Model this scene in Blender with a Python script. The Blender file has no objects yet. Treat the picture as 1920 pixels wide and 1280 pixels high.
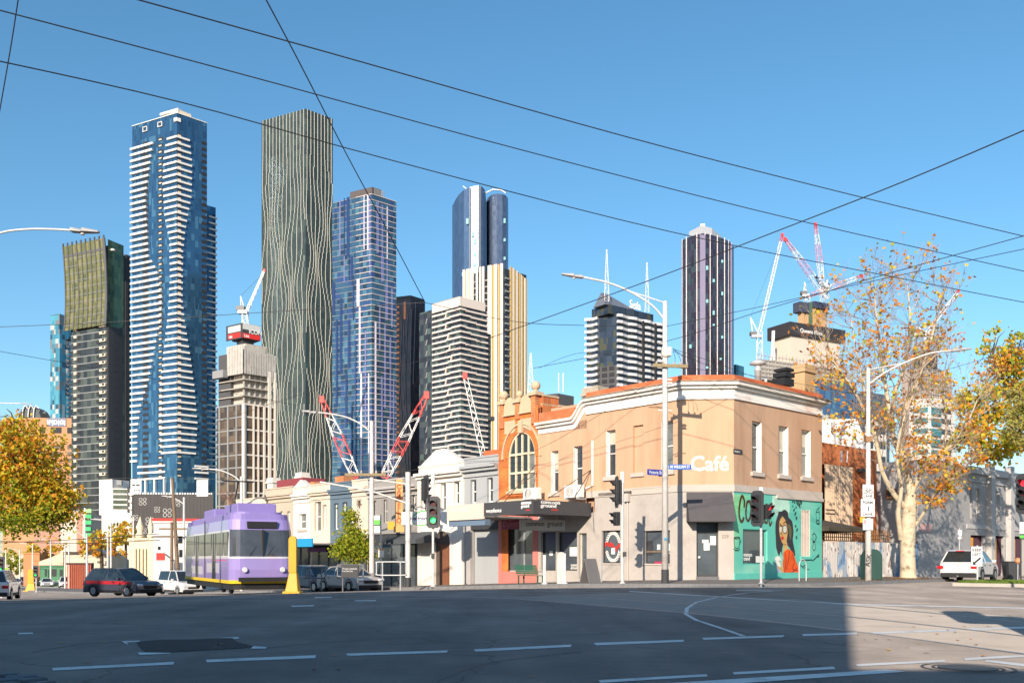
import bpy, bmesh, math, random
from mathutils import Vector, Matrix
R = math.radians
random.seed(7)
SC = bpy.context.scene
COL = SC.collection

# ------------------------------------------------------------------ camera, sky, sun, exposure
F, CX, HY, H = 1740.0, 960.0, 1048.0, 1.17      # focal length and horizon of the photograph (its own pixels), eye height
cam_data = bpy.data.cameras.new('camera')
cam_data.sensor_width = 36.0
cam_data.lens = F / 1920 * 36
cam_data.shift_y = (HY - 640) / 1920
cam_data.clip_start = 0.1
cam_data.clip_end = 9000
cam = bpy.data.objects.new('camera', cam_data)
cam.location = (0, 0, H)
cam.rotation_euler = (R(90), 0, 0)
COL.objects.link(cam)
SC.camera = cam

SUN_HEADING, SUN_EL = 19.7, 21.0                # light travels this many degrees right of the view axis
world = bpy.data.worlds.new('World')
SC.world = world
world.use_nodes = True
wn = world.node_tree.nodes
bg = wn['Background']
sky = wn.new('ShaderNodeTexSky')
sky.sky_type = 'NISHITA'
sky.sun_disc = False
sky.sun_elevation = R(SUN_EL)
sky.sun_rotation = R(180 + SUN_HEADING)
sky.altitude = 0
sky.air_density = 1.0
sky.dust_density = 0.7
sky.ozone_density = 3.0
hs = wn.new('ShaderNodeHueSaturation')
hs.inputs['Saturation'].default_value = 1.16
hs.inputs['Hue'].default_value = 0.489
world.node_tree.links.new(sky.outputs[0], hs.inputs['Color'])
world.node_tree.links.new(hs.outputs[0], bg.inputs[0])
bg.inputs[1].default_value = 0.13
sun_data = bpy.data.lights.new('sun', 'SUN')
sun_data.energy = 4.6
sun_data.angle = R(0.5)
sun_data.color = (1.0, 0.86, 0.70)
sun = bpy.data.objects.new('sun', sun_data)
sd = Vector((math.sin(R(SUN_HEADING)) * math.cos(R(SUN_EL)), math.cos(R(SUN_HEADING)) * math.cos(R(SUN_EL)), -math.sin(R(SUN_EL))))
sun.rotation_euler = sd.to_track_quat('-Z', 'Y').to_euler()
sun.location = (-20, -60, 60)
COL.objects.link(sun)
SC.view_settings.view_transform = 'Standard'
SC.view_settings.look = 'None'
SC.view_settings.gamma = 1
SC.view_settings.exposure = 0.55
SC.cycles.use_denoising = True
SC.cycles.max_bounces = 6
SC.cycles.glossy_bounces = 3
SC.cycles.transparent_max_bounces = 6

# ------------------------------------------------------------------ materials (all procedural)
MATS = {}
def mat(name, col, rough=0.7, metal=0.0, var=0.12, scale=1.5, stain=None, emit=0, bump=0.0, bscale=20, spec=0.4, streak=False):
    """plain surface with real colour, soft mottling, optional stains (colour, amount) and fine relief"""
    if name in MATS: return MATS[name]
    m = bpy.data.materials.new(name); m.use_nodes = True
    nt = m.node_tree; N = nt.nodes; Lk = nt.links.new
    b = N['Principled BSDF']
    b.inputs['Roughness'].default_value = rough
    b.inputs['Metallic'].default_value = metal
    b.inputs['Specular IOR Level'].default_value = spec
    c4 = (*col, 1)
    if emit:
        b.inputs['Emission Color'].default_value = c4
        b.inputs['Emission Strength'].default_value = emit
    b.inputs['Base Color'].default_value = c4
    if var or stain:
        g = N.new('ShaderNodeNewGeometry')
        mp = N.new('ShaderNodeMapping')
        if streak: mp.inputs['Scale'].default_value = (1, 1, 0.14)
        Lk(g.outputs['Position'], mp.inputs['Vector'])
        t = N.new('ShaderNodeTexNoise'); t.inputs['Scale'].default_value = scale; t.inputs['Detail'].default_value = 6
        t.inputs['Roughness'].default_value = 0.65
        Lk(mp.outputs[0], t.inputs['Vector'])
        r = N.new('ShaderNodeMapRange')
        r.inputs[1].default_value = 0.25; r.inputs[2].default_value = 0.75
        r.inputs[3].default_value = 1 - var; r.inputs[4].default_value = 1 + var
        Lk(t.outputs['Fac'], r.inputs[0])
        v = N.new('ShaderNodeVectorMath'); v.operation = 'SCALE'
        v.inputs[0].default_value = col
        Lk(r.outputs[0], v.inputs['Scale'])
        out = v.outputs[0]
        if stain:
            t2 = N.new('ShaderNodeTexNoise'); t2.inputs['Scale'].default_value = scale * 0.6; t2.inputs['Detail'].default_value = 8
            t2.inputs['Roughness'].default_value = 0.7
            Lk(mp.outputs[0], t2.inputs['Vector'])
            r2 = N.new('ShaderNodeMapRange')
            r2.inputs[1].default_value = 0.52; r2.inputs[2].default_value = 0.66; r2.inputs[4].default_value = stain[1]
            Lk(t2.outputs['Fac'], r2.inputs[0])
            mx = N.new('ShaderNodeMix'); mx.data_type = 'RGBA'
            Lk(r2.outputs[0], mx.inputs[0]); Lk(out, mx.inputs[6]); mx.inputs[7].default_value = (*stain[0], 1)
            out = mx.outputs[2]
        Lk(out, b.inputs['Base Color'])
        if bump:
            tb = N.new('ShaderNodeTexNoise'); tb.inputs['Scale'].default_value = bscale; tb.inputs['Detail'].default_value = 4
            Lk(g.outputs['Position'], tb.inputs['Vector'])
            bp = N.new('ShaderNodeBump'); bp.inputs['Strength'].default_value = bump; bp.inputs['Distance'].default_value = 0.02
            Lk(tb.outputs['Fac'], bp.inputs['Height']); Lk(bp.outputs[0], b.inputs['Normal'])
    MATS[name] = m
    return m

def ramp_set(rn, cols, const=True):
    e = rn.color_ramp
    e.interpolation = 'CONSTANT' if const else 'LINEAR'
    n = len(cols)
    while len(e.elements) < n: e.elements.new(0.5)
    for i, c in enumerate(cols):
        e.elements[i].position = i / n if const else i / max(1, n - 1)
        e.elements[i].color = (*c, 1)

def island_mat(name, cols, rough=0.6, trans=0.0, spec=0.3):
    """each loose piece of the mesh takes one colour out of the list (leaves)"""
    if name in MATS: return MATS[name]
    m = bpy.data.materials.new(name); m.use_nodes = True
    nt = m.node_tree; N = nt.nodes; Lk = nt.links.new
    b = N['Principled BSDF']; b.inputs['Roughness'].default_value = rough; b.inputs['Specular IOR Level'].default_value = spec
    g = N.new('ShaderNodeNewGeometry'); rp = N.new('ShaderNodeValToRGB'); ramp_set(rp, cols)
    Lk(g.outputs['Random Per Island'], rp.inputs[0]); Lk(rp.outputs[0], b.inputs['Base Color'])
    if trans:
        tr = N.new('ShaderNodeBsdfTranslucent'); Lk(rp.outputs[0], tr.inputs[0])
        mx = N.new('ShaderNodeMixShader'); mx.inputs[0].default_value = trans
        Lk(b.outputs[0], mx.inputs[1]); Lk(tr.outputs[0], mx.inputs[2])
        Lk(mx.outputs[0], N['Material Output'].inputs[0])
    MATS[name] = m
    return m

def pane_mat(name, root, pw, fh, cols, rough=0.08, metal=0.55, tilt=0.012):
    """curtain-wall glass: every pane (pw wide, fh high, measured in the building's own frame) has its own tint and a hair of tilt"""
    m = bpy.data.materials.new(name); m.use_nodes = True
    nt = m.node_tree; N = nt.nodes; Lk = nt.links.new
    b = N['Principled BSDF']; b.inputs['Roughness'].default_value = rough; b.inputs['Metallic'].default_value = metal
    tc = N.new('ShaderNodeTexCoord'); tc.object = root
    ad = N.new('ShaderNodeVectorMath'); ad.operation = 'ADD'; ad.inputs[1].default_value = (pw * .37, pw * .37, 0)
    sn = N.new('ShaderNodeVectorMath'); sn.operation = 'SNAP'; sn.inputs[1].default_value = (pw, pw, fh)
    wnz = N.new('ShaderNodeTexWhiteNoise'); wnz.noise_dimensions = '3D'
    Lk(tc.outputs['Object'], ad.inputs[0]); Lk(ad.outputs[0], sn.inputs[0]); Lk(sn.outputs[0], wnz.inputs['Vector'])
    rp = N.new('ShaderNodeValToRGB'); ramp_set(rp, cols)
    Lk(wnz.outputs['Value'], rp.inputs[0]); Lk(rp.outputs[0], b.inputs['Base Color'])
    g = N.new('ShaderNodeNewGeometry')
    sb = N.new('ShaderNodeVectorMath'); sb.operation = 'SUBTRACT'; sb.inputs[1].default_value = (.5, .5, .5)
    Lk(wnz.outputs['Color'], sb.inputs[0])
    ml = N.new('ShaderNodeVectorMath'); ml.operation = 'SCALE'; ml.inputs['Scale'].default_value = tilt
    Lk(sb.outputs[0], ml.inputs[0])
    a2 = N.new('ShaderNodeVectorMath'); a2.operation = 'ADD'; Lk(g.outputs['Normal'], a2.inputs[0]); Lk(ml.outputs[0], a2.inputs[1])
    nm = N.new('ShaderNodeVectorMath'); nm.operation = 'NORMALIZE'; Lk(a2.outputs[0], nm.inputs[0]); Lk(nm.outputs[0], b.inputs['Normal'])
    return m

def brick_mat(name, c1, c2, mortar, bw=0.235, bh=0.085, var=0.25):
    if name in MATS: return MATS[name]
    m = bpy.data.materials.new(name); m.use_nodes = True
    nt = m.node_tree; N = nt.nodes; Lk = nt.links.new
    b = N['Principled BSDF']; b.inputs['Roughness'].default_value = 0.85
    tc = N.new('ShaderNodeTexCoord'); sp = N.new('ShaderNodeSeparateXYZ'); Lk(tc.outputs['Object'], sp.inputs[0])
    ad = N.new('ShaderNodeMath'); ad.operation = 'ADD'; Lk(sp.outputs[0], ad.inputs[0]); Lk(sp.outputs[1], ad.inputs[1])
    cb = N.new('ShaderNodeCombineXYZ'); Lk(ad.outputs[0], cb.inputs[0]); Lk(sp.outputs[2], cb.inputs[1])
    br = N.new('ShaderNodeTexBrick'); Lk(cb.outputs[0], br.inputs['Vector'])
    br.inputs['Color1'].default_value = (*c1, 1); br.inputs['Color2'].default_value = (*c2, 1); br.inputs['Mortar'].default_value = (*mortar, 1)
    br.inputs['Scale'].default_value = 1; br.inputs['Mortar Size'].default_value = 0.008
    br.inputs['Brick Width'].default_value = bw; br.inputs['Row Height'].default_value = bh
    nz = N.new('ShaderNodeTexNoise'); nz.inputs['Scale'].default_value = 1.3; nz.inputs['Detail'].default_value = 6; Lk(tc.outputs['Object'], nz.inputs['Vector'])
    r = N.new('ShaderNodeMapRange'); r.inputs[1].default_value = .3; r.inputs[2].default_value = .7; r.inputs[3].default_value = 1 - var; r.inputs[4].default_value = 1 + var
    Lk(nz.outputs['Fac'], r.inputs[0])
    v = N.new('ShaderNodeVectorMath'); v.operation = 'SCALE'; Lk(br.outputs['Color'], v.inputs[0]); Lk(r.outputs[0], v.inputs['Scale'])
    Lk(v.outputs[0], b.inputs['Base Color'])
    bp = N.new('ShaderNodeBump'); bp.inputs['Strength'].default_value = .6; bp.inputs['Distance'].default_value = .01; bp.invert = True
    Lk(br.outputs['Fac'], bp.inputs['Height']); Lk(bp.outputs[0], b.inputs['Normal'])
    MATS[name] = m
    return m

WHITE = mat('white_paint', (.80, .79, .76), .6, var=.05, scale=.8)
OFFWHITE = mat('off_white_render', (.66, .62, .55), .8, var=.08, scale=.8, stain=((.5, .46, .4), .35), streak=True)
STEEL = mat('galvanised_steel', (.55, .55, .55), .5, .35, var=.12, scale=6)
POLEW = mat('weathered_white_pole', (.66, .63, .60), .6, 0.1, var=.1, scale=5, stain=((.34, .24, .16), .35))
BLACK = mat('black_paint', (.018, .018, .02), .5, var=.15)
CHAR = mat('charcoal_paint', (.045, .047, .052), .6, var=.1)
DARKG = mat('dark_window_glass', (.022, .028, .034), .06, 0, var=.3, scale=.7, spec=.9)
PALEG = mat('curtained_window_glass', (.16, .16, .15), .10, 0, var=.45, scale=1.2, spec=.9)
SHOPG = mat('shop_window_glass', (.095, .115, .13), .05, .15, var=.4, scale=.6, spec=.9)
RUBBER = mat('rubber', (.015, .015, .015), .85, var=.1)
RED = mat('red_paint', (.62, .03, .025), .5, var=.1)
TIMBER = mat('weathered_timber', (.20, .14, .095), .85, var=.25, scale=7)
WIREM = mat('wire_black', (.03, .028, .03), .6, var=0)
CONC = mat('concrete', (.42, .39, .35), .9, var=.12, scale=.4)

# ------------------------------------------------------------------ mesh helpers
def V3(*a): return Vector(a)
class MB:
    """collects boxes, tubes, lathes and polygons; build() links them as one mesh object"""
    def __init__(s): s.v = []; s.f = []
    def add(s, vs, fs):
        k = len(s.v); s.v.extend([tuple(p) for p in vs]); s.f.extend([tuple(i + k for i in f) for f in fs]); return s
    def box(s, x0, x1, y0, y1, z0, z1):
        s.add([(x0, y0, z0), (x1, y0, z0), (x1, y1, z0), (x0, y1, z0), (x0, y0, z1), (x1, y0, z1), (x1, y1, z1), (x0, y1, z1)],
              [(3, 2, 1, 0), (4, 5, 6, 7), (0, 1, 5, 4), (1, 2, 6, 5), (2, 3, 7, 6), (3, 0, 4, 7)])
        return s
    def fbox(s, fr, a0, a1, z0, z1, n0, n1):
        P = fr.loc
        s.add([P(a0, z0, n0), P(a1, z0, n0), P(a1, z0, n1), P(a0, z0, n1), P(a0, z1, n0), P(a1, z1, n0), P(a1, z1, n1), P(a0, z1, n1)],
              [(3, 2, 1, 0), (4, 5, 6, 7), (0, 1, 5, 4), (1, 2, 6, 5), (2, 3, 7, 6), (3, 0, 4, 7)])
        return s
    def poly(s, pts): s.add(pts, [tuple(range(len(pts)))]); return s
    def fpoly(s, fr, az, n): return s.poly([fr.loc(a, z, n) for a, z in az])
    def fprism(s, fr, az, n0, n1):
        k = len(az)
        s.add([fr.loc(a, z, n0) for a, z in az] + [fr.loc(a, z, n1) for a, z in az],
              [tuple(range(k)), tuple(range(2 * k - 1, k - 1, -1))] + [(i, (i + 1) % k, k + (i + 1) % k, k + i) for i in range(k)])
        return s
    def prism(s, xy, z0, z1):
        k = len(xy)
        s.add([(x, y, z0) for x, y in xy] + [(x, y, z1) for x, y in xy],
              [tuple(range(k - 1, -1, -1)), tuple(range(k, 2 * k))] + [(i, (i + 1) % k, k + (i + 1) % k, k + i) for i in range(k)])
        return s
    def tube(s, pts, rad, n=8, cap=True):
        pts = [Vector(p) for p in pts]
        if not isinstance(rad, (list, tuple)): rad = [rad] * len(pts)
        rings = []
        up = None
        for i, p in enumerate(pts):
            d = (pts[min(i + 1, len(pts) - 1)] - pts[max(i - 1, 0)])
            if d.length < 1e-9: d = Vector((0, 0, 1))
            d.normalize()
            if up is None or abs(up.dot(d)) > .95:
                up = Vector((0, 0, 1)) if abs(d.z) < .9 else Vector((1, 0, 0))
            e1 = d.cross(up).normalized(); e2 = e1.cross(d).normalized(); up = e2
            rings.append([p + (e1 * math.cos(2 * math.pi * k / n + math.pi / n) + e2 * math.sin(2 * math.pi * k / n + math.pi / n)) * rad[i] for k in range(n)])
        vs = [v for r in rings for v in r]; fs = []
        for i in range(len(pts) - 1):
            for k in range(n):
                fs.append((i * n + k, i * n + (k + 1) % n, (i + 1) * n + (k + 1) % n, (i + 1) * n + k))
        if cap:
            fs.append(tuple(range(n - 1, -1, -1))); m = (len(pts) - 1) * n; fs.append(tuple(range(m, m + n)))
        s.add(vs, fs); return s
    def lathe(s, prof, c=(0, 0, 0), n=20):
        """profile of (radius, z) turned about the vertical through c"""
        vs = []; fs = []
        for r, z in prof:
            for k in range(n):
                a = 2 * math.pi * k / n
                vs.append((c[0] + r * math.cos(a), c[1] + r * math.sin(a), c[2] + z))
        for i in range(len(prof) - 1):
            for k in range(n):
                fs.append((i * n + k, i * n + (k + 1) % n, (i + 1) * n + (k + 1) % n, (i + 1) * n + k))
        fs.append(tuple(range(n - 1, -1, -1))); m = (len(prof) - 1) * n; fs.append(tuple(range(m, m + n)))
        s.add(vs, fs); return s
    def build(s, name, m, parent=None, smooth=False, bevel=0, tri=False, loc=None, stuff=False, norm=True):
        me = bpy.data.meshes.new(name)
        me.from_pydata(s.v, [], s.f)
        if norm or tri:
            bm = bmesh.new(); bm.from_mesh(me)
            if tri: bmesh.ops.triangulate(bm, faces=[f for f in bm.faces if len(f.verts) > 4])
            if norm: bmesh.ops.recalc_face_normals(bm, faces=bm.faces[:])
            bm.to_mesh(me); bm.free()
        me.materials.append(m)
        if smooth: me.shade_smooth()
        o = bpy.data.objects.new(name, me); COL.objects.link(o)
        if parent: o.parent = parent
        if loc is not None: o.location = loc
        if bevel:
            bv = o.modifiers.new('bevel', 'BEVEL'); bv.width = bevel; bv.segments = 2; bv.limit_method = 'ANGLE'
        if stuff: o['kind'] = 'stuff'
        return o

UNIT = {}
def unit(m):
    if m.name not in UNIT:
        me = bpy.data.meshes.new('block_' + m.name)
        h = .5
        me.from_pydata([(-h, -h, -h), (h, -h, -h), (h, h, -h), (-h, h, -h), (-h, -h, h), (h, -h, h), (h, h, h), (-h, h, h)], [],
                       [(3, 2, 1, 0), (4, 5, 6, 7), (0, 1, 5, 4), (1, 2, 6, 5), (2, 3, 7, 6), (3, 0, 4, 7)])
        me.materials.append(m); UNIT[m.name] = me
    return UNIT[m.name]

class Fr:
    """a vertical facade: origin o and unit direction ad (along) and nd (outward) in the frame of root"""
    def __init__(s, root, o, ad, nd):
        s.root = root; s.o = Vector(o); s.ad = Vector(ad).normalized(); s.nd = Vector(nd).normalized()
        M = Matrix.LocRotScale(root.location, root.rotation_euler, None)
        s.wo = M @ s.o; s.wa = M.to_3x3() @ s.ad; s.wn = M.to_3x3() @ s.nd
        s.rz = math.atan2(s.ad.y, s.ad.x)
    def loc(s, a, z, n=0): return s.o + s.ad * a + s.nd * n + Vector((0, 0, z))
    def px(s, px, py, n=0):
        """the point of this facade plane (moved out by n) that stands at a spot of the survey picture: (along, height)"""
        d = Vector(((px - CX) / F, 1, (HY - py) / F)); q = s.wo + s.wn * n
        den = d.x * s.wn.x + d.y * s.wn.y
        t = ((q.x) * s.wn.x + (q.y) * s.wn.y) / den
        p = Vector((0, 0, H)) + d * t
        return ((p - q).dot(s.wa), p.z - s.wo.z)
    def a(s, px, n=0): return s.px(px, HY, n)[0]
    def z(s, px, py, n=0): return s.px(px, py, n)[1]
    def rect(s, x0, y0, x1, y1, n=0):
        """pixel box -> (a0, a1, z0, z1) measured through its middle"""
        xm = (x0 + x1) / 2
        a0, a1 = sorted((s.a(x0, n), s.a(x1, n)))
        return a0, a1, s.z(xm, y1, n), s.z(xm, y0, n)
    def piece(s, name, m, parent, a0, a1, z0, z1, n0, n1):
        o = bpy.data.objects.new(name, unit(m)); COL.objects.link(o)
        o.parent = parent
        o.location = s.loc((a0 + a1) / 2, (z0 + z1) / 2, (n0 + n1) / 2)
        o.rotation_euler = (0, 0, s.rz)
        o.scale = (abs(a1 - a0), abs(n1 - n0), abs(z1 - z0))
        return o
    def text(s, txt, m, parent, a, z, n, size, name='lettering', align='LEFT', extrude=.01, offset=0.0, sx=1.0, vertical=False, spacing=1.0, shear=0, rot=0, lsp=1.0, fit=None):
        cu = bpy.data.curves.new(name, 'FONT'); cu.body = txt; cu.size = size; cu.align_x = align; cu.extrude = extrude; cu.offset = offset
        cu.space_character = spacing; cu.shear = shear; cu.resolution_u = 3; cu.space_line = lsp
        to = bpy.data.objects.new(name, cu); COL.objects.link(to)
        dg = bpy.context.evaluated_depsgraph_get()
        me = bpy.data.meshes.new_from_object(to.evaluated_get(dg))
        bpy.data.objects.remove(to); bpy.data.curves.remove(cu)
        me.name = name; me.materials.clear(); me.materials.append(m)
        o = bpy.data.objects.new(name, me); COL.objects.link(o)
        o.parent = parent
        if fit:                                   # stretch to a measured width (and height)
            xs = [v.co.x for v in me.vertices]; ys = [v.co.y for v in me.vertices]
            kx = fit[0] / (max(xs) - min(xs)); ky = fit[1] / (max(ys) - min(ys)) if len(fit) > 1 else 1
            me.transform(Matrix.Translation((-min(xs) * kx, (-min(ys) * ky if len(fit) > 1 else 0), 0)) @ Matrix.Diagonal((kx, ky, 1, 1)))
        r = Vector((0, 0, 1)).cross(s.nd)
        up = Vector((0, 0, 1))
        if rot:
            q = Matrix.Rotation(rot, 3, s.nd); r = q @ r; up = q @ up
        Mx = Matrix((r * sx, up, s.nd)).transposed().to_4x4()
        Mx.translation = s.loc(a, z, n)
        me.transform(Mx)
        return o

def empty(name, loc, rz=0, label=None, cat=None, group=None, kind=None):
    o = bpy.data.objects.new(name, None); o.location = loc; o.rotation_euler = (0, 0, rz); o.empty_display_size = .3
    COL.objects.link(o)
    return tag(o, label, cat, group, kind)
def tag(o, label=None, cat=None, group=None, kind=None):
    if label: o['label'] = label
    if cat: o['category'] = cat
    if group: o['group'] = group
    if kind: o['kind'] = kind
    return o
def PT(px, py, d): return Vector(((px - CX) / F * d, d, H + (HY - py) / F * d))
def copy_tree(o, parent=None):
    c = o.copy(); COL.objects.link(c); c.parent = parent
    for ch in [k for k in bpy.data.objects if k.parent == o]: copy_tree(ch, c)
    return c

# the street grid: origin at the cafe's virtual corner, local x along William Street, local y along Victoria Street
OX, OY, AL = 9.27, 42.93, R(42)
def L2W(x, y): return (OX + x * math.cos(AL) - y * math.sin(AL), OY + x * math.sin(AL) + y * math.cos(AL))
def W2L(X, Y):
    dx, dy = X - OX, Y - OY
    return (dx * math.cos(AL) + dy * math.sin(AL), -dx * math.sin(AL) + dy * math.cos(AL))
def g_local(y):
    if y <= -3: return 0.0
    if y < 7: return -.036 * (y + 3) ** 2 / 20
    if y < 60: return -.18 - .036 * (y - 7)
    if y < 320: return -2.088 - .016 * (y - 60)
    return -6.25
def G(X, Y): return g_local(W2L(X, Y)[1])
def on_ground(px, py):
    d = 30.0
    for _ in range(40):
        X = (px - CX) / F * d
        d = .5 * d + .5 * (H - G(X, d)) * F / (py - HY)
    return Vector(((px - CX) / F * d, d, G((px - CX) / F * d, d)))
def stand(px, d, dz=0.0):
    """a ground point in direction px at distance d"""
    X = (px - CX) / F * d
    return Vector((X, d, G(X, d) + dz))
# ------------------------------------------------------------------ ground, road, pavements
def asphalt():
    m = bpy.data.materials.new('asphalt'); m.use_nodes = True
    nt = m.node_tree; N = nt.nodes; Lk = nt.links.new
    b = N['Principled BSDF']; b.inputs['Diffuse Roughness'].default_value = 1.0; b.inputs['Roughness'].default_value = .82; b.inputs['Specular IOR Level'].default_value = .35
    g = N.new('ShaderNodeNewGeometry')
    def noise(s, d=5, r=.6):
        t = N.new('ShaderNodeTexNoise'); t.inputs['Scale'].default_value = s; t.inputs['Detail'].default_value = d; t.inputs['Roughness'].default_value = r
        Lk(g.outputs['Position'], t.inputs['Vector']); return t
    def rng(t, a, b_, c, d):
        r = N.new('ShaderNodeMapRange')
        for i, v in enumerate((a, b_, c, d)): r.inputs[i + 1].default_value = v
        Lk(t.outputs['Fac'], r.inputs[0]); return r
    big = rng(noise(.22, 5, .65), .3, .7, .66, 1.34); mid = rng(noise(1.7), .3, .7, .88, 1.12); fine = rng(noise(70, 2), .3, .7, .72, 1.28)
    sm = N.new('ShaderNodeMapping'); sm.inputs['Rotation'].default_value = (0, 0, R(62)); sm.inputs['Scale'].default_value = (.9, .06, 1); Lk(g.outputs['Position'], sm.inputs[0])
    st = N.new('ShaderNodeTexNoise'); st.inputs['Scale'].default_value = 1.0; st.inputs['Detail'].default_value = 4; Lk(sm.outputs[0], st.inputs['Vector'])
    sr = rng(st, .3, .7, .80, 1.2)
    m0 = N.new('ShaderNodeMath'); m0.operation = 'MULTIPLY'; Lk(big.outputs[0], m0.inputs[0]); Lk(sr.outputs[0], m0.inputs[1]); big = m0
    m1 = N.new('ShaderNodeMath'); m1.operation = 'MULTIPLY'; Lk(big.outputs[0], m1.inputs[0]); Lk(mid.outputs[0], m1.inputs[1])
    m2 = N.new('ShaderNodeMath'); m2.operation = 'MULTIPLY'; Lk(m1.outputs[0], m2.inputs[0]); Lk(fine.outputs[0], m2.inputs[1])
    v = N.new('ShaderNodeVectorMath'); v.operation = 'SCALE'; v.inputs[0].default_value = (.20, .175, .158); Lk(m2.outputs[0], v.inputs['Scale'])
    # worn seams
    w = N.new('ShaderNodeTexVoronoi'); w.feature = 'DISTANCE_TO_EDGE'; w.inputs['Scale'].default_value = .22
    wz = noise(.8, 3); av = N.new('ShaderNodeVectorMath'); av.operation = 'ADD'; Lk(g.outputs['Position'], av.inputs[0])
    sv = N.new('ShaderNodeVectorMath'); sv.operation = 'SCALE'; sv.inputs['Scale'].default_value = 1.2; Lk(wz.outputs['Color'], sv.inputs[0]); Lk(sv.outputs[0], av.inputs[1])
    Lk(av.outputs[0], w.inputs['Vector'])
    r3 = N.new('ShaderNodeMapRange'); r3.inputs[1].default_value = .0; r3.inputs[2].default_value = .008; r3.inputs[3].default_value = .62; r3.inputs[4].default_value = 1
    Lk(w.outputs['Distance'], r3.inputs[0])
    v2 = N.new('ShaderNodeVectorMath'); v2.operation = 'SCALE'; Lk(v.outputs[0], v2.inputs[0]); Lk(r3.outputs[0], v2.inputs['Scale'])
    Lk(v2.outputs[0], b.inputs['Base Color'])
    bp = N.new('ShaderNodeBump'); bp.inputs['Strength'].default_value = .35; bp.inputs['Distance'].default_value = .01
    Lk(fine.outputs[0], bp.inputs['Height']); Lk(bp.outputs[0], b.inputs['Normal'])
    return m
ASPH = asphalt()
EARTH = mat('distant_ground', (.16, .15, .13), .95, var=.2, scale=.05)
def sheet(name, m, xs, ys, dz, parent=None):
    mb = MB(); vs = []; fs = []
    for y in ys:
        for x in xs:
            X, Y = L2W(x, y); vs.append((X, Y, g_local(y) + dz))
    n = len(xs)
    for j in range(len(ys) - 1):
        for i in range(n - 1): fs.append((j * n + i, j * n + i + 1, (j + 1) * n + i + 1, (j + 1) * n + i))
    mb.add(vs, fs)
    return mb.build(name, m, parent, smooth=True, norm=False)
ysr = [-160, -80, -40, -20, -10, -5, -3] + [-3 + i for i in range(1, 11)] + list(range(10, 60, 5)) + [60, 80, 110, 150, 200, 260, 320]
ground = tag(sheet('ground', EARTH, [-4000, -800, -200, 200, 800, 4000], [-4000, -800] + ysr + [800, 4000], -.03), kind='structure')
road = tag(sheet('road', ASPH, [-190, -60, -20, 0, 20, 60, 190], ysr, 0), kind='structure')

PAVE = mat('pavement_asphalt', (.17, .155, .145), .9, var=.18, scale=1.2, stain=((.24, .17, .11), .4), bump=.3)
BLUESTONE = mat('bluestone_kerb', (.20, .20, .205), .85, var=.2, scale=4)
def pavement():
    path = [(-4.5, y) for y in (210, 170, 130, 100, 80, 60, 50, 40, 32, 26, 20, 15, 11, 8, 5, 3)]
    inner = [(.4, y) for x, y in path]
    for i in range(0, 13):
        a = math.pi + (math.pi / 2) * i / 12
        path.append((1.5 + 6 * math.cos(a), 1.5 + 6 * math.sin(a))); f = i / 12
        inner.append((.4 + 1.9 * f, 2.3 - 1.9 * f))
    for x in (3, 5, 7, 9, 11, 13, 14.8): path.append((x, -4.5)); inner.append((x, .4))
    def P(x, y, dz): X, Y = L2W(x, y); return (X, Y, g_local(y) + dz)
    mb = MB(); n = len(path)
    for i in range(n - 1):
        mb.poly([P(*path[i], .13), P(*path[i + 1], .13), P(*inner[i + 1], .24), P(*inner[i], .24)])
    pv = tag(mb.build('pavement', PAVE, smooth=True), kind='structure')
    kb = MB(); prev = None; off = []
    for i, p in enumerate(path):
        q0 = Vector(path[max(0, i - 1)]); q1 = Vector(path[min(n - 1, i + 1)]); d = (q1 - q0).normalized(); nn = Vector((d.y, -d.x))
        off.append((p[0] - abs(nn.x) * .28 * (1 if nn.x else 0) * (1 if p[0] < 1.5 else 0), p[1] - (abs(nn.y) * .28 if p[1] < 1.5 else 0)))
    for i in range(n - 1):
        for k in range(3):          # kerb stones about a third of a span each, with open joints
            f0, f1 = k / 3 + .004, (k + 1) / 3 - .004
            L = lambda A, B, f: (A[0] + (B[0] - A[0]) * f, A[1] + (B[1] - A[1]) * f)
            a0, a1, b0, b1 = L(path[i], path[i + 1], f0), L(path[i], path[i + 1], f1), L(off[i], off[i + 1], f0), L(off[i], off[i + 1], f1)
            t = [P(*a0, .145), P(*a1, .145), P(*b1, .14), P(*b0, .14), P(*a0, -.1), P(*a1, -.1), P(*b1, -.1), P(*b0, -.1)]
            kb.add(t, [(0, 1, 2, 3), (7, 6, 5, 4), (0, 4, 5, 1), (1, 5, 6, 2), (2, 6, 7, 3), (3, 7, 4, 0)])
    k = kb.build('kerb', BLUESTONE, pv)
    k['kind'] = 'stuff'
    return pv
pavement()

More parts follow.
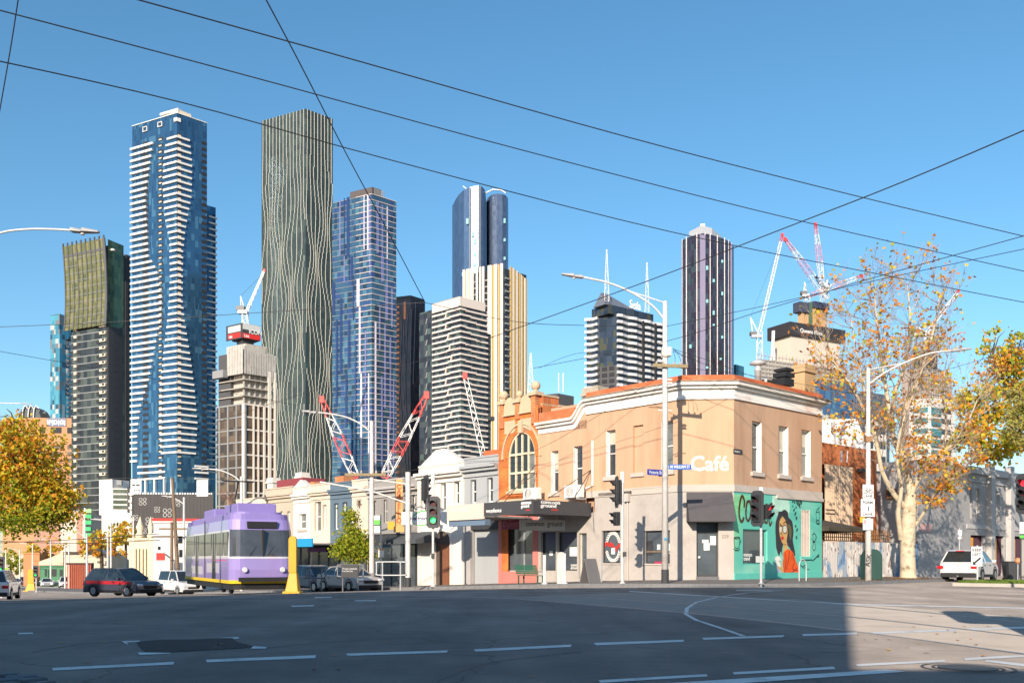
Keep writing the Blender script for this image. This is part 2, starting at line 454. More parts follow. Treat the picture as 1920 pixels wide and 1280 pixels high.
MARK = mat('road_marking_paint', (.74, .73, .70), .7, var=.12, scale=3, stain=((.30, .28, .26), .6))
TAR = mat('tar_patch', (.03, .031, .034), .8, var=.3, scale=3, bump=.6, bscale=60)
IRON = mat('manhole_iron', (.10, .095, .09), .6, .3, var=.25, scale=12, bump=.5, bscale=30)
RAIL = mat('rail_steel', (.55, .52, .49), .4, .6, var=.15, scale=3)
def gpoly(name, m, pts, dz=.005):
    q = [on_ground(*p) for p in pts]
    return MB().poly([(v.x, v.y, v.z + dz) for v in q]).build(name, m, road, tri=True)
for pts in (
    [(98, 1252), (327, 1240.5), (325, 1245.5), (99, 1257)], [(386, 1236.5), (593, 1228), (591, 1233.5), (388, 1241.5)],
    [(649, 1225), (840, 1219), (838, 1223), (652, 1229.5)], [(888, 1217), (1072, 1208), (1070, 1212.5), (892, 1221.5)],
    [(1113, 1205), (1283, 1199), (1281, 1203), (1118, 1209.5)], [(1316, 1195.5), (1471, 1190.5), (1468, 1194), (1320, 1199)],
    [(1504, 1188.5), (1607, 1185.5), (1606, 1189), (1506, 1192)], [(1632, 1185), (1795, 1179), (1793, 1182.5), (1640, 1188)],
    [(1812, 1178), (1930, 1174), (1930, 1177.5), (1815, 1181)],
    [(1122, 1275), (1325, 1263.5), (1327, 1268), (1126, 1280)], [(1374, 1260), (1563, 1249.5), (1567, 1254), (1376, 1264.5)],
    [(1604, 1245), (1770, 1237), (1774, 1240.5), (1608, 1249)], [(1806, 1233.5), (1930, 1227), (1930, 1230.5), (1810, 1238)],
    [(1230, 1282), (1660, 1255), (1700, 1259), (1260, 1290)], [(1850, 1236), (1935, 1246), (1935, 1251), (1846, 1240)],
    [(34, 1186), (62, 1185.5), (62, 1188), (34, 1188.5)], [(545, 1135), (590, 1134), (588, 1136), (548, 1137)],
    [(590, 1119), (622, 1118.6), (622, 1120.2), (590, 1120.6)], [(664, 1125), (705, 1124.6), (705, 1126.2), (668, 1126.6)],
    [(1380, 1106), (1450, 1106.6), (1450, 1107.6), (1380, 1107)], [(1590, 1131.5), (1930, 1139), (1930, 1141), (1590, 1133.6)],
    [(1180, 1107.5), (1590, 1131.5), (1590, 1133), (1180, 1108.8)], [(0, 1099.6), (330, 1101), (330, 1102), (0, 1100.8)],  # last strip paints the thin sunlit line of road at far left
):
    gpoly('road_marking_and_sun_strip', MARK, pts)
def gstrip(name, m, pts, w, dz=.006):
    q = [on_ground(*p) for p in pts]
    mb = MB(); L = []; Rr = []
    for i, p in enumerate(q):
        d = (q[min(i + 1, len(q) - 1)] - q[max(0, i - 1)]); d.z = 0; d.normalize(); nn = Vector((-d.y, d.x, 0)) * w / 2
        L.append(p + nn + V3(0, 0, dz)); Rr.append(p - nn + V3(0, 0, dz))
    for i in range(len(q) - 1): mb.poly([L[i], L[i + 1], Rr[i + 1], Rr[i]])
    return mb.build(name, m, road)
gstrip('road_marking_and_sun_strip', MARK, [(1394, 1192), (1345, 1175), (1305, 1162), (1286, 1151), (1288, 1140), (1305, 1129), (1345, 1119), (1400, 1111), (1470, 1106)], .09)
TRACK = mat('track_bed_concrete', (.30, .265, .235), .9, var=.12, scale=1.3, stain=((.2, .18, .165), .5), bump=.2); TRACK.node_tree.nodes['Principled BSDF'].inputs['Diffuse Roughness'].default_value = 1.0
gpoly('track_bed', TRACK, [(1960, 1231), (1580, 1182.5), (1290, 1150), (960, 1122.5), (700, 1115.5), (430, 1111.5), (430, 1105), (700, 1102.5), (960, 1104), (1200, 1111), (1500, 1123), (1960, 1160)], .0025)
def curve(pts, k=6):
    out = []
    for i in range(len(pts) - 1):
        p0, p1, p2, p3 = (Vector(pts[max(0, i - 1)]), Vector(pts[i]), Vector(pts[i + 1]), Vector(pts[min(len(pts) - 1, i + 2)]))
        for j in range(k):
            t = j / k
            out.append(tuple(.5 * ((2 * p1) + (-p0 + p2) * t + (2 * p0 - 5 * p1 + 4 * p2 - p3) * t * t + (-p0 + 3 * p1 - 3 * p2 + p3) * t ** 3)))
    out.append(tuple(pts[-1])); return out
for pts in ([(1960, 1197), (1580, 1155), (1250, 1129), (960, 1112), (700, 1107.5), (430, 1106)], [(1960, 1231), (1580, 1181), (1290, 1149), (960, 1122), (700, 1115), (430, 1111)],
            [(1960, 1170), (1500, 1127), (1200, 1113), (960, 1106), (700, 1103)], [(0, 1129), (300, 1126), (640, 1123), (960, 1118), (1300, 1110.5)],
            [(0, 1120), (300, 1118), (640, 1114), (960, 1109), (1250, 1104)]):
    pts = [p for p in curve(pts)]
    gstrip('tram_rail', RAIL, pts, .075, .008); gstrip('rail_groove', TAR, [(x, y - .55) for x, y in pts], .05, .007)
gpoly('tar_patch', TAR, [(255, 1203), (300, 1199), (360, 1198.5), (432, 1195.5), (447, 1204), (478, 1212), (455, 1215), (400, 1218), (330, 1222), (273, 1225)], .006)
for pts in ([(228, 1202), (262, 1201), (262, 1203), (236, 1204.2), (242, 1207.5), (237, 1208)], [(258, 1223), (320, 1224), (320, 1225.5), (262, 1228)], [(405, 1196), (447, 1194), (449, 1196.5), (440, 1198), (436, 1196)], [(475, 1211), (500, 1213), (498, 1216), (470, 1216)]):
    gpoly('road_marking_and_sun_strip', MARK, pts, .007)
SEAL = mat('crack_sealant', (.06, .058, .06), .6, var=.2, scale=4)
for pts in ([(0, 1172), (160, 1168), (330, 1171), (520, 1163), (700, 1166)], [(820, 1278), (905, 1246), (1010, 1230), (1090, 1222)], [(480, 1216), (620, 1204), (800, 1196), (980, 1190)], [(60, 1222), (150, 1208), (250, 1203)], [(1100, 1180), (1240, 1172), (1330, 1178), (1420, 1170)]):
    gstrip('crack_seal', SEAL, curve([(x, y + random.uniform(-1, 1)) for x, y in pts], 4), .035, .004)
for px, py, r_ in ((700, 1131, .22), (330, 1142, .2)):
    c0 = on_ground(px, py); gp = MB().poly([(c0.x + r_ * math.cos(t), c0.y + r_ * math.sin(t), c0.z + .007) for t in [2 * math.pi * k / 18 for k in range(18)]]).build('manhole_cover', IRON, road, norm=False)
c = on_ground(1815, 1252.5)
mb = MB()
for r0, r1, z in ((0, .30, .012), (.33, .36, .010), (.44, .47, .009)):
    k = 28
    for i in range(k):
        a0, a1 = 2 * math.pi * i / k, 2 * math.pi * (i + 1) / k
        mb.poly([(c.x + r * math.cos(a), c.y + r * math.sin(a), c.z + z) for r, a in ((r0 + .001, a0), (r1, a0), (r1, a1), (r0 + .001, a1))])
mb.build('manhole_cover', IRON, road)
# bluestone pitchers at the very near kerb, bottom left
STONE = mat('bluestone_pitcher', (.15, .15, .16), .8, var=.25, scale=9, bump=.6)
for i, (px, py, w, l) in enumerate(((6, 1268, .30, .16), (42, 1272, .30, .17), (14, 1278, .3, .16), (60, 1277, .26, .15), (2, 1287, .3, .16), (70, 1285, .3, .16))):
    p = on_ground(px, py)
    o = MB().box(-w / 2, w / 2, -l / 2, l / 2, -.05, .035).build('paving_stone', STONE, road, bevel=.02, loc=(p.x, p.y, p.z))
    o.rotation_euler = (0.05 * math.sin(i), 0, R(20 + 9 * i))
# fallen leaves in the sunny strip and along the gutter
LEAFG = island_mat('fallen_leaf', [(.5, .2, .04), (.55, .33, .05), (.38, .16, .06), (.3, .2, .08)])
mb = MB()
def flat_leaf(x, y, z, s):
    a = random.uniform(0, 6.28)
    pts = []
    for k in range(5):
        r = s * (1 if k % 2 == 0 else .62) * random.uniform(.8, 1.2); b = a + k * 1.2566
        pts.append((x + r * math.cos(b), y + r * math.sin(b), z + random.uniform(.006, .022)))
    mb.poly(pts)
for px, py in [(random.uniform(1560, 1900), random.uniform(1150, 1235)) for _ in range(26)] + [(random.uniform(80, 1500), random.uniform(1150, 1270)) for _ in range(16)]:
    p = on_ground(px, py); flat_leaf(p.x, p.y, p.z, random.uniform(.03, .055))
for _ in range(420):
    x = random.uniform(4, 14.6); y = -4.75 + abs(random.gauss(0, .9)); X, Y = L2W(x, y)
    flat_leaf(X, Y, (.15 if y > -4.5 else .0) + .025 * max(0, y + 4.5), random.uniform(.05, .09))
for _ in range(500):
    x = min(14.6, random.gauss(13.2, 1.3)); y = random.gauss(-3.1, .7)
    if y < -4.4: continue
    X, Y = L2W(x, y); flat_leaf(X, Y, .15 + .025 * (y + 4.5), random.uniform(.05, .09))
lv = mb.build('fallen_leaves', LEAFG, stuff=True, norm=False)
lv['label'] = 'orange and brown fallen leaves scattered on the road and pavement'

# ------------------------------------------------------------------ the blocks behind the camera that shade the crossing
BACKW = mat('render_of_buildings_behind', (.45, .42, .38), .9, var=.1, scale=.3)
def back_block(x0, x1, y0, y1, h, label):
    r = empty('street_building', ((x0 + x1) / 2, y1, 0), label=label, cat='building')
    w = (x1 - x0) / 2; d = y1 - y0
    k = d * .37                              # side wall skewed along the sun so that it widens no shadow
    MB().prism([(-w, 0), (-w - k, -d), (w - k, -d), (w, 0)], -1, h).build('wall', BACKW, r)
    MB().prism([(-w - .1, .2), (-w - k - .1, -d - .1), (w - k + .05, -d - .1), (w + .05, .2)], h + .004, h + .4).build('parapet', BACKW, r)
    fr = Fr(r, (0, 0, 0), (1, 0, 0), (0, 1, 0))
    z = 1.0
    while z + 2.4 < h:
        x = -w + 1.5
        while x + 1.6 < w:
            fr.piece('window', DARKG, r, x, x + 1.5, z, z + 1.9, -.1, .02); x += 3.4
        z += 3.6
    return r
back_block(-46, -2.75, -26, -8, 18.6, 'wide rendered block behind the camera, middle of the three')
back_block(-110, -46.3, -32, -10, 25.5, 'tall rendered block behind the camera, leftmost')
back_block(-2.6, 24, -22, -8, 6.8, 'low rendered shop behind the camera, rightmost')
# ------------------------------------------------------------------ generic parts of old shop buildings
def holes_wall(mb, fr, a0, a1, z0, z1, holes, depth):
    """wall skin with real openings and reveals"""
    A = sorted({a0, a1, *[h[0] for h in holes], *[h[1] for h in holes]}); Z = sorted({z0, z1, *[h[2] for h in holes], *[h[3] for h in holes]})
    A = [x for x in A if a0 - 1e-6 <= x <= a1 + 1e-6]; Z = [x for x in Z if z0 - 1e-6 <= x <= z1 + 1e-6]
    for i in range(len(A) - 1):
        for j in range(len(Z) - 1):
            am, zm = (A[i] + A[i + 1]) / 2, (Z[j] + Z[j + 1]) / 2
            if any(h[0] < am < h[1] and h[2] < zm < h[3] for h in holes): continue
            mb.poly([fr.loc(A[i], Z[j]), fr.loc(A[i + 1], Z[j]), fr.loc(A[i + 1], Z[j + 1]), fr.loc(A[i], Z[j + 1])])
    for h0, h1, k0, k1 in holes:
        for p in ([(h0, k0), (h0, k1)], [(h1, k0), (h1, k1)], [(h0, k0), (h1, k0)], [(h0, k1), (h1, k1)]):
            mb.poly([fr.loc(*p[0], 0), fr.loc(*p[1], 0), fr.loc(*p[1], -depth), fr.loc(*p[0], -depth)])

def sash(fr, parent, hole, depth=.26, fm=WHITE, gm=DARKG, sill=None, bars=1, vbars=0, fw=.07):
    a0, a1, z0, z1 = hole; n1 = -depth + .09; n0 = -depth
    mb = MB()
    mb.fbox(fr, a0, a0 + fw, z0, z1, n0, n1); mb.fbox(fr, a1 - fw, a1, z0, z1, n0, n1)
    mb.fbox(fr, a0 + fw, a1 - fw, z0, z0 + fw * 1.2, n0, n1); mb.fbox(fr, a0 + fw, a1 - fw, z1 - fw, z1, n0, n1)
    for k in range(bars):
        zc = z0 + (z1 - z0) * (k + 1) / (bars + 1); mb.fbox(fr, a0 + fw, a1 - fw, zc - .03, zc + .03, n0, n1 + .012)
    for k in range(vbars):
        ac = a0 + (a1 - a0) * (k + 1) / (vbars + 1); mb.fbox(fr, ac - .02, ac + .02, z0 + fw * 1.2, z1 - fw, n0, n1 - .02)
    w = mb.build('window', fm, parent)
    fr.piece('pane', gm, w, a0 + fw, a1 - fw, z0 + fw, z1 - fw, n0 - .01, n0 + .03)
    if sill: fr.piece('sill', sill, w, a0 - .12, a1 + .12, z0 - .2, z0 - .003, -depth + .1, .12)
    return w

def row_shop(name, label, px0, px1, cat='building', depth=12, ztop=None, ytop=None, m=None, root_px=None):
    """a shop on the Victoria Street line between two bearings; returns root, frame and its run"""
    a0, a1 = VF.a(px1), VF.a(px0)            # a grows away from the corner
    X, Y = L2W(0, a0)
    r = empty(name, (X, Y, g_local(a0)), AL, label, cat)
    fr = Fr(r, (0, 0, 0), (0, 1, 0), (-1, 0, 0))
    return r, fr, a1 - a0

CAFE = empty('corner_cafe', (OX, OY, 0), AL, 'peach two storey corner cafe with terracotta parapet and green mural', 'building')
VF = Fr(CAFE, (0, 0, 0), (0, 1, 0), (-1, 0, 0))          # Victoria Street facade
WF = Fr(CAFE, (0, 0, 0), (1, 0, 0), (0, -1, 0))          # William Street facade
CH = 1.707
CF = Fr(CAFE, (0, CH, 0), (1, -1, 0), (-1, -1, 0))       # chamfered corner
CW = CH * math.sqrt(2)
PEACH = mat('peach_render', (.56, .345, .22), .85, var=.10, scale=1.3, stain=((.44, .25, .15), .7), streak=True, bump=.15, bscale=30)
PEACHW = mat('tan_render', (.51, .325, .215), .85, var=.12, scale=1.3, stain=((.39, .23, .15), .75), streak=True, bump=.15, bscale=30)
GREYR = mat('grey_render', (.44, .40, .365), .85, var=.10, scale=1.1, stain=((.34, .30, .27), .6), bump=.15, bscale=30)
BAND = mat('pale_band', (.50, .44, .39), .85, var=.08, scale=.9)
CORN = mat('flaking_white_cornice', (.74, .70, .64), .8, var=.08, scale=1.2, stain=((.47, .33, .24), .75), streak=False)
CORN2 = mat('white_frieze', (.78, .75, .71), .8, var=.05, scale=1.2, stain=((.62, .42, .38), .6))
TERRA = mat('terracotta_parapet', (.56, .14, .055), .85, var=.22, scale=1.6, stain=((.60, .24, .13), .6))
SOFTW = mat('painted_timber', (.74, .71, .66), .6, var=.06)
ZB = .22
z_par = CF.z(1327, 703); z_cb = CF.z(1327, 720); z_fr = CF.z(1327, 746); z_band = CF.z(1327, 908); z_band0 = CF.z(1327, 921)
aV1 = VF.a(1100); aV2 = VF.a(1009)       # where the parapet steps down, where the brick shop begins
aW1 = WF.a(1541)
z_par2 = VF.z(1055, 783 - 12); z_c2 = VF.z(1055, 796 - 8)
# windows from the survey
def vrect(x0, y0, x1, y1): return VF.rect(x0, y0, x1, y1)
vwins = [vrect(1033, 845, 1047, 923), vrect(1075, 836, 1092, 918), vrect(1136, 806, 1154, 893), vrect(1240, 789, 1262, 882)]
blind = vrect(1187, 797, 1206, 886)
wwins = [WF.rect(1410, 790, 1428, 885), WF.rect(1460, 799, 1478, 890), WF.rect(1503, 806, 1520, 894)]
def upper(fr, a0, a1, z0, z1, holes, m, name='wall'):
    mb = MB(); holes_wall(mb, fr, a0, a1, z0, z1, holes, .32)
    return mb.build(name, m, CAFE, norm=False)
upper(VF, CH, aV1, z_band, z_fr, vwins[2:] + [blind], PEACH)
upper(VF, aV1, aV2, ZB + 3.4, z_c2 - .15, vwins[:2], PEACH)
upper(CF, 0, CW, z_band, z_fr, [], PEACH)
upper(WF, CH, aW1, z_band, z_fr, wwins, PEACHW)
VF.piece('blind_window', PEACH, CAFE, blind[0], blind[1], blind[2], blind[3], -.3, -.13)
VF.piece('sill', BAND, CAFE, blind[0] - .1, blind[1] + .1, blind[2] - .2, blind[2], -.05, .1)
for i, h in enumerate(vwins): sash(VF, CAFE, h, .3, SOFTW, DARKG if i != 3 else PALEG, BAND)
for i, h in enumerate(wwins): sash(WF, CAFE, h, .3, SOFTW, PALEG if i else DARKG, BAND)
BLIND = mat('cream_blind', (.50, .46, .38), .8, var=.1)
for fr, h, f in ((VF, vwins[0], .45), (VF, vwins[2], .3), (WF, wwins[1], .5), (WF, wwins[2], .35)): fr.piece('blind', BLIND, CAFE, h[0] + .08, h[1] - .08, h[3] - (h[3] - h[2]) * f, h[3] - .08, -.268, -.262)
for h in vwins: VF.piece('painted_reveal', WHITE, CAFE, h[1] - .012, h[1] - .002, h[2], h[3], -.28, -.004)
for h in wwins: WF.piece('painted_reveal', WHITE, CAFE, h[1] - .012, h[1] - .002, h[2], h[3], -.28, -.004)
# cornice, frieze and parapet as mitred runs round the corner
def run(name, m, z0, z1, n, a_v0=CH, a_v1=None, wend=None):
    """band that follows the three facades, set out by n, with mitred corners"""
    a_v1 = aV1 if a_v1 is None else a_v1; wend = aW1 if wend is None else wend
    k = n * math.tan(math.pi / 8)
    out = [(-n, a_v1), (-n, CH - k), (CH - k, -n), (wend, -n)]
    inn = [(.3, a_v1), (.3, CH + .13), (CH + .13, .3), (wend, .3)]
    mb = MB()
    for i in range(3):
        o0, o1, i0, i1 = out[i], out[i + 1], inn[i], inn[i + 1]
        vs = [(*o0, z0), (*o1, z0), (*i1, z0), (*i0, z0), (*o0, z1), (*o1, z1), (*i1, z1), (*i0, z1)]
        fs = [(0, 1, 2, 3), (4, 7, 6, 5), (0, 4, 5, 1), (2, 6, 7, 3)]
        if i == 0: fs.append((0, 3, 7, 4))
        if i == 2: fs.append((1, 5, 6, 2))
        mb.add(vs, fs)
    return mb.build(name, m, CAFE)
run('frieze', CORN2, z_fr - .004, z_cb - .22, .035)
run('moulding', CORN2, z_fr - .06, z_fr + .05, .09)
run('cornice', CORN, z_cb - .22, z_cb - .08, .20)
run('cornice', CORN, z_cb - .076, z_cb + .06, .36, wend=aW1 + .3)
run('gutter', mat('rusty_gutter', (.28, .22, .17), .8, var=.35, scale=5), z_cb + .064, z_cb + .13, .40, wend=aW1 + .35)
run('parapet', TERRA, z_cb + .13, z_par, .05)
run('string_course', BAND, z_band0, z_band, .05)
# lower wing of the parapet, with the swept step
mb = MB(); seg = 10; za, zb_ = z_cb, z_c2
prof = []
for i in range(seg + 1):
    t = i / seg; s_ = t * t * (3 - 2 * t); prof.append((aV1 + .95 * t, zb_ + (za - zb_) * (1 - s_)))
prof.append((aV2 - .02, zb_))
for lo, hi, n, nm, m in ((-.55, -.26, .035, 'frieze', CORN2), (-.256, -.1, .2, 'cornice', CORN), (-.096, .04, .34, 'cornice', CORN)):
    mb = MB()
    for (p0, q0), (p1, q1) in zip(prof, prof[1:]):
        vs = [VF.loc(p, q + d, n_) for p, q in ((p0, q0), (p1, q1)) for d in (lo, hi) for n_ in (-.25, n)]
        mb.add(vs, [(0, 1, 3, 2), (4, 6, 7, 5), (0, 4, 5, 1), (2, 3, 7, 6), (1, 5, 7, 3), (0, 2, 6, 4)])
    mb.build(nm, m, CAFE)
mb = MB()       # peach wall that fills under the sweep
for (p0, q0), (p1, q1) in zip(prof, prof[1:]):
    mb.poly([VF.loc(p0, zb_ - .6), VF.loc(p1, zb_ - .6), VF.loc(p1, q1 - .54), VF.loc(p0, q0 - .54)])
mb.build('wall', PEACH, CAFE, norm=False)
VF.piece('parapet', TERRA, CAFE, aV1 + .9, aV2 - .02, z_c2 + .042, z_par2 + .12, -.28, -.02)
# ground floor, grey
g1 = VF.a(1115)
win1 = vrect(1128, 994, 1163, 1055); win2 = vrect(1208, 994, 1256, 1056)
mb = MB(); holes_wall(mb, VF, CH, g1, -.3, z_band0, [win1, win2], .25)
mb.build('wall', GREYR, CAFE, norm=False)
for h in (win1, win2):
    w = sash(VF, CAFE, h, .22, CHAR, SHOPG, None, 0, 0, .05)
    VF.piece('sill', BAND, w, h[0] - .06, h[1] + .06, h[2] - .07, h[2] - .003, -.2, .05)
door = CF.rect(1306, 979, 1347, 1084)
mb = MB(); holes_wall(mb, CF, 0, CW, -.3, z_band0, [(door[0], door[1], ZB - .02, door[3])], .35)
mb.build('wall', GREYR, CAFE, norm=False)
AWN = mat('charcoal_canvas', (.085, .08, .085), .85, var=.1, scale=2)
d_ = MB()
a0, a1, z0, z1 = door
d_.fbox(CF, a0, a0 + .07, ZB, z1, -.3, -.2); d_.fbox(CF, a1 - .07, a1, ZB, z1, -.3, -.2); d_.fbox(CF, a0 + .07, a1 - .07, ZB, ZB + .22, -.3, -.22)
d_.fbox(CF, a0 + .07, a1 - .07, z1 - .5, z1 - .42, -.3, -.2); d_.fbox(CF, a0 + .07, a1 - .07, z1 - .07, z1, -.3, -.2)
dr = d_.build('door', CHAR, CAFE)
CF.piece('pane', SHOPG, dr, a0 + .07, a1 - .07, ZB + .22, z1 - .07, -.29, -.26)
CF.piece('handle', STEEL, dr, a0 + .1, a0 + .2, ZB + 1.0, ZB + 1.1, -.26, -.16)
CF.piece('doorstep', mat('bluestone_step', (.14, .14, .15), .8, var=.2, scale=6), CAFE, a0 - .02, a1 + .02, -.1, ZB + .13, -.3, .06)
PAPER = mat('paper', (.72, .71, .68), .8, var=.05)
for x0, y0, x1, y1 in ((1318, 1011, 1330, 1017), (1321, 1017, 1332, 1031), (1333, 1004, 1344, 1021)):
    r_ = CF.rect(x0, y0, x1, y1); CF.piece('notice', PAPER, dr, *r_, -.258, -.252)
CF.text('229', mat('bronze_numbers', (.25, .2, .15), .5, .3), CAFE, CF.a(1353), CF.z(1360, 1008), .01, .22, 'street_number')
# hood awning over the corner door
ha0, ha1 = CF.a(1287), CF.a(1372.5); hz1 = CF.z(1327, 922.5); hz0 = CF.z(1327, 978)
mb = MB()
P = CF.loc
n_ = 1.0
mb.add([P(ha0, hz1, .02), P(ha1, hz1, .02), P(ha1, hz0 + .06, n_), P(ha0, hz0 + .06, n_), P(ha0, hz0, .02), P(ha1, hz0, .02), P(ha1, hz0 - .02, n_), P(ha0, hz0 - .02, n_)],
       [(0, 1, 2, 3), (3, 2, 6, 7), (1, 5, 6, 2), (0, 3, 7, 4), (4, 7, 6, 5)])
mb.build('awning', AWN, CAFE)
CF.text('Café', mat('white_sign_letter', (.82, .81, .78), .5, var=.03), CAFE, CF.a(1294), CF.z(1330, 881.5), .004, .98, 'sign_lettering', extrude=.012, offset=.018)
# old cast street plate on the corner
pr = WF.rect(1375, 842, 1391, 851); WF.piece('street_plate', CHAR, CAFE, *pr, 0, .03)
WF.text('WILLIAM ST', PAPER, CAFE, pr[0] + .05, pr[2] + .07, .034, .12, 'plate_lettering', extrude=.002, sx=.75)
# William Street ground floor with the painted wall
TEALM = None
def teal():
    m = bpy.data.materials.new('teal_mural_paint'); m.use_nodes = True
    nt = m.node_tree; N = nt.nodes; Lk = nt.links.new; b = N['Principled BSDF']; b.inputs['Roughness'].default_value = .7
    tc = N.new('ShaderNodeTexCoord'); sp = N.new('ShaderNodeSeparateXYZ'); Lk(tc.outputs['Object'], sp.inputs[0])
    nz = N.new('ShaderNodeTexNoise'); nz.inputs['Scale'].default_value = .55; nz.inputs['Detail'].default_value = 3; Lk(tc.outputs['Object'], nz.inputs['Vector'])
    # sprayed green cloud near the corner, sea green elsewhere, paler clouds in the middle
    ma = N.new('ShaderNodeMath'); ma.operation = 'MULTIPLY_ADD'; ma.inputs[1].default_value = -.42; ma.inputs[2].default_value = 1.5; Lk(sp.outputs[0], ma.inputs[0])
    mz = N.new('ShaderNodeMath'); mz.operation = 'MULTIPLY_ADD'; mz.inputs[1].default_value = .22; Lk(sp.outputs[2], mz.inputs[0]); Lk(ma.outputs[0], mz.inputs[2])
    mc = N.new('ShaderNodeMath'); mc.operation = 'MULTIPLY_ADD'; mc.inputs[1].default_value = 1.6; Lk(nz.outputs['Fac'], mc.inputs[0]); Lk(mz.outputs[0], mc.inputs[2])
    mr = N.new('ShaderNodeMapRange'); mr.inputs[1].default_value = 1.5; mr.inputs[2].default_value = 2.4; mr.interpolation_type = 'SMOOTHSTEP'; Lk(mc.outputs[0], mr.inputs[0])
    mx = N.new('ShaderNodeMix'); mx.data_type = 'RGBA'; mx.inputs[6].default_value = (.115, .50, .40, 1); mx.inputs[7].default_value = (.22, .60, .26, 1); Lk(mr.outputs[0], mx.inputs[0])
    r2 = N.new('ShaderNodeMapRange'); r2.inputs[1].default_value = .48; r2.inputs[2].default_value = .7; r2.inputs[4].default_value = .6; Lk(nz.outputs['Fac'], r2.inputs[0])
    m2 = N.new('ShaderNodeMix'); m2.data_type = 'RGBA'; Lk(r2.outputs[0], m2.inputs[0]); Lk(mx.outputs[2], m2.inputs[6]); m2.inputs[7].default_value = (.33, .62, .50, 1)
    Lk(m2.outputs[2], b.inputs['Base Color']); return m
TEALM = teal()
mw = WF.rect(1393, 992, 1439, 1058); sl = WF.rect(1502, 956.5, 1519, 1042)
mb = MB(); holes_wall(mb, WF, CH, aW1, -.3, z_band0 - .12, [mw, sl], .2)
mb.build('mural_wall', TEALM, CAFE, norm=False)
TEALP = mat('teal_paint', (.115, .50, .41), .7, var=.08)
WF.piece('plinth', TEALP, CAFE, CH + .02, aW1, -.2, ZB + .28, -.1, .05)
WF.piece('string_course', BAND, CAFE, WF.a(1455), aW1 + .04, z_band0 - .16, z_band0 - .004, 0, .09)
WF.piece('string_course', TEALP, CAFE, CH + .05, WF.a(1455) - .01, z_band0 - .124, z_band0 - .004, -.1, 0.002)
w = sash(WF, CAFE, mw, .18, mat('teal_frame', (.10, .42, .35), .6), SHOPG, None, 0, 0, .05)
WF.text('common\nground', PAPER, w, mw[0] + .03, mw[2] + .40, -.145, .27, 'window_lettering', extrude=.002, offset=.006, lsp=.7)
WF.piece('notice', PAPER, w, WF.a(1422), WF.a(1437), mw[2] + .1, mw[2] + .42, -.148, -.144)
REVEAL = mat('pink_shutter', (.66, .53, .47), .7, var=.06)
WF.piece('shutter_back', REVEAL, CAFE, sl[0], sl[1], sl[2], sl[3], -.19, -.14)
for k in range(6):
    a = sl[0] + (k + .5) * (sl[1] - sl[0]) / 6; WF.piece('bar', REVEAL, CAFE, a - .012, a + .012, sl[2] - .03, sl[3] + .03, -.01, .025)
WF.piece('sill', TEALP, CAFE, sl[0] - .1, sl[1] + .1, sl[2] - .17, sl[2] - .03, -.05, .07)
# ---- the mural: flat paint, one thin coat over the other
def mp(pts): return [WF.px(1370 + x / 6.4, 900 + y / 6.4) for x, y in pts]
MUR = [0]
def paint(name, col, pts, sm=True, lab=None):
    MUR[0] += 1
    q = mp(pts)
    if sm: q = [(p[0], p[1]) for p in curve([(a, b, 0) for a, b in q + [q[0]]], 3)][:-1]
    m = mat('mural_' + name, col, .7, var=.22, scale=2.2)
    return MB().fpoly(WF, q, .003 + .0012 * MUR[0]).build(name, m, CAFE, tri=True, norm=False)
def brush(name, col, pts, w, sm=True):
    MUR[0] += .2
    q = mp(pts)
    if sm: q = [(p[0], p[1]) for p in curve([(a, b, 0) for a, b in q], 4)]
    mb = MB()
    for i in range(len(q) - 1):
        p0, p1 = Vector(q[i]), Vector(q[i + 1]); d = (p1 - p0)
        if d.length < 1e-6: continue
        d.normalize(); nn = Vector((-d.y, d.x)) * w / 2; p0 = p0 - d * w * .3; p1 = p1 + d * w * .3
        mb.fpoly(WF, [tuple(p0 + nn), tuple(p1 + nn), tuple(p1 - nn), tuple(p0 - nn)], .003 + .0012 * MUR[0] + .00005 * i)
    return mb.build(name, mat('mural_' + name, col, .7, var=.06), CAFE, norm=False)
BRN = (.075, .035, .018); SKIN = (.56, .33, .12); HAIR = (.035, .033, .04); ORG = (.72, .10, .012); INK = (.012, .02, .022)
paint('cloud', (.42, .66, .55), [(500, 190), (620, 150), (700, 260), (690, 420), (560, 430), (500, 320)])
paint('smoke', (.30, .38, .46), [(525, 940), (560, 970), (600, 1050), (640, 1110), (640, 1165), (560, 1165), (548, 1060)])
paint('hair', HAIR, [(575, 375), (612, 372), (645, 350), (685, 385), (692, 440), (735, 490), (748, 560), (752, 640), (745, 720), (765, 830), (772, 905), (740, 880), (700, 800), (640, 760), (615, 830), (618, 900), (600, 850), (580, 905), (560, 860), (545, 800), (540, 700), (535, 600), (540, 500), (560, 430)])
paint('hair_light', (.13, .12, .045), [(690, 520), (722, 560), (728, 640), (715, 720), (700, 640), (694, 580)])
paint('face', SKIN, [(618, 430), (650, 470), (672, 520), (683, 600), (672, 700), (664, 760), (640, 770), (615, 745), (600, 700), (584, 640), (580, 560), (585, 490)])
paint('neck', SKIN, [(634, 740), (672, 740), (676, 830), (640, 870), (630, 850)])
paint('coat', ORG, [(690, 818), (720, 840), (748, 870), (780, 960), (805, 1030), (822, 1100), (835, 1162), (640, 1162), (632, 1090), (622, 1000), (630, 930), (628, 870), (655, 845)])
paint('hand', SKIN, [(565, 970), (590, 975), (600, 1010), (628, 1075), (640, 1105), (622, 1110), (590, 1070), (560, 1040)])
paint('cup', (.75, .74, .68), [(530, 925), (560, 908), (596, 925), (600, 955), (570, 968), (532, 955)])
paint('cup', (.72, .68, .62), [(535, 968), (580, 975), (598, 1030), (585, 1040), (545, 1010)])
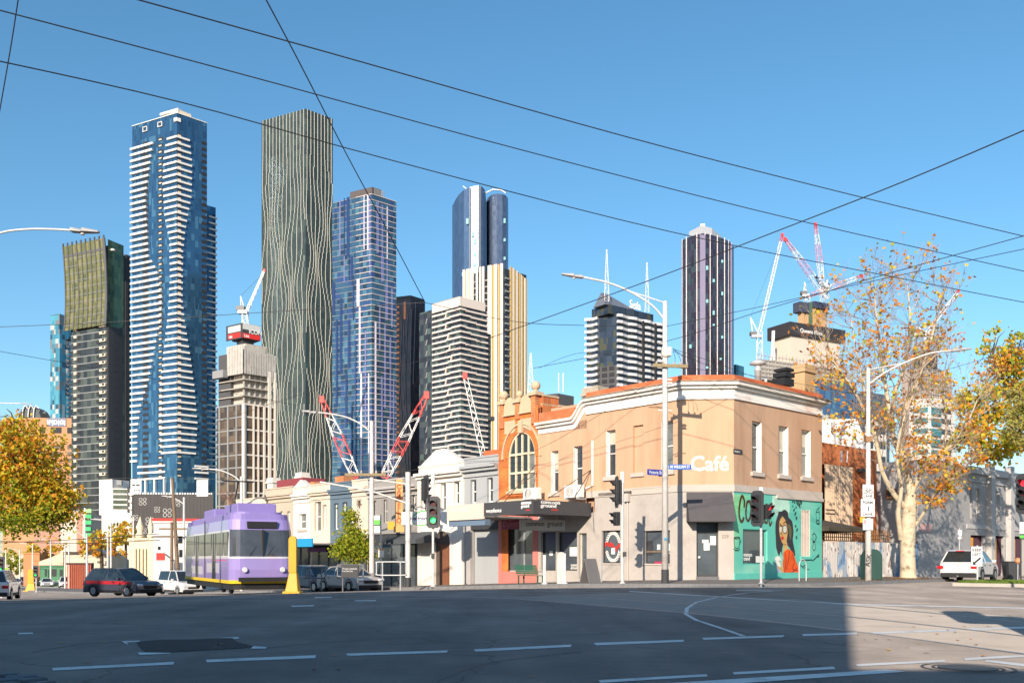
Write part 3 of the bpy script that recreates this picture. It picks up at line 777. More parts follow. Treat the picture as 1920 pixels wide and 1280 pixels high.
paint('lens', (.62, .60, .50), [(625, 550), (650, 542), (668, 560), (668, 610), (648, 632), (628, 610)])
paint('lens', (.62, .60, .50), [(585, 558), (606, 552), (612, 580), (606, 620), (590, 625), (584, 600)])
paint('lips', (.60, .012, .018), [(604, 680), (618, 668), (634, 685), (630, 706), (616, 714), (604, 700)])
brush('ink', INK, [(622, 552), (650, 538), (672, 556), (672, 612), (650, 636), (626, 614), (622, 552)], .035)
brush('ink', INK, [(584, 556), (606, 548), (614, 580), (606, 626), (590, 630)], .03)
brush('ink', INK, [(630, 520), (655, 495), (668, 520)], .05)
brush('ink', INK, [(585, 515), (596, 535), (612, 545)], .05)
brush('ink', INK, [(612, 600), (606, 640), (622, 655)], .025)
brush('ink', INK, [(640, 765), (655, 775), (662, 765)], .025)
for pts in ([(650, 860), (660, 960), (650, 1060), (640, 1140)], [(700, 850), (690, 950), (665, 1060)], [(735, 880), (760, 980), (740, 1060), (800, 1080)], [(650, 1110), (720, 1105), (760, 1080)], [(720, 1160), (735, 1110), (790, 1050)]):
    brush('fold', (.30, .03, .03), pts, .05)
brush('word', BRN, [(158, 315), (160, 250), (140, 190), (118, 215), (100, 320), (98, 420), (118, 490), (142, 480), (152, 450)], .13)
brush('word', BRN, [(225, 250), (195, 262), (180, 350), (182, 440), (205, 485), (232, 430), (240, 330), (225, 250)], .12)
brush('word', BRN, [(330, 470), (345, 330), (352, 240)], .11)
brush('word', BRN, [(412, 490), (392, 440), (395, 350), (420, 290), (440, 305), (430, 370), (398, 400)], .09)
brush('word', BRN, [(400, 500), (430, 510), (436, 480)], .09)
brush('word', BRN, [(495, 280), (462, 300), (455, 400), (458, 500), (470, 540), (486, 500)], .10)
# beans raining down
mb = MB()
beans = [(745, 200, 9), (770, 208, 11), (795, 200, 10), (820, 222, 11), (800, 232, 11), (835, 245, 11), (742, 255, 9), (762, 265, 10), (790, 258, 11), (812, 262, 12), (838, 278, 11), (820, 295, 11), (800, 285, 10), (848, 262, 9), (742, 310, 8), (780, 325, 9), (825, 318, 10), (756, 355, 11), (772, 398, 13), (785, 452, 13), (775, 548, 11), (792, 592, 12), (786, 684, 12)]
MUR[0] += 1
for i, (x, y, s_) in enumerate(beans):
    t = random.uniform(-.3, .5)
    for sgn in (-1, 1):
        pts = []
        for k in range(8):
            b = math.pi * k / 7 - math.pi / 2
            u, v = sgn * (s_ * .62 * math.cos(b) + .8), s_ * 1.7 * math.sin(b)
            pts.append((x + u * math.cos(t) - v * math.sin(t), y + u * math.sin(t) + v * math.cos(t)))
        mb.fpoly(WF, mp(pts), .003 + .0012 * MUR[0])
mb.build('painted_beans', mat('mural_ink', INK), CAFE, norm=False)
for pts, w_ in (([(35, 690), (40, 780), (58, 812), (82, 812), (98, 780), (104, 690), (70, 680), (35, 690), (70, 700), (104, 690)], .03), ([(104, 705), (116, 730), (98, 765)], .03), ([(28, 820), (66, 842), (108, 820)], .03), ([(48, 838), (88, 838)], .05),
                ([(1020, 385), (1040, 340), (1060, 385), (1055, 470), (1028, 470), (1022, 385), (1060, 385)], .03), ([(1030, 470), (1028, 515), (1055, 518), (1056, 470)], .06), ([(1040, 340), (1062, 322), (1072, 300)], .025),
                ([(975, 650), (992, 640), (1012, 650), (1018, 690), (1002, 732), (982, 730), (985, 690), (975, 650)], .03), ([(1012, 650), (1026, 680), (1014, 715)], .025), ([(984, 734), (1006, 736)], .08), ([(990, 745), (978, 810), (996, 840), (1014, 810), (1004, 745)], .03), ([(994, 640), (996, 618)], .04),
                ([(978, 965), (1020, 925), (1048, 890)], .05), ([(1030, 910), (1052, 915), (1050, 890)], .05), ([(828, 958), (968, 954)], .035), ([(850, 1045), (880, 1020), (870, 1060), (905, 1030), (900, 1060), (940, 1065)], .02), ([(830, 1010), (860, 1035), (890, 1010)], .03)):
    brush('ink', INK, pts, w_)
# body of the building: flat roof and back volume
mb = MB(); mb.prism([(.34, CH + .14), (CH + .14, .34), (aW1 - .01, .34), (aW1 - .01, 11), (.34, 11)], -.3, z_cb)
mb.build('body', PEACHW, CAFE)
mb = MB(); mb.prism([(.34, 11.004), (9, 11.004), (9, aV2 - .02), (.34, aV2 - .02)], -.3, z_c2 - .1); mb.build('body', PEACHW, CAFE)
WF.piece('wall', PEACHW, CAFE, aW1 - .008, aW1, -.3, z_fr, -11, -.0)
# chimneys and roof bits
def chimney(fr, a, n, w, z0, z1, m, parent, cap=True, name='chimney'):
    mb = MB(); mb.fbox(fr, a - w / 2, a + w / 2, z0, z1 - .45, n - w * .35, n + w * .35)
    if cap:
        mb.fbox(fr, a - w / 2 - .1, a + w / 2 + .1, z1 - .446, z1 - .3, n - w * .35 - .1, n + w * .35 + .1)
        mb.fbox(fr, a - w / 2 - .03, a + w / 2 + .03, z1 - .296, z1, n - w * .35 - .03, n + w * .35 + .03)
    return mb.build(name, m, parent)
STONEC = mat('tan_chimney_render', (.50, .33, .18), .9, var=.12, scale=2)
a_, z_ = WF.px(1507, 686, -3.0); chimney(WF, a_, -3.0, 1.15, z_cb - .5, z_, STONEC, CAFE)
a_, z_ = VF.px(1116, 727, -1.2); chimney(VF, a_ , -1.2, 1.1, z_c2 - .5, z_, mat('stone_chimney', (.42, .36, .28), .9, var=.15, scale=3), CAFE)
a_, z_ = WF.px(1421, 676, -2.2)
MB().lathe([(.17, 0), (.17, 1.0), (.2, 1.02), (.2, 1.06), (.17, 1.08), (.17, 1.32), (.45, 1.36), (.36, 1.5), (.1, 1.6), (.02, 1.62)], c=tuple(WF.loc(a_, z_ - 1.55, -2.2)), n=14).build('flue', STEEL, CAFE, smooth=True)
a_, z_ = WF.px(1436, 705, -2.5); WF.piece('vent_pipe', WHITE, CAFE, a_ - .05, a_ + .05, z_cb - .3, z_, -2.55, -2.45)
# rooftop kitchen plant, black
for x0, y0, x1, y1 in ((1463, 692, 1477, 697), (1461, 700, 1478, 708), (1459, 711, 1477, 724)):
    r_ = WF.rect(x0, y0, x1, y1, -2.5); WF.piece('roof_plant', BLACK, CAFE, *r_, -2.9, -2.1)
WF.piece('roof_plant', CHAR, CAFE, *WF.rect(1440, 714, 1478, 740, -2.8), -3.2, -2.92)
# downpipes and junction boxes on the grey wall
PIPE = mat('painted_pipe', (.50, .45, .41), .7, var=.05)
a_ = VF.a(1178); mb = MB(); mb.tube([VF.loc(a_, -.1, .06), VF.loc(a_, VF.z(1178, 935), .06)], .04); mb.fbox(VF, a_ - .14, a_ + .14, VF.z(1178, 940), VF.z(1178, 925), .02, .2); mb.build('downpipe', PIPE, CAFE)
a_ = VF.a(1111); q = [VF.loc(VF.a(1112.5), VF.z(1112, 826), .06), VF.loc(VF.a(1112.5), VF.z(1112, 910), .06), VF.loc(VF.a(1099), VF.z(1099, 916), .06), VF.loc(VF.a(1094), VF.z(1094, 926), .06)]
MB().tube(q, .06).build('downpipe', WHITE, CAFE)
VF.piece('moulding', BAND, CAFE, VF.a(1258), VF.a(1186), VF.z(1222, 914.5), VF.z(1222, 912), 0, .07)
VF.piece('moulding', BAND, CAFE, VF.a(1186) + .02, VF.a(1123), VF.z(1155, 928), VF.z(1155, 922), 0, .05)
# window graphics: laurel wreath with red ribbon on the small window
a0, a1, z0, z1 = win1; ac, zc = (a0 + a1) / 2, (z0 + z1) / 2; ra, rz_ = (a1 - a0) * .36, (z1 - z0) * .43
mb = MB()
for k in range(34):
    b = 2 * math.pi * k / 34
    if abs(math.sin(b)) < .25: continue
    for sgn in (-1, 1):
        x, y = ac + ra * math.cos(b) * (1 + .1 * sgn), zc + rz_ * math.sin(b) * (1 + .07 * sgn)
        t = b + math.pi / 2 + sgn * .6; l, wd = .10, .035
        mb.fpoly(VF, [(x - l * math.cos(t), y - l * math.sin(t)), (x - wd * math.sin(t), y + wd * math.cos(t)), (x + l * math.cos(t), y + l * math.sin(t)), (x + wd * math.sin(t), y - wd * math.cos(t))], -.17)
mb.build('window_wreath', PAPER, CAFE, norm=False, stuff=True)
mb = MB(); rb = []
zs_ = lambda t: zc + .05 + .12 * math.sin(t * 7) + .06 * math.sin(t * 17)
for k in range(24):
    t0, t1 = k / 24, (k + 1) / 24; w_ = .09 + .05 * math.sin(k * 1.7)
    mb.fpoly(VF, [(a1 - .08 - (a1 - a0 - .16) * t0, zs_(t0) - w_), (a1 - .08 - (a1 - a0 - .16) * t1, zs_(t1) - w_), (a1 - .08 - (a1 - a0 - .16) * t1, zs_(t1) + w_), (a1 - .08 - (a1 - a0 - .16) * t0, zs_(t0) + w_)], -.168)
mb.build('window_ribbon', RED, CAFE, norm=False)
VF.piece('notice', PAPER, CAFE, ac - .14, ac + .12, zc - .38, zc - .06, -.168, -.163)
a0, a1, z0, z1 = win2
VF.piece('counter', TIMBER, CAFE, a0 + .05, a1 - .05, z0 + .55, z0 + .62, -.172, -.12)
for x0, y0, x1, y1 in ((1228, 1020, 1234, 1030), (1237, 1018, 1242, 1037), (1250, 1018, 1257, 1037)): VF.piece('notice', PAPER, CAFE, *VF.rect(x0, y0, x1, y1), -.168, -.163)
VF.piece('menu_board', CHAR, CAFE, *VF.rect(1210, 1013, 1220, 1040), -.168, -.16)
VF.piece('bench_cushion', mat('crimson_fabric', (.4, .03, .09), .8), CAFE, *VF.rect(1224, 1052, 1240, 1056), -.17, -.12)
# cafe signboards on the wall return
# ------------------------------------------------------------------ cafe's low wing at street level, verandah and signs
gl = [vrect(1014, 997, 1042, 1069), vrect(1045, 997, 1082, 1069)]
dr2 = vrect(1085, 999, 1100, 1083)
mb = MB(); holes_wall(mb, VF, g1, aV2, -.4, ZB + 3.4, gl + [(dr2[0], dr2[1], ZB - .1, dr2[3])], .3)
mb.build('wall', GREYR, CAFE, norm=False)
for h in gl: sash(VF, CAFE, h, .25, CHAR, SHOPG, None, 0, 0, .05)
w = sash(VF, CAFE, (dr2[0], dr2[1], ZB - .1, dr2[3]), .25, mat('cream_door_frame', (.55, .50, .43), .7), SHOPG, None, 0, 0, .07); w.name = 'door'
VF.text('common\nground', PAPER, CAFE, VF.a(1065), VF.z(1072, 1061), -.21, .22, 'window_lettering', extrude=.002, offset=.005, lsp=.7)
VF.piece('notice', PAPER, CAFE, *VF.rect(1063, 1025, 1080, 1042), -.22, -.212)
VF.piece('notice', PAPER, CAFE, *VF.rect(1025, 1032, 1031, 1041), -.22, -.212)
VAN = mat('charcoal_fascia', (.06, .06, .066), .55, var=.06, scale=.6)
SOFF = mat('awning_soffit', (.20, .20, .20), .8)
LETW = mat('white_vinyl_letter', (.80, .80, .78), .5, var=.02)
VD = 4.2
va0 = VF.a(1000, VD); va1 = VF.a(907.5, VD); vzt = VF.z(1000, 936, VD); vzb = VF.z(1000, 962.5, VD)
VF.piece('verandah_front', VAN, CAFE, va0, va1, vzb, vzt, VD - .08, VD)
EF = Fr(CAFE, (0, va0, 0), (1, 0, 0), (0, -1, 0))
EF.piece('verandah_end', VAN, CAFE, -VD + .085, -.03, vzb, vzt, -.08, 0)
VF.piece('verandah_roof', SOFF, CAFE, va0 + .09, va1, vzb + .1, vzb + .2, .02, VD - .085)
ends = EF.px(1013, 950)[0], EF.z(1030, 955)
EF.text('common\nground', LETW, CAFE, EF.a(1013.5), EF.z(1030, 953), .004, .62, 'verandah_lettering', extrude=.006, offset=.02, lsp=.72, fit=(EF.a(1050) - EF.a(1013.5), EF.z(1030, 939.5) - EF.z(1030, 953)))
EF.piece('red_tagline', RED, CAFE, EF.a(1034), EF.a(1046), EF.z(1040, 956.6), EF.z(1040, 954.4), 0, .006)
VF.text('common\nground', LETW, CAFE, VF.a(977, VD), VF.z(988, 953, VD), VD + .004, .55, 'verandah_lettering', extrude=.006, offset=.02, lsp=.72, fit=(VF.a(977, VD) - VF.a(996, VD), VF.z(988, 940, VD) - VF.z(988, 953, VD)))
VF.piece('red_tagline', RED, CAFE, VF.a(994, VD), VF.a(986, VD), VF.z(990, 956.6, VD), VF.z(990, 954.6, VD), VD, VD + .006)
VF.text('www.cgcoffee.com.au', LETW, CAFE, VF.a(911.5, VD), VF.z(925, 960, VD), VD + .004, .28, 'verandah_lettering', extrude=.004, offset=.006, fit=(VF.a(911.5, VD) - VF.a(940, VD),))
hb = VF.rect(975, 974, 1062, 994, 2.2)
HANG = mat('hanging_sign_face', (.56, .54, .51), .6, var=.05)
HF = Fr(CAFE, (-2.2, VF.a(975, 2.2), 0), (1, -.55, 0), (-.55, -1, 0))
hx0, hx1 = HF.a(975), HF.a(1062); hz0_, hz1_ = HF.z(1018, 994), HF.z(1018, 974)
hs = HF.piece('hanging_sign', HANG, CAFE, hx0, hx1, hz0_, hz1_, -.12, 0)
HF.text('common  ground', CHAR, CAFE, hx0 + .32, hz0_ + .24, .004, .37, 'sign_lettering', extrude=.003, offset=.004, fit=((hx1 - hx0) * .78,))
MB().tube([HF.loc(hx0 + .5, hz1_, -.06), HF.loc(hx0 + .5, vzb + .1, -.06)], .02).build('sign_hanger', STEEL, CAFE)
MB().tube([HF.loc(hx1 - .5, hz1_, -.06), HF.loc(hx1 - .5, vzb + .1, -.06)], .02).build('sign_hanger', STEEL, CAFE)
# tie rods from the wall to the verandah
ROD = mat('rusty_rod', (.12, .08, .06), .7, .3)
for x0, y0, x1, y1 in ((1108, 881, 1028, 934), (1108, 881, 1076, 935)):
    p = VF.loc(*VF.px(x0, y0), .02); q = VF.loc(*VF.px(x1, y1, 3.4), 3.4)
    MB().tube([p, q], .022, 6).build('tie_rod', ROD, CAFE)
for x0, y0, x1, y1 in ((1007, 886, 928, 942), (1004, 872, 946, 940)):
    p = VF.loc(*VF.px(x0, y0), .02); q = VF.loc(*VF.px(x1, y1, 3.4), 3.4)
    MB().tube([p, q], .022, 6).build('tie_rod', ROD, CAFE)
# air conditioners
def aircon(fr, parent, x0, y0, x1, y1, n, label):
    a0, a1, z0, z1 = fr.rect(x0, y0, x1, y1, n); w = 0.95; a0 = a1 - w if a1 - a0 < w else a0
    X = fr.root.matrix_local @ fr.loc((a0 + a1) / 2, z0, n - .2)
    r = empty('air_conditioner', X, fr.root.rotation_euler.z, label, 'air conditioner')
    f = Fr(r, (0, 0, 0), fr.ad, fr.nd); hw = (a1 - a0) / 2
    mb = MB(); mb.fbox(f, -hw, hw, .05, z1 - z0, -.18, .18); mb.build('casing', WHITE, r, bevel=.02)
    e = Fr(r, f.loc(-hw, 0, 0) , (-f.nd.x, -f.nd.y, 0), (-f.ad.x, -f.ad.y, 0))
    mb = MB(); c0 = f.loc(hw * .25, (z1 - z0) / 2 + .03, .185)
    rr = (z1 - z0) * .36
    for k in range(4):
        r2 = rr * (k + 1) / 4
        mb.tube([c0 + f.ad * r2 * math.cos(b) + V3(0, 0, r2 * math.sin(b)) for b in [2 * math.pi * i / 16 for i in range(17)]], .012, 4, False)
    mb.build('fan_grille', CHAR, r)
    mb = MB(); mb.fbox(f, -hw + .1, -hw + .16, -.06, .05, -.4, .25); mb.fbox(f, hw - .16, hw - .1, -.06, .05, -.4, .25); mb.build('bracket', STEEL, r)
    return r
aircon(VF, CAFE, 1057, 909, 1086, 934, .75, 'white air conditioner under the peach wall windows, above the verandah')
aircon(VF, CAFE, 980, 914, 1006, 937, .9, 'white air conditioner below the arched window of the brick shop')

# ------------------------------------------------------------------ orange brick shop with the arched window
BRICK = brick_mat('orange_brick', (.72, .17, .022), (.58, .115, .02), (.50, .26, .12))
BRICKD = brick_mat('orange_brick_worn', (.62, .20, .06), (.50, .13, .04), (.50, .34, .2))
DRESS = mat('stone_dressing', (.56, .42, .28), .85, var=.1, scale=1.5)
CREAMF = mat('cream_window_frame', (.66, .58, .42), .6, var=.05)
BR, bf, bl = row_shop('brick_shop', 'orange brick shop with tall arched window and stone ball finials', 935, 1009)
def brect(*r): return bf.rect(*r)
awn = bf.rect(953, 815, 1004, 919); zspr = bf.z(978, 858); zw0, zw1 = awn[2], bf.z(978, 809); aw0, aw1 = awn[0], awn[1]
zpar = bf.z(972, 766); zg = bf.z(972, 938)
am = (aw0 + aw1) / 2; aw = (aw1 - aw0) / 2
def arch_z(a): return zspr + (zw1 - zspr) * math.sqrt(max(0, 1 - ((a - am) / aw) ** 2))
mb = MB(); dep = .12
holes_wall(mb, bf, 0, aw0, -.5, zpar, [], dep); holes_wall(mb, bf, aw1, bl, -.5, zpar, [], dep); holes_wall(mb, bf, aw0, aw1, zg - .3, zw0, [], dep)
NS = 24
for i in range(NS):
    x0, x1 = am - aw * math.cos(math.pi * i / NS), am - aw * math.cos(math.pi * (i + 1) / NS)
    mb.poly([bf.loc(x0, arch_z(x0)), bf.loc(x1, arch_z(x1)), bf.loc(x1, zpar), bf.loc(x0, zpar)])
    mb.poly([bf.loc(x0, arch_z(x0)), bf.loc(x1, arch_z(x1)), bf.loc(x1, arch_z(x1), -dep), bf.loc(x0, arch_z(x0), -dep)])
mb.poly([bf.loc(aw0, zw0), bf.loc(aw0, zspr), bf.loc(aw0, zspr, -dep), bf.loc(aw0, zw0, -dep)])
mb.poly([bf.loc(aw1, zw0), bf.loc(aw1, zspr), bf.loc(aw1, zspr, -dep), bf.loc(aw1, zw0, -dep)])
mb.build('wall', BRICK, BR, norm=False)
MB().fbox(bf, .005, bl - .005, -.5, zg + .2, -10, -.9).fbox(bf, .005, bl - .005, zg + .2, zpar - .05, -10, -.34).build('body', BRICKD, BR)
# arch trim
def arch_band(k0, k1, n0, n1, name, m):
    mb = MB()
    pt = lambda k, t: (am - (aw + k) * math.cos(t), zspr + (zw1 - zspr + k) * math.sin(t))
    for i in range(NS):
        t0, t1 = math.pi * i / NS, math.pi * (i + 1) / NS
        q = [pt(k0, t0), pt(k0, t1), pt(k1, t1), pt(k1, t0)]
        mb.fprism(bf, q, n0, n1)
    return mb.build(name, m, BR)
arch_band(-.0, .24, -.02, .035, 'arch_ring', BRICK)
arch_band(.40, .50, -.02, .10, 'arch_hood', DRESS)
bf.piece('keystone', DRESS, BR, am - .16, am + .16, zw1 - .08, zw1 + .62, -.02, .16)
# window frame and panes
mb = MB(); fw = .09; n0, n1 = -.14, -.03
for i in range(NS):
    t0, t1 = math.pi * i / NS, math.pi * (i + 1) / NS
    pt = lambda k, t: (am - (aw - k) * math.cos(t), zspr + (zw1 - zspr - k) * math.sin(t))
    mb.fprism(bf, [pt(0, t0), pt(0, t1), pt(fw, t1), pt(fw, t0)], n0, n1)
for a in (aw0, aw1 - fw): mb.fbox(bf, a, a + fw, zw0, zspr, n0, n1)
for f in (.27, .5, .73):
    a = aw0 + (aw1 - aw0) * f; mb.fbox(bf, a - .05, a + .05, zw0, arch_z(a) - .05, n0, n1 + .01)
for zz in (zw0 + .05, zw0 + (zspr - zw0) * .55, zspr + (zw1 - zspr) * .15): mb.fbox(bf, aw0 + fw, aw1 - fw, zz - .06, zz + .06, n0, n1 + .02)
aw_o = mb.build('window', CREAMF, BR)
cuts = [aw0, aw0 + (aw1 - aw0) * .27, am, aw0 + (aw1 - aw0) * .73, aw1]
for i in range(4):
    for z0, z1 in ((zw0, zw0 + (zspr - zw0) * .55), (zw0 + (zspr - zw0) * .55, zspr + (zw1 - zspr) * .15), (zspr + (zw1 - zspr) * .15, None)):
        if z1 is None:
            k = 5; q = [(cuts[i], z0)] + [(cuts[i] + (cuts[i + 1] - cuts[i]) * j / k, max(z0, arch_z(cuts[i] + (cuts[i + 1] - cuts[i]) * j / k) - .02)) for j in range(k + 1)] + [(cuts[i + 1], z0)]
            MB().fpoly(bf, q, -.11).build('pane', DARKG, aw_o, tri=True, norm=False)
        else: bf.piece('pane', DARKG if i else PALEG, aw_o, cuts[i], cuts[i + 1], z0, z1, -.125, -.11)
bf.piece('sill', DRESS, BR, aw0 - .1, aw1 + .1, zw0 - .16, zw0 - .003, -.2, .1)
bf.piece('dado', DRESS, BR, .02, bl - .02, zg - .35, zw0 - .45, 0, .03)
# parapet: piers, ball finials, round pediments, sunk panels
zp1 = bf.z(972, 757)
for a, zt in ((.32, zp1 + .5), (bl / 2, zp1 + .25), (bl - .32, zp1 + .3)):
    pr_ = bf.piece('pier', BRICKD, BR, a - .17, a + .17, zpar - 1.0 if a != bl / 2 else zpar - .6, zt - .2, -.34, .09)
    bf.piece('pier_cap', DRESS, BR, a - .32, a + .32, zt - .196, zt, -.45, .2)
    rad = .27 if a != bl / 2 else .21
    MB().lathe([(.12, 0), (.22, .05), (.12, .1)] + [(rad * math.sin(t), .1 + rad - rad * math.cos(t)) for t in [math.pi * (k + 1) / 10 for k in range(9)]] + [(.01, .1 + 2 * rad)], c=tuple(bf.loc(a, zt, -.12)), n=16).build('ball_finial', DRESS, BR, smooth=True)
for a0, a1 in ((.50, bl / 2 - .18), (bl / 2 + .18, bl - .50)):
    ac, hw = (a0 + a1) / 2, (a1 - a0) / 2
    q = [(a0, zpar - .25)] + [(ac - hw * math.cos(math.pi * k / 10), zpar - .0 + .72 * math.sin(math.pi * k / 10)) for k in range(11)] + [(a1, zpar - .25)]
    MB().fprism(bf, q, -.3, .06).build('round_pediment', DRESS, BR)
    bf.piece('ledge', DRESS, BR, a0 - .05, a1 + .05, zpar - .34, zpar - .254, -.1, .14)
    MB().fprism(bf, [(a0 + .05, zpar - 1.35), (a0 + .05, zpar - .62), (a1 - .05, zpar - .62), (a1 - .05, zpar - 1.35)], 0, .035).build('panel', DRESS, BR)
# party wall stepping back above the low wing
sf = Fr(BR, (0, 0, 0), (1, 0, 0), (0, -1, 0))
for i, (x0, x1, zt) in enumerate(((0.34, 1.6, zpar + .55), (1.604, 3.0, zpar + .1), (3.004, 6.4, zpar - .15))):
    sf.piece('party_wall', BRICKD, BR, x0, x1, zg, zt, -.3, .006 * (i + 1))
    sf.piece('coping', DRESS, BR, x0, x1, zt + .002, zt + .1, -.34, .05)
# pink shopfront below
PINK = mat('pink_shopfront', (.62, .20, .17), .6, var=.06)
PLUM = mat('plum_sign', (.30, .045, .10), .5, var=.06)
zf = bf.z(972, 991); zh = bf.z(972, 966)
bf.piece('shop_pier', PINK, BR, 0, .42, -.4, zf + 1.4, -.85, .03)
bf.piece('shop_pier', PINK, BR, bl - .3, bl, -.4, zf + 1.4, -.85, .03)
bf.piece('shop_sign', PLUM, BR, .424, bl - .304, zf, zf + .6, -.3, .05)
bf.piece('transom', PINK, BR, .424, bl - .304, zf + .604, zg + .3, -.3, 0)
bf.text('Dolcetti', mat('pink_letter', (.55, .22, .24), .6), BR, bl - .45, zf + .16, .056, .45, 'sign_lettering', extrude=.004)
zst = bf.z(972, 1071)
bf.piece('stall_riser', PINK, BR, .424, bl - .304, -.5, zst, -.3, .02)
mb = MB(); wins_a = (.424, 1.35, bl - .304)
for a in wins_a: mb.fbox(bf, a, a + .06 if a < 1 else a + .05, zst, zf, -.3, -.2)
mb.fbox(bf, .48, bl - .31, zst, zst + .06, -.29, -.21)
wf_ = mb.build('shop_window', STEEL, BR)
bf.piece('pane', SHOPG, wf_, .48, 1.35, zst + .06, zf - .002, -.27, -.25); bf.piece('pane', SHOPG, wf_, 1.4, bl - .3, zst + .06, zf - .002, -.27, -.25)

# ------------------------------------------------------------------ the rest of the row
def shop(name, label, px0, px1, ptop, m, wins=(), sill=None, cornice=.35, corm=None, ground_m=None, yg=None, fm=WHITE, gm=DARKG, depth=11, wdepth=.28, bars=1, par=.5):
    r, fr, L = row_shop(name, label, px0, px1)
    zt = fr.z(*ptop); hs_ = [fr.rect(*w) for w in wins]
    hs_ = [(max(.05, h[0]), min(L - .05, h[1]), h[2], h[3]) for h in hs_]
    zg_ = fr.z((px0 + px1) / 2, yg) if yg else -.8
    mb = MB(); holes_wall(mb, fr, 0, L, zg_, zt, hs_, wdepth + .04); mb.build('wall', m, r, norm=False)
    MB().fbox(fr, .004, L - .004, -1.5, zt - .25, -depth, -wdepth - .06).build('body', m, r)
    fr.piece('coping', corm or m, r, .002, L - .002, zt - .02, zt + .08, -.35, .05)
    for h in hs_: sash(fr, r, h, wdepth, fm, gm, sill, bars)
    if cornice:
        z = zt - par
        fr.piece('cornice', corm or m, r, .002, L - .002, z - .12, z + .06, -.02, cornice)
        fr.piece('cornice', corm or m, r, .002, L - .002, z - .3, z - .124, -.02, cornice * .6)
        fr.piece('cornice', corm or m, r, .002, L - .002, z - .62, z - .54, -.02, cornice * .25)
    return r, fr, L, zt
GREYB = mat('blue_grey_render', (.36, .375, .385), .85, var=.05, scale=.8, stain=((.30, .31, .32), .3), streak=True)
WREND = mat('white_render', (.70, .655, .60), .85, var=.05, scale=.8, stain=((.58, .53, .47), .35), streak=True)
CREAMR = mat('cream_render', (.64, .55, .45), .85, var=.06, scale=.8, stain=((.5, .42, .33), .4), streak=True)
SLATE = mat('slate_blue_render', (.115, .165, .215), .8, var=.07, scale=.8)
BEIGE = mat('beige_render', (.50, .42, .33), .85, var=.08, scale=.8, stain=((.38, .31, .24), .4), streak=True)
CLAD = mat('grey_cladding', (.29, .275, .26), .7, var=.06)
S2, f2, L2, zt2 = shop('grey_shop', 'pale blue grey shop with two slim windows beside the brick shop', 870, 935, (905, 857), GREYB, [(882, 899, 893, 943), (913, 895, 924, 941)], None, .4, yg=960)
zd = f2.z(902, 992)
f2.piece('red_roof_edge', TERRA, S2, .4, L2 * 1.02, zt2 + .09, zt2 + .65, -2.2, -1.6)
f2.piece('wall', mat('grey_shop_pier', (.40, .38, .37), .8), S2, L2 - .62, L2 + .0, -1, f2.z(902, 960), -.3, .012)
mb = MB()
for a in (.05, .95, 1.6, L2 - .68): mb.fbox(f2, a, a + .07, -.6, zd, -.5, -.4)
mb.fbox(f2, .12, L2 - .68, zd - .08, zd, -.5, -.41); mb.fbox(f2, .12, L2 - .68, -.6, -.25, -.5, -.41)
w = mb.build('shop_window', STEEL, S2)
for a0, a1 in ((.12, .95), (1.02, 1.6), (1.67, L2 - .68)): f2.piece('pane', SHOPG, w, a0, a1, -.25, zd - .08, -.48, -.46)
f2.piece('transom', CHAR, S2, .02, L2 - .64, zd + .002, f2.z(902, 955), -.5, -.02)
for a0, z0 in ((L2 - 1.0, 1.0), (L2 - 1.2, .8)): f2.piece('letter_box', STEEL, S2, a0, a0 + .22, z0, z0 + .25, -.41, -.36)
# cream verandah of that shop; blue on its lower band paints the shade
VD2 = 3.6
q0, q1 = f2.a(906.5, VD2), f2.a(838, VD2); zt_, zm_, zb_ = f2.z(872, 945, VD2), f2.z(872, 974, VD2), f2.z(872, 985, VD2)
AWC = mat('cream_fascia', (.66, .55, .47), .6, var=.04); AWB = mat('shade_blue_fascia', (.14, .20, .29), .6, var=.06)
f2.piece('verandah_front', AWC, S2, q0, q1, zm_, zt_, VD2 - .1, VD2)
f2.piece('verandah_band', AWB, S2, q0 + .02, q1 - .02, zb_, zm_ - .003, VD2 - .5, VD2 - .12)
f2.piece('verandah_roof', SOFF, S2, q0 + .01, q1 - .01, zm_ + .1, zm_ + .2, .05, VD2 - .104)
f2.text('Dolcetti', mat('faint_letter', (.76, .68, .6), .6, var=0), S2, q1 - .2, zm_ + .45, VD2 + .004, .5, 'sign_lettering', extrude=.003)
S3, f3, L3, zt3 = shop('white_shop', 'white rendered shop with low pediment and arched doorway', 785, 870, (828, 871), WREND, [(826, 906, 836, 957), (851, 902, 861, 945), (790, 912, 799, 960)], None, .45, yg=1105)
MB().fprism(f3, [(.2, zt3 + .08), (L3 * .42, zt3 + 1.0), (L3 * .62, zt3 + 1.0), (L3 * .98, zt3 + .08)], -.4, -.05).build('pediment', WREND, S3)
f3.piece('pilaster', WREND, S3, -.02, .25, -.6, zt3 - .8, 0, .07); f3.piece('pilaster', WREND, S3, L3 - .3, L3 - .004, -.6, zt3 - .8, 0, .1)
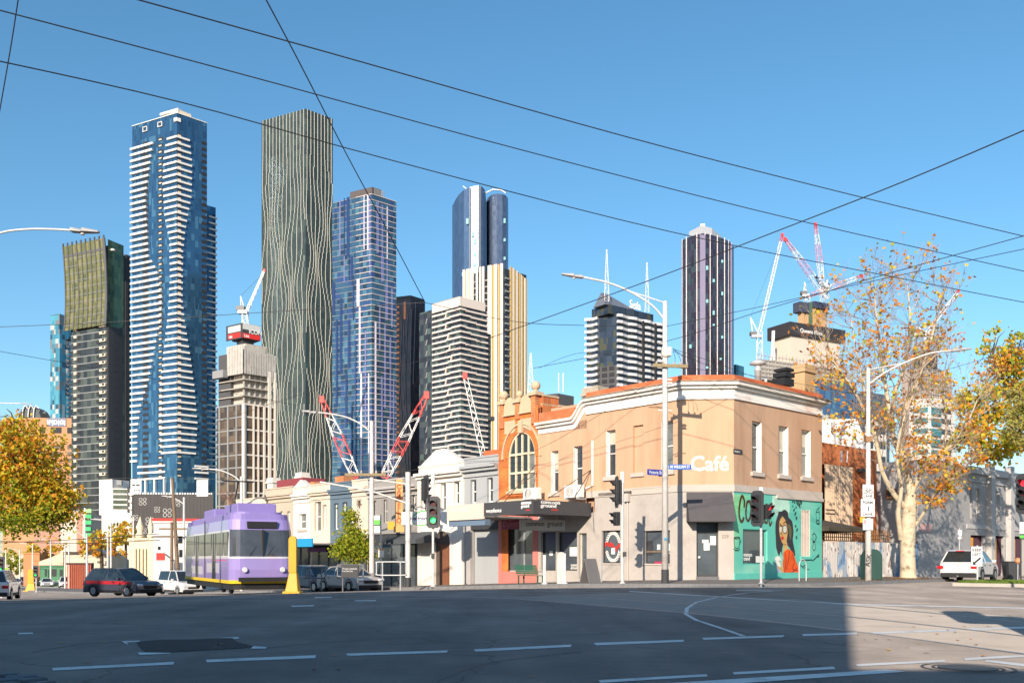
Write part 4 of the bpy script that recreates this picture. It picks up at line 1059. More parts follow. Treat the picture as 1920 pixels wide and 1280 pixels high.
# arched doorway: shade of the opening put into a dark flat panel
ad0, ad1, adz0, adz1 = f3.rect(818, 995, 846, 1095)
DOORB = mat('brown_door', (.21, .085, .045), .6, var=.15, scale=3)
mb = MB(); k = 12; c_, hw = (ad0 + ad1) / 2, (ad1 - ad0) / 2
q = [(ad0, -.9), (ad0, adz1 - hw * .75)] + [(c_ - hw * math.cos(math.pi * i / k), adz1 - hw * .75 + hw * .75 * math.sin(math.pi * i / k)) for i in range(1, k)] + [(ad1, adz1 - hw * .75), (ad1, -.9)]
mb.fprism(f3, q, .001, .012); mb.build('doorway_shade', mat('recess_shade', (.10, .075, .06), .8), S3)
f3.piece('door', DOORB, S3, ad0 + .15, c_ + .25, -.7, adz1 - hw * 1.1, .013, .07)
mb = MB()
for i in range(k):
    t0, t1 = math.pi * i / k, math.pi * (i + 1) / k
    P_ = lambda e, t: (c_ - (hw + e) * math.cos(t), adz1 - hw * .75 + (hw * .75 + e) * math.sin(t))
    mb.fprism(f3, [P_(0, t0), P_(0, t1), P_(.14, t1), P_(.14, t0)], 0, .13)
mb.fbox(f3, ad0 - .14, ad0, -.9, adz1 - hw * .75, 0, .13); mb.fbox(f3, ad1, ad1 + .14, -.9, adz1 - hw * .75, 0, .13); mb.build('door_surround', WREND, S3)
# National Brokers sign board at right angles to the wall
nf = Fr(S3, (-2.6, f3.a(812, 2.6), 0), (1, -1.0, 0), (-1, -1.0, 0))
n0, n1 = nf.a(753), nf.a(838); nz0, nz1 = nf.z(795, 983), nf.z(795, 959)
sg = nf.piece('sign_board', LETW, S3, n0, n1, nz0, nz1, -.15, 0)
nf.text('National Brokers Network', mat('navy_letter', (.02, .02, .14), .5), S3, n0 + .32, (nz0 + nz1) / 2 - .1, .005, .30, 'sign_lettering', extrude=.003, offset=.008, fit=((n1 - n0) * .7,))
mb = MB(); cx_, cz_ = (n0 + n1) / 2 - .1, (nz0 + nz1) / 2
for i in range(40):
    t0, t1 = 2 * math.pi * i / 40, 2 * math.pi * (i + 1) / 40
    wv = lambda t: .012 + .03 * abs(math.sin(t - .9))
    E = lambda e, t: (cx_ + (.62 + e) * math.cos(t) + .12 * math.sin(t), cz_ + (.42 + e) * math.sin(t))
    if abs(math.sin(t0)) < .25: continue
    mb.fpoly(nf, [E(-wv(t0), t0), E(-wv(t1), t1), E(wv(t1), t1), E(wv(t0), t0)], .004)
mb.build('sign_ring', mat('green_ring', (.08, .38, .10), .5), S3, norm=False)
MB().tube([nf.loc((n0 + n1) / 2, nz1, -.07), nf.loc((n0 + n1) / 2, nz1 + .05, -.07), tuple(f3.loc(f3.a(812, 2.6), nz1 + .02, 0))], .03, 6).build('sign_bracket', STEEL, S3)
S4, f4, L4, zt4 = shop('grey_clad_shop', 'grey board clad shop with dark awning and tall orange sign', 690, 785, (738, 899), CLAD, [(718, 936, 726, 980), (772, 927, 778, 960), (700, 938, 706, 985)], None, .4, corm=mat('pale_grey_cornice', (.42, .40, .39), .8), yg=1000)
for i in range(int(L4 / .3)): f4.piece('board', CLAD, S4, .05 + .3 * i, .05 + .3 * i + .045, f4.z(738, 1000), zt4 - 1.2, .0, .022)
f4.piece('shopfront', CHAR, S4, .02, L4 - .02, -1, f4.z(738, 1000) - .004, -.4, -.1)
for i in range(4):
    a = .5 + i * L4 / 4.3; f4.piece('pane', SHOPG, S4, a, a + L4 / 5, -.3, f4.z(738, 1022), -.11, -.07)
aw0_, aw1_ = f4.a(779, 1.8), f4.a(722, 1.8); z0_, z1_ = f4.z(750, 1019, 1.8), f4.z(750, 998)
mb = MB(); mb.add([f4.loc(aw0_, z1_, 0), f4.loc(aw1_, z1_, 0), f4.loc(aw1_, z0_ + .25, 1.8), f4.loc(aw0_, z0_ + .25, 1.8), f4.loc(aw1_, z0_, 1.8), f4.loc(aw0_, z0_, 1.8), f4.loc(aw1_, z0_ + .1, 0), f4.loc(aw0_, z0_ + .1, 0)],
         [(0, 1, 2, 3), (3, 2, 4, 5), (0, 3, 5, 7), (1, 6, 4, 2)]); mb.build('awning', mat('slate_canvas', (.075, .085, .095), .85), S4)
# tall orange projecting sign with red letters
vf_ = Fr(S4, (-1.3, f4.a(748, 1.3), 0), (1, -.8, 0), (-.8, -1, 0))
v0, v1 = vf_.a(741), vf_.a(755); vz0, vz1 = vf_.z(748, 997), vf_.z(748, 898)
ORS = mat('orange_sign_face', (.60, .33, .12), .6, var=.1, scale=2)
vf_.piece('sign_box', ORS, S4, v0, v1, vz0 + .35, vz1, -.35, 0)
vf_.piece('sign_foot', ORS, S4, v0 - .1, v1 + .1, vz0, vz0 + .346, -.4, .04)
for i, chx in enumerate('CARTELLO'): vf_.text(chx, mat('red_letter', (.55, .07, .02), .5), S4, (v0 + v1) / 2, vz1 - .62 - i * (vz1 - vz0 - .9) / 8, .005, .42, 'sign_lettering', align='CENTER', extrude=.006, offset=.012)
yq = Fr(S4, (-.9, f4.a(733, .9), 0), (1, -.8, 0), (-.8, -1, 0))
yq.piece('small_sign', mat('amber_sign', (.62, .36, .03), .6), S4, yq.a(727), yq.a(740), yq.z(733, 992), yq.z(733, 977), -.06, 0)
S5, f5, L5, zt5 = shop('cream_pier_shop', 'narrow cream rendered front with a dead creeper, next to the slate shop', 660, 690, (675, 900), CREAMR, [], None, .3, yg=1105)
TW = mat('bare_twig', (.14, .10, .07), .9)
mb = MB(); c_ = f5.loc(*f5.px(675, 942), .06)
for i in range(26):
    b = random.uniform(0, 6.28); l = random.uniform(.15, .5); mb.tube([c_, c_ + f5.ad * l * math.cos(b) + V3(0, 0, l * math.sin(b)) + f5.nd * random.uniform(0, .2)], [.02, .006], 4)
mb.build('dead_creeper', TW, S5, stuff=True)
S6, f6, L6, zt6 = shop('slate_shop', 'slate blue rendered shop with two slim white framed windows', 619, 660, (640, 905), SLATE, [(626, 943, 634, 992), (642, 941, 651, 989)], None, .25, yg=1105)
S7, f7, L7, zt7 = shop('cream_shop', 'cream rendered shop between the slate shop and the white gabled one', 582, 619, (600, 908), CREAMR, [(605, 946, 612, 992), (590, 940, 602, 996)], None, .3, yg=1105, gm=PALEG)
S8, f8, L8, zt8 = shop('white_gabled_shop', 'white rendered shop with little gable and tall urn chimney', 550, 582, (566, 915), WREND, [(560, 963, 574, 991)], BAND, .3, yg=1105, gm=PALEG)
MB().fprism(f8, [(.2, zt8 + .08), (L8 / 2, zt8 + .65), (L8 - .2, zt8 + .08)], -.35, .12).build('gable', WREND, S8)
S9, f9, L9, zt9 = shop('beige_shop', 'weathered beige shop behind the tram', 498, 550, (525, 915), BEIGE, [(525, 958, 530, 1000), (538, 958, 544, 1000)], None, .3, yg=1110, gm=PALEG)
S10, f10, L10, zt10 = shop('tan_shop', 'tan rendered shop farthest along the row behind the tram', 440, 498, (470, 935), CREAMR, [(455, 970, 461, 1005), (478, 968, 484, 1005)], None, .3, yg=1110, gm=PALEG)
f9.piece('roof_ridge', mat('plum_tin_roof', (.26, .05, .06), .6), S9, .3, L9, zt9 + .09, zt9 + .8, -3, -1.0)
for fr, rt, px, py, w_, m_ in ((f8, S8, 567, 886, 1.0, OFFWHITE), (f7, S7, 590, 893, 1.1, BRICKD), (f6, S6, 645, 882, 1.2, BRICKD), (f9, S9, 513, 896, 1.0, OFFWHITE)):
    a_, z_ = fr.px(px, py, -2); chimney(fr, a_, -2, w_, 2.0, z_, m_, rt, m_ is not BRICKD)
# blue verandah and dark shopfronts below the cream and slate shops
VDB = 3.2
for rt, fr, L_, nm in ((S8, f8, L8, 'b'), (S7, f7, L7, 'b'), (S6, f6, L6, 'b'), (S5, f5, L5, 'n')):
    fr.piece('shopfront', CHAR, rt, .05, L_ - .05, -.9, fr.z(600, 1018) , .002, .02)
    for i in range(2):
        fr.piece('pane', SHOPG, rt, .25 + i * L_ / 2, L_ / 2 - .1 + i * L_ / 2, -.2, fr.z(600, 1026), .021, .04)
    if nm == 'b':
        zt_, zb_ = fr.z(600, 1008, VDB), fr.z(600, 1024, VDB)
        fr.piece('verandah_front', mat('bright_blue_fascia', (.02, .30, .58), .5, var=.05), rt, .01, L_ - .01, zb_, zt_, VDB - .1, VDB)
        fr.piece('verandah_roof', SOFF, rt, .01, L_ - .01, zb_ + .15, zb_ + .25, .05, VDB - .104)
f7.piece('shop_sign', mat('purple_sign', (.16, .04, .22), .5), S7, .1, L7 - .1, f7.z(600, 1034), f7.z(600, 1026) - .01, .05, .3)
aircon(f7, S7, 612, 995, 626, 1006, 1.2, 'small white air conditioner above the blue verandah')
# ------------------------------------------------------------------ the skyline
class Tower:
    """a tower with its near corner on bearing xc at distance d; the left face runs off on heading hl, the right face on hr (degrees)"""
    def __init__(s, name, label, xc, xl, xr, ytop, d, hl=-63, hr=46, cat='tower', zb=-8):
        p = PT(xc, ytop, d); s.h = p.z - zb
        s.r = empty(name, (p.x, p.y, zb), 0, label, cat)
        dl = (math.sin(R(hl)), math.cos(R(hl)), 0); dr = (math.sin(R(hr)), math.cos(R(hr)), 0)
        s.L = Fr(s.r, (0, 0, 0), dl, (-dl[1], dl[0], 0)); s.Rr = Fr(s.r, (0, 0, 0), dr, (dr[1], -dr[0], 0))
        s.wl = s.L.a(xl); s.wr = s.Rr.a(xr); s.dl = Vector(dl); s.dr = Vector(dr); s.d = d
    def prism(s, name, m, z0, z1, e=0.0, parent=None, l=None, rr=None):
        l = s.wl if l is None else l; rr = s.wr if rr is None else rr
        o = (s.dl + s.dr) * -e
        c = [o, s.dr * (rr + e) - s.dl * e, s.dl * (l + e) + s.dr * (rr + e), s.dl * (l + e) - s.dr * e]
        return MB().prism([(v.x, v.y) for v in c], z0, z1).build(name, m, parent or s.r)
    def z(s, py, px=None): return s.L.z(px if px is not None else (s.r.location.x / s.r.location.y * F + CX), py)
def lerp(tab, y):
    if y <= tab[0][0]: return tab[0][1]
    for (a, b), (c, d) in zip(tab, tab[1:]):
        if y <= c: return b + (d - b) * (y - a) / (c - a)
    return tab[-1][1]
TWHITE = mat('tower_white_slab', (.70, .69, .67), .6, var=.03)
TDARK = mat('tower_dark_and_shade', (.02, .022, .028), .7, var=.1)
TGREY = mat('tower_grey_slab', (.26, .265, .27), .6, var=.05)
TCREAM = mat('tower_cream', (.62, .53, .42), .7, var=.04)
# 1. blue glass tower with white balcony bands
T = Tower('blue_apartment_tower', 'tall blue glass tower with rippling white balcony bands and white rooftop box', 332, 248, 388, 212, 490)
gm = pane_mat('blue_tower_glass', T.r, 1.5, 3.325, [(.045, .13, .24), (.04, .115, .215), (.05, .145, .26), (.038, .105, .195), (.10, .24, .35), (.05, .14, .25), (.05, .135, .24)], .10, .55, .006)
T.prism('glass_wall', gm, 0, T.h); T.prism('roof_deck', TWHITE, T.h + .004, T.h + .5, -.4)
fh = 2.85 * 490 / 420
endL = [(255, 289), (300, 283), (357, 275), (470, 281), (500, 297), (555, 306), (600, 303), (640, 294), (700, 283), (760, 265), (810, 259), (862, 259)]
begC = [(240, 318), (290, 309), (340, 307), (400, 311), (450, 320), (520, 321), (580, 318), (640, 311), (720, 302), (790, 300), (842, 304)]
endC = [(240, 353), (300, 359), (360, 358), (430, 346), (470, 342), (560, 341), (600, 345), (660, 355), (720, 363), (790, 369), (845, 366)]
ztop_b = T.z(257)
z = ztop_b; k = 0
while True:
    py = HY - (z + T.r.location.z - H) / 490 * F
    if py > 895: break
    if py < 862: T.L.piece('balcony_band', TWHITE, T.r, max(T.L.a(lerp(endL, py)), 1), T.wl + .6, z - .55, z + .55, -.2, 1.1)
    else: T.L.piece('balcony_band', TWHITE, T.r, T.L.a(311), T.L.a(260), z - .5, z + .5, -.2, .9)
    if 240 < py < 850:
        T.L.piece('balcony_band', TWHITE, T.r, -.0, T.L.a(lerp(begC, py)), z - .5, z + .5, -.2, .9)
        T.Rr.piece('balcony_band', TWHITE, T.r, -.8, T.Rr.a(lerp(endC, py)), z - .5, z + .5, -.2, .9)
    elif py >= 862: T.Rr.piece('balcony_band', TWHITE, T.r, T.Rr.a(365), T.wr + .5, z - .5, z + .5, -.2, .9)
    for px in (273, 301): T.L.piece('balcony_shade_box', TDARK, T.r, T.L.a(px + 5), T.L.a(px - 5), z + .6, z + 2.2, -.3, .12)  # dark boxes proud of the wall paint the shade of balcony recesses
    for px, q in ((336, 4), (383, 5)): T.Rr.piece('balcony_shade_box', TDARK, T.r, T.Rr.a(px - q), T.Rr.a(px + q), z + .6, z + 2.2, -.3, .12)
    T.L.piece('balcony_soffit', TCREAM, T.r, T.L.a(304), T.L.a(299), z + .6, z + 1.3, .121, .5); T.Rr.piece('balcony_soffit', TCREAM, T.r, .3, 2.0, z + .6, z + 1.4, .121, .5)
    z -= fh; k += 1
for px, py in ((273, 243), (301, 234)):
    mb = MB(); a = T.L.a(px); zz = T.z(py, px)
    for q in ((-1.6, 1.6, 1.0, 1.3), (-1.6, 1.6, -1.3, -1.0), (-1.6, -1.3, -1, 1), (1.3, 1.6, -1, 1)): mb.fbox(T.L, a + q[0], a + q[1], zz + q[2], zz + q[3], 0, .7)
    mb.build('picture_frame', TWHITE, T.r)
fr_ = T.Rr
mb = MB(); mb.fbox(T.L, 0, 1.8, T.z(228), T.z(221), 0, .6); mb.fbox(T.Rr, -.6, 1.8, T.z(228), T.z(221), 0, .6); mb.build('picture_frame', TWHITE, T.r)
b0 = T.dl * 2 + T.dr * 3
MB().fbox(T.L, 2, 9, T.h + .5, T.z(197), -12, -2.5).build('roof_box', TWHITE, T.r)
MB().fbox(T.L, 7, 14, T.h + 2.2, T.h + 3.4, -10, -1.2).build('roof_wing', TWHITE, T.r)
MB().fbox(T.Rr, 2.6, 9, T.h + .5, T.z(200), -9, -3).build('roof_plant', TCREAM, T.r)
for fr in (T.L, T.Rr): fr.piece('roof_rail', TWHITE, T.r, 0, T.wl if fr is T.L else T.wr, T.h - .1, T.h + .25, -.1, .3)
# lower wing on the right
wz = T.z(345, 397); wx = Fr(T.r, T.dr * T.wr + V3(0, 0, 0) + T.dl * 6, T.dr, T.Rr.nd)
w0, w1 = .002, wx.a(404.5)
MB().fbox(wx, w0, w1, 0, wz, -14, 0).build('glass_wing', gm, T.r)
wx.piece('white_edge', TWHITE, T.r, w0, w0 + .5, 0, wz, -.1, .5)
z = wz - 6; k = 0
while z > T.z(880):
    wx.piece('balcony_band', TWHITE, T.r, w0 + (.8 if k % 9 > 3 else w1 * .55), w1 + .5, z - .45, z + .45, -.2, .9); wx.piece('balcony_shade_box', TDARK, T.r, w1 - 1.8, w1 - .3, z + .6, z + 2.0, -.2, .1); z -= fh; k += 1
for px in (258, 275, 292, 310, 324): T.L.piece('column', TWHITE, T.r, T.L.a(px) - .4, T.L.a(px) + .4, T.z(927), T.z(897), .02, 1.2)
T.L.piece('ledge', TWHITE, T.r, -.5, T.wl, T.z(930), T.z(927), -.5, 2.5)

# 2. dark tower with gold fins
T = Tower('gold_fin_tower', 'tallest dark glass tower with staggered pale gold vertical fins', 573, 490.5, 624, 204, 500, -63, 47)
gm = pane_mat('fin_tower_glass', T.r, 2.4, 3.2, [(.05, .072, .07), (.045, .066, .064), (.06, .084, .08), (.044, .06, .062), (.07, .095, .085)], .34, .3, .0003)
T.prism('glass_wall', gm, 0, T.h); T.prism('roof', TDARK, T.h + .003, T.h + .3, -.5)
GOLDF = mat('pale_gold_fin', (.55, .54, .48), .6, .0, var=.06)
mb = MB()
for fr, w, nc, p0 in ((T.L, T.wl, 13, 0), (T.Rr, T.wr, 8, 2.0)):
    for c in range(nc):
        z = T.h; f = 0
        while z > 4:                                    # each storey's fin stands a little aside of the one above: a slow wave down the facade
            step = 3.2 if f else 18 + 6 * ((c * 5) % 4)
            tz = (T.h - z) / T.h; amp = min(1, max(0, tz - .04) * 4)
            sh = amp * (.62 * math.sin(tz * 19 + c * .55 + p0) + .33 * math.sin(tz * 41 - c * .9 + p0))
            a = (c + .5 + sh) * w / nc
            if .3 < a < w - .3: mb.fbox(fr, a - .115, a + .115, max(0, z - step), z, -.05, .24)
            z -= step; f += 1
mb.build('facade_fins', GOLDF, T.r, stuff=True, norm=False)

# 3. violet blue glass tower
T = Tower('violet_glass_tower', 'violet and teal glass tower with thin white floor lines and rounded corner', 697, 623, 743, 363, 450, -61, 47)
gm = pane_mat('violet_tower_glass', T.r, 2.0, 2.7, [(.07, .15, .23), (.06, .13, .20), (.09, .19, .27), (.04, .07, .11), (.06, .11, .25), (.07, .14, .22), (.12, .25, .31)], .08, .5)
T.prism('glass_wall', gm, 0, T.h)
VIOL = mat('violet_panel', (.19, .20, .42), .35, .2, var=.06); NAVY = mat('navy_panel', (.03, .06, .17), .3, .3, var=.08); LILAC = mat('lilac_fin', (.60, .55, .68), .5, var=.03); FLOORL = mat('pale_floor_line', (.60, .52, .50), .6, var=.04)
fh = 2.68; z = T.h - .2; k = 0
while z > 6:
    T.L.piece('floor_line', FLOORL, T.r, .0, T.L.a(668), z - .14, z + .14, -.05, .3); T.L.piece('floor_line', TGREY, T.r, T.L.a(668), T.wl, z - .1, z + .1, -.05, .15)
    T.Rr.piece('floor_line', FLOORL, T.r, -.3, T.wr, z - .14, z + .14, -.05, .3); z -= fh; k += 1
for i, (px, w_, y0, y1, m_) in enumerate(((690, 1.0, 366, 468, LILAC), (683, .6, 366, 468, LILAC), (694, .8, 366, 515, VIOL), (653, 2.2, 370, 480, NAVY), (646, .8, 372, 480, NAVY), (638, .8, 374, 480, VIOL), (660, 2.0, 480, 525, NAVY), (655, .7, 480, 525, NAVY), (646, .7, 480, 530, VIOL), (672, 2.2, 523, 575, LILAC), (626, 2.2, 530, 590, NAVY), (663, .8, 530, 600, NAVY), (675, 1.2, 575, 700, LILAC), (640, 1.8, 560, 700, NAVY), (632, 1.6, 600, 760, NAVY), (655, 1.6, 600, 690, NAVY), (650, 1.5, 700, 800, NAVY), (668, .8, 640, 900, NAVY), (678, 1.2, 700, 900, LILAC), (686, .9, 620, 800, VIOL), (692, .8, 700, 900, LILAC), (660, 1.0, 760, 900, NAVY))):
    a = T.L.a(px); T.L.piece('vertical_panel', m_, T.r, a - w_ * .38, a + w_ * .38, T.z(min(y1, 895), px), T.z(y0, px), .0, .2 + .01 * i)
for i, (px, w_, y0, y1, m_) in enumerate(((708, 1.6, 372, 470, VIOL), (717, 1.0, 374, 470, VIOL), (726, .6, 372, 472, LILAC), (717, 1.8, 470, 520, VIOL), (726, .9, 475, 525, VIOL), (725, 1.8, 525, 590, VIOL), (735, 1.0, 525, 600, VIOL), (712, .8, 570, 650, VIOL), (722, 1.2, 600, 760, VIOL), (704, 1.0, 600, 900, LILAC), (732, .9, 620, 800, VIOL), (716, 1.0, 700, 900, VIOL), (728, 1.0, 780, 900, LILAC), (738, .7, 700, 880, VIOL))):
    a = T.Rr.a(px); T.Rr.piece('vertical_panel', m_, T.r, a - w_ * .38, a + w_ * .38, T.z(min(y1, 895), px), T.z(y0, px), .0, .2 + .01 * i)
SCREEN = mat('roof_screen', (.10, .085, .085), .6, .2, var=.15)
T.prism('roof_screen', SCREEN, T.h + .004, T.z(345), -3.0, l=T.wl - 5, rr=T.wr - 3)
for i in range(11): T.Rr.piece('screen_post', TGREY, T.r, 3.5 + i * (T.wr - 9) / 10, 3.7 + i * (T.wr - 9) / 10, T.h, T.z(346), -2.9, -2.7)

# 4. olive crown tower, far left
T = Tower('olive_crown_tower', 'dark residential tower with flared olive glass crown on the far left', 201, 133, 246, 455, 505, -64, 24)
gm = pane_mat('grey_flat_glass', T.r, 2.6, 4.05, [(.06, .065, .065), (.045, .05, .05), (.085, .095, .08), (.035, .037, .04), (.11, .12, .10), (.05, .055, .055)], .15, .3)
zc = T.z(606)
T.prism('glass_wall', gm, 0, zc)
DGR = mat('charcoal_precast', (.075, .076, .082), .8, var=.06)
T.Rr.piece('precast_panel', DGR, T.r, .3, T.wr * .62, 0, zc - .3, -.1, .35); T.Rr.piece('precast_panel', DGR, T.r, T.wr * .72, T.wr * .86, 0, zc + 26, -.1, .5)
z = zc; k = 0
STRP = mat('cream_balcony', (.64, .55, .43), .7, var=.04)
while z > 4:
    T.L.piece('floor_line', TGREY, T.r, .2, T.wl - .1, z - .2, z + .2, -.05, .12)
    T.L.piece('balcony', STRP, T.r, T.L.a(145), T.L.a(140), z - 1.7, z - .2, -.1, .7); T.L.piece('balcony', STRP, T.r, T.L.a(199.5), T.L.a(188.5), z - 1.7, z - .2, -.1, .9)
    T.L.piece('balcony_shade_box', TDARK, T.r, T.L.a(198), T.L.a(193.5), z - .3 - 1.0, z - .3, .9, .93); T.L.piece('balcony_shade_box', TDARK, T.r, T.L.a(188), T.L.a(181), z - 2.6, z - .5, -.1, .08); T.L.piece('balcony_shade_box', TDARK, T.r, T.L.a(151), T.L.a(145.5), z - 2.6, z - .5, -.1, .08)  # recess shade painted as dark boxes here too
    T.Rr.piece('slot_window', TDARK, T.r, T.wr * .30, T.wr * .36, z - 1.5, z - 1.2, .3, .36); T.Rr.piece('slot_window', TDARK, T.r, T.wr * .40, T.wr * .46, z - 1.5, z - 1.2, .3, .36)
    z -= 4.05; k += 1
# flared crown: curved ribs and olive glass
OL = pane_mat('olive_glass', T.r, 1.9, 4.05, [(.19, .19, .07), (.25, .24, .09), (.14, .15, .06), (.21, .20, .07), (.29, .25, .10), (.16, .16, .06)], .12, .35)
OL2 = pane_mat('green_glass', T.r, 2.4, 3.4, [(.10, .14, .07), (.13, .17, .08), (.08, .11, .06), (.16, .19, .09)], .1, .4)
nz_ = 14; zt = T.z(449)
def flare(t): return .7 + 1.0 * (2 * t - 1) ** 2 + 1.3 * max(0, t - .3)
mb = MB(); mb2 = MB()
for i in range(nz_):
    t0, t1 = i / nz_, (i + 1) / nz_; z0, z1 = zc - 1.2 + (zt - zc + 1.2) * t0, zc - 1.2 + (zt - zc + 1.2) * t1; e0, e1 = flare(t0), flare(t1)
    mb.poly([T.L.loc(-.2, z0, e0), T.L.loc(T.wl + 2.6 + e0 * .4, z0, e0), T.L.loc(T.wl + 2.6 + e1 * .4, z1, e1), T.L.loc(-.2, z1, e1)])
    mb2.poly([T.Rr.loc(-.2, z0, e0 * .3), T.Rr.loc(T.wr * .66, z0, .3), T.Rr.loc(T.wr * .66, z1, .3), T.Rr.loc(-.2, z1, e1 * .3)])
mb.build('crown_glass', OL, T.r, norm=False); mb2.build('crown_side_glass', OL2, T.r, norm=False)
T.prism('crown_core', DGR, zc, zt - 6, -.3)
RIB = mat('grey_rib', (.105, .105, .112), .6, .1, var=.05)
for j in range(10):
    a = -.3 + (T.wl + 3.4) * j / 9
    mb = MB()
    for i in range(nz_):
        t0, t1 = i / nz_, (i + 1) / nz_; z0, z1 = zc - 1.2 + (zt - zc + 1.2) * t0, zc - 1.2 + (zt - zc + 1.2) * t1; e0, e1 = flare(t0), flare(t1)
        w_ = .38 if j else 1.0 - .3 * math.sin(t0 * 3.1)
        mb.add([T.L.loc(a - w_, z0, e0 - .3), T.L.loc(a + w_, z0, e0 - .3), T.L.loc(a + w_, z0, e0 + .35), T.L.loc(a - w_, z0, e0 + .35), T.L.loc(a - w_, z1, e1 - .3), T.L.loc(a + w_, z1, e1 - .3), T.L.loc(a + w_, z1, e1 + .35), T.L.loc(a - w_, z1, e1 + .35)], [(0, 1, 5, 4), (1, 2, 6, 5), (2, 3, 7, 6), (3, 0, 4, 7)])
    mb.fbox(T.L, a - .35, a + .35, zt, zt + 1.6, flare(1) - .3, flare(1) + .35)
    mb.build('crown_rib', RIB, T.r, norm=False)
zz = zc + 1.6
while zz < zt - 6: T.L.piece('crown_line', TGREY, T.r, 0, T.wl + 2.6, zz - .13, zz + .13, flare((zz - zc) / (zt - zc)) - .1, flare((zz - zc) / (zt - zc)) + .2); zz += 4.05
T.L.piece('crown_screen', RIB, T.r, 0, T.wl + 2.6, zt - 6.2, zt - 1.2, 1.6, 2.1)
MB().fbox(T.Rr, .8, T.wr * .55, zt - 6, T.z(459), -8, -.6).build('roof_plant', DGR, T.r)
MB().lathe([(1.6, 0), (1.5, .5), (1.0, 1.1), (.2, 1.4)], c=tuple(T.Rr.loc(3.0, T.z(468), .8)), n=12).build('roof_dome', TWHITE, T.r, smooth=True)
T.Rr.piece('dark_fin', DGR, T.r, T.wr * .80, T.wr * .98, 0, T.z(463), -6, -.3)

# 5. teal banded tower peeping out behind it
T = Tower('teal_patchwork_tower', 'narrow teal and white patchwork tower behind the olive crowned one', 126, 104.5, 150, 640, 640, -70, 22)
pm = pane_mat('teal_patch_glass', T.r, 2.6, 3.2, [(.06, .22, .30), (.10, .33, .42), (.04, .09, .13), (.5, .5, .47), (.07, .26, .36), (.20, .20, .20), (.10, .36, .46)], .15, .25)
T.prism('glass_wall', pm, 0, T.h); MB().fbox(T.Rr, -6, 12, 0, T.z(592), -9, -.4).build('glass_wall', pm, T.r)
T.L.piece('roof_slab', TDARK, T.r, -1, T.wl + .8, T.h + 1, T.h + 1.6, -5, .5); MB().tube([T.L.loc(3, T.h, -2), T.L.loc(3, T.h + 1.1, -2)], .4, 6).build('roof_post', TGREY, T.r)
z = T.h - 3.2
while z > 70:
    T.Rr.piece('balcony', mat('mauve_balcony', (.30, .25, .24), .7), T.r, .5, 3.0, z - .9, z, -.1, .5); T.L.piece('floor_line', TWHITE, T.r, 0, T.wl, z - .12, z + .12, -.05, .15); z -= 3.2
T.Rr.piece('plant_room', DGR, T.r, -1, 14, T.z(858), T.z(838), -3, 1.2)

# 6. copper and black tower between the violet and the white banded one
T = Tower('copper_dark_tower', 'dark plum glass tower with copper flecks and slanting pale lines', 770, 735, 797, 560, 520, -70, 40)
cm = pane_mat('plum_glass', T.r, 1.6, 3.2, [(.05, .035, .04), (.03, .025, .035), (.07, .04, .045), (.025, .022, .03), (.04, .035, .05)], .2, .3)
T.prism('glass_wall', cm, 0, T.h)
COP = mat('copper_panel', (.60, .22, .10), .4, .5, var=.2, scale=.2)
z = T.h - 4
while z > 20:
    T.L.piece('copper_panel', COP, T.r, T.L.a(749), T.L.a(744), z - .6, z + .6, -.1, .3); z -= 3.2
T.L.piece('copper_panel', COP, T.r, T.L.a(761), T.L.a(757), T.z(598, 759), T.z(566, 759), -.1, .2)
for x0, y0, x1, y1 in ((756, 570, 748, 760), (748, 700, 762, 890), (765, 590, 758, 760), (772, 580, 770, 700), (757, 600, 766, 890), (780, 565, 775, 720)):
    MB().tube([T.L.loc(*T.L.px(x0, y0), .4), T.L.loc(*T.L.px(x1, y1), .4)], .16, 4).build('diagonal_line', mat('slant_line', (.25, .26, .31), .5), T.r)
T.prism('roof_cap', DGR, T.h + .004, T.h + 2, -.2)

# 7. white banded tower
T = Tower('white_banded_tower', 'pale apartment tower wrapped in stepped white bands, in front of the gold striped one', 864, 786, 912, 566, 330, -47, 47)
gm = pane_mat('banded_tower_glass', T.r, 1.4, 2.0, [(.05, .055, .065), (.03, .035, .045), (.075, .08, .08), (.10, .14, .12), (.04, .04, .05)], .12, .3)
T.prism('glass_wall', gm, 0, T.h)
CRW = mat('cream_white_band', (.66, .58, .52), .7, var=.03)
CHK = T.L.a(812)
T.L.piece('crown_band', CRW, T.r, -.5, CHK, T.z(574), T.z(557), -.4, .5); T.Rr.piece('crown_band', CRW, T.r, -.9, T.wr - 1, T.z(574), T.z(557), -.4, .5)
z = T.z(580); k = 0
while z > 8:
    j = [T.L.a(838), T.L.a(845), T.L.a(838), T.L.a(848), T.L.a(842)][k % 5]; q = T.Rr.a(872 + (k % 3) * 10)
    T.L.piece('white_band', CRW, T.r, j, CHK, z - .42, z + .22, -.1, .55); T.L.piece('white_band', CRW, T.r, -.55, j, z - .15, z + .48, -.1, .55)
    T.L.piece('white_band', CRW, T.r, CHK + .6, T.wl, z - .42, z + .3, -1.4, -.1 + .05)
    T.Rr.piece('white_band', CRW, T.r, -.56, q, z - .16, z + .47, -.1, .56); T.Rr.piece('white_band', CRW, T.r, q, T.wr + .3, z - .42, z + .2, -.1, .56)
    if k % 2 == 0:
        MB().fprism(T.L, [(j - .35, z), (j + .45, z - 2.1), (j + .85, z - 2.1), (j + .05, z)], -.1, .5).build('slant_post', CRW, T.r)
        MB().fprism(T.L, [(T.wl * .8 - .3, z), (T.wl * .8 + .4, z - 2.0), (T.wl * .8 + .8, z - 2.0), (T.wl * .8 + .1, z)], -.05, .2).build('slant_post', TGREY, T.r)
    z -= 2.0; k += 1
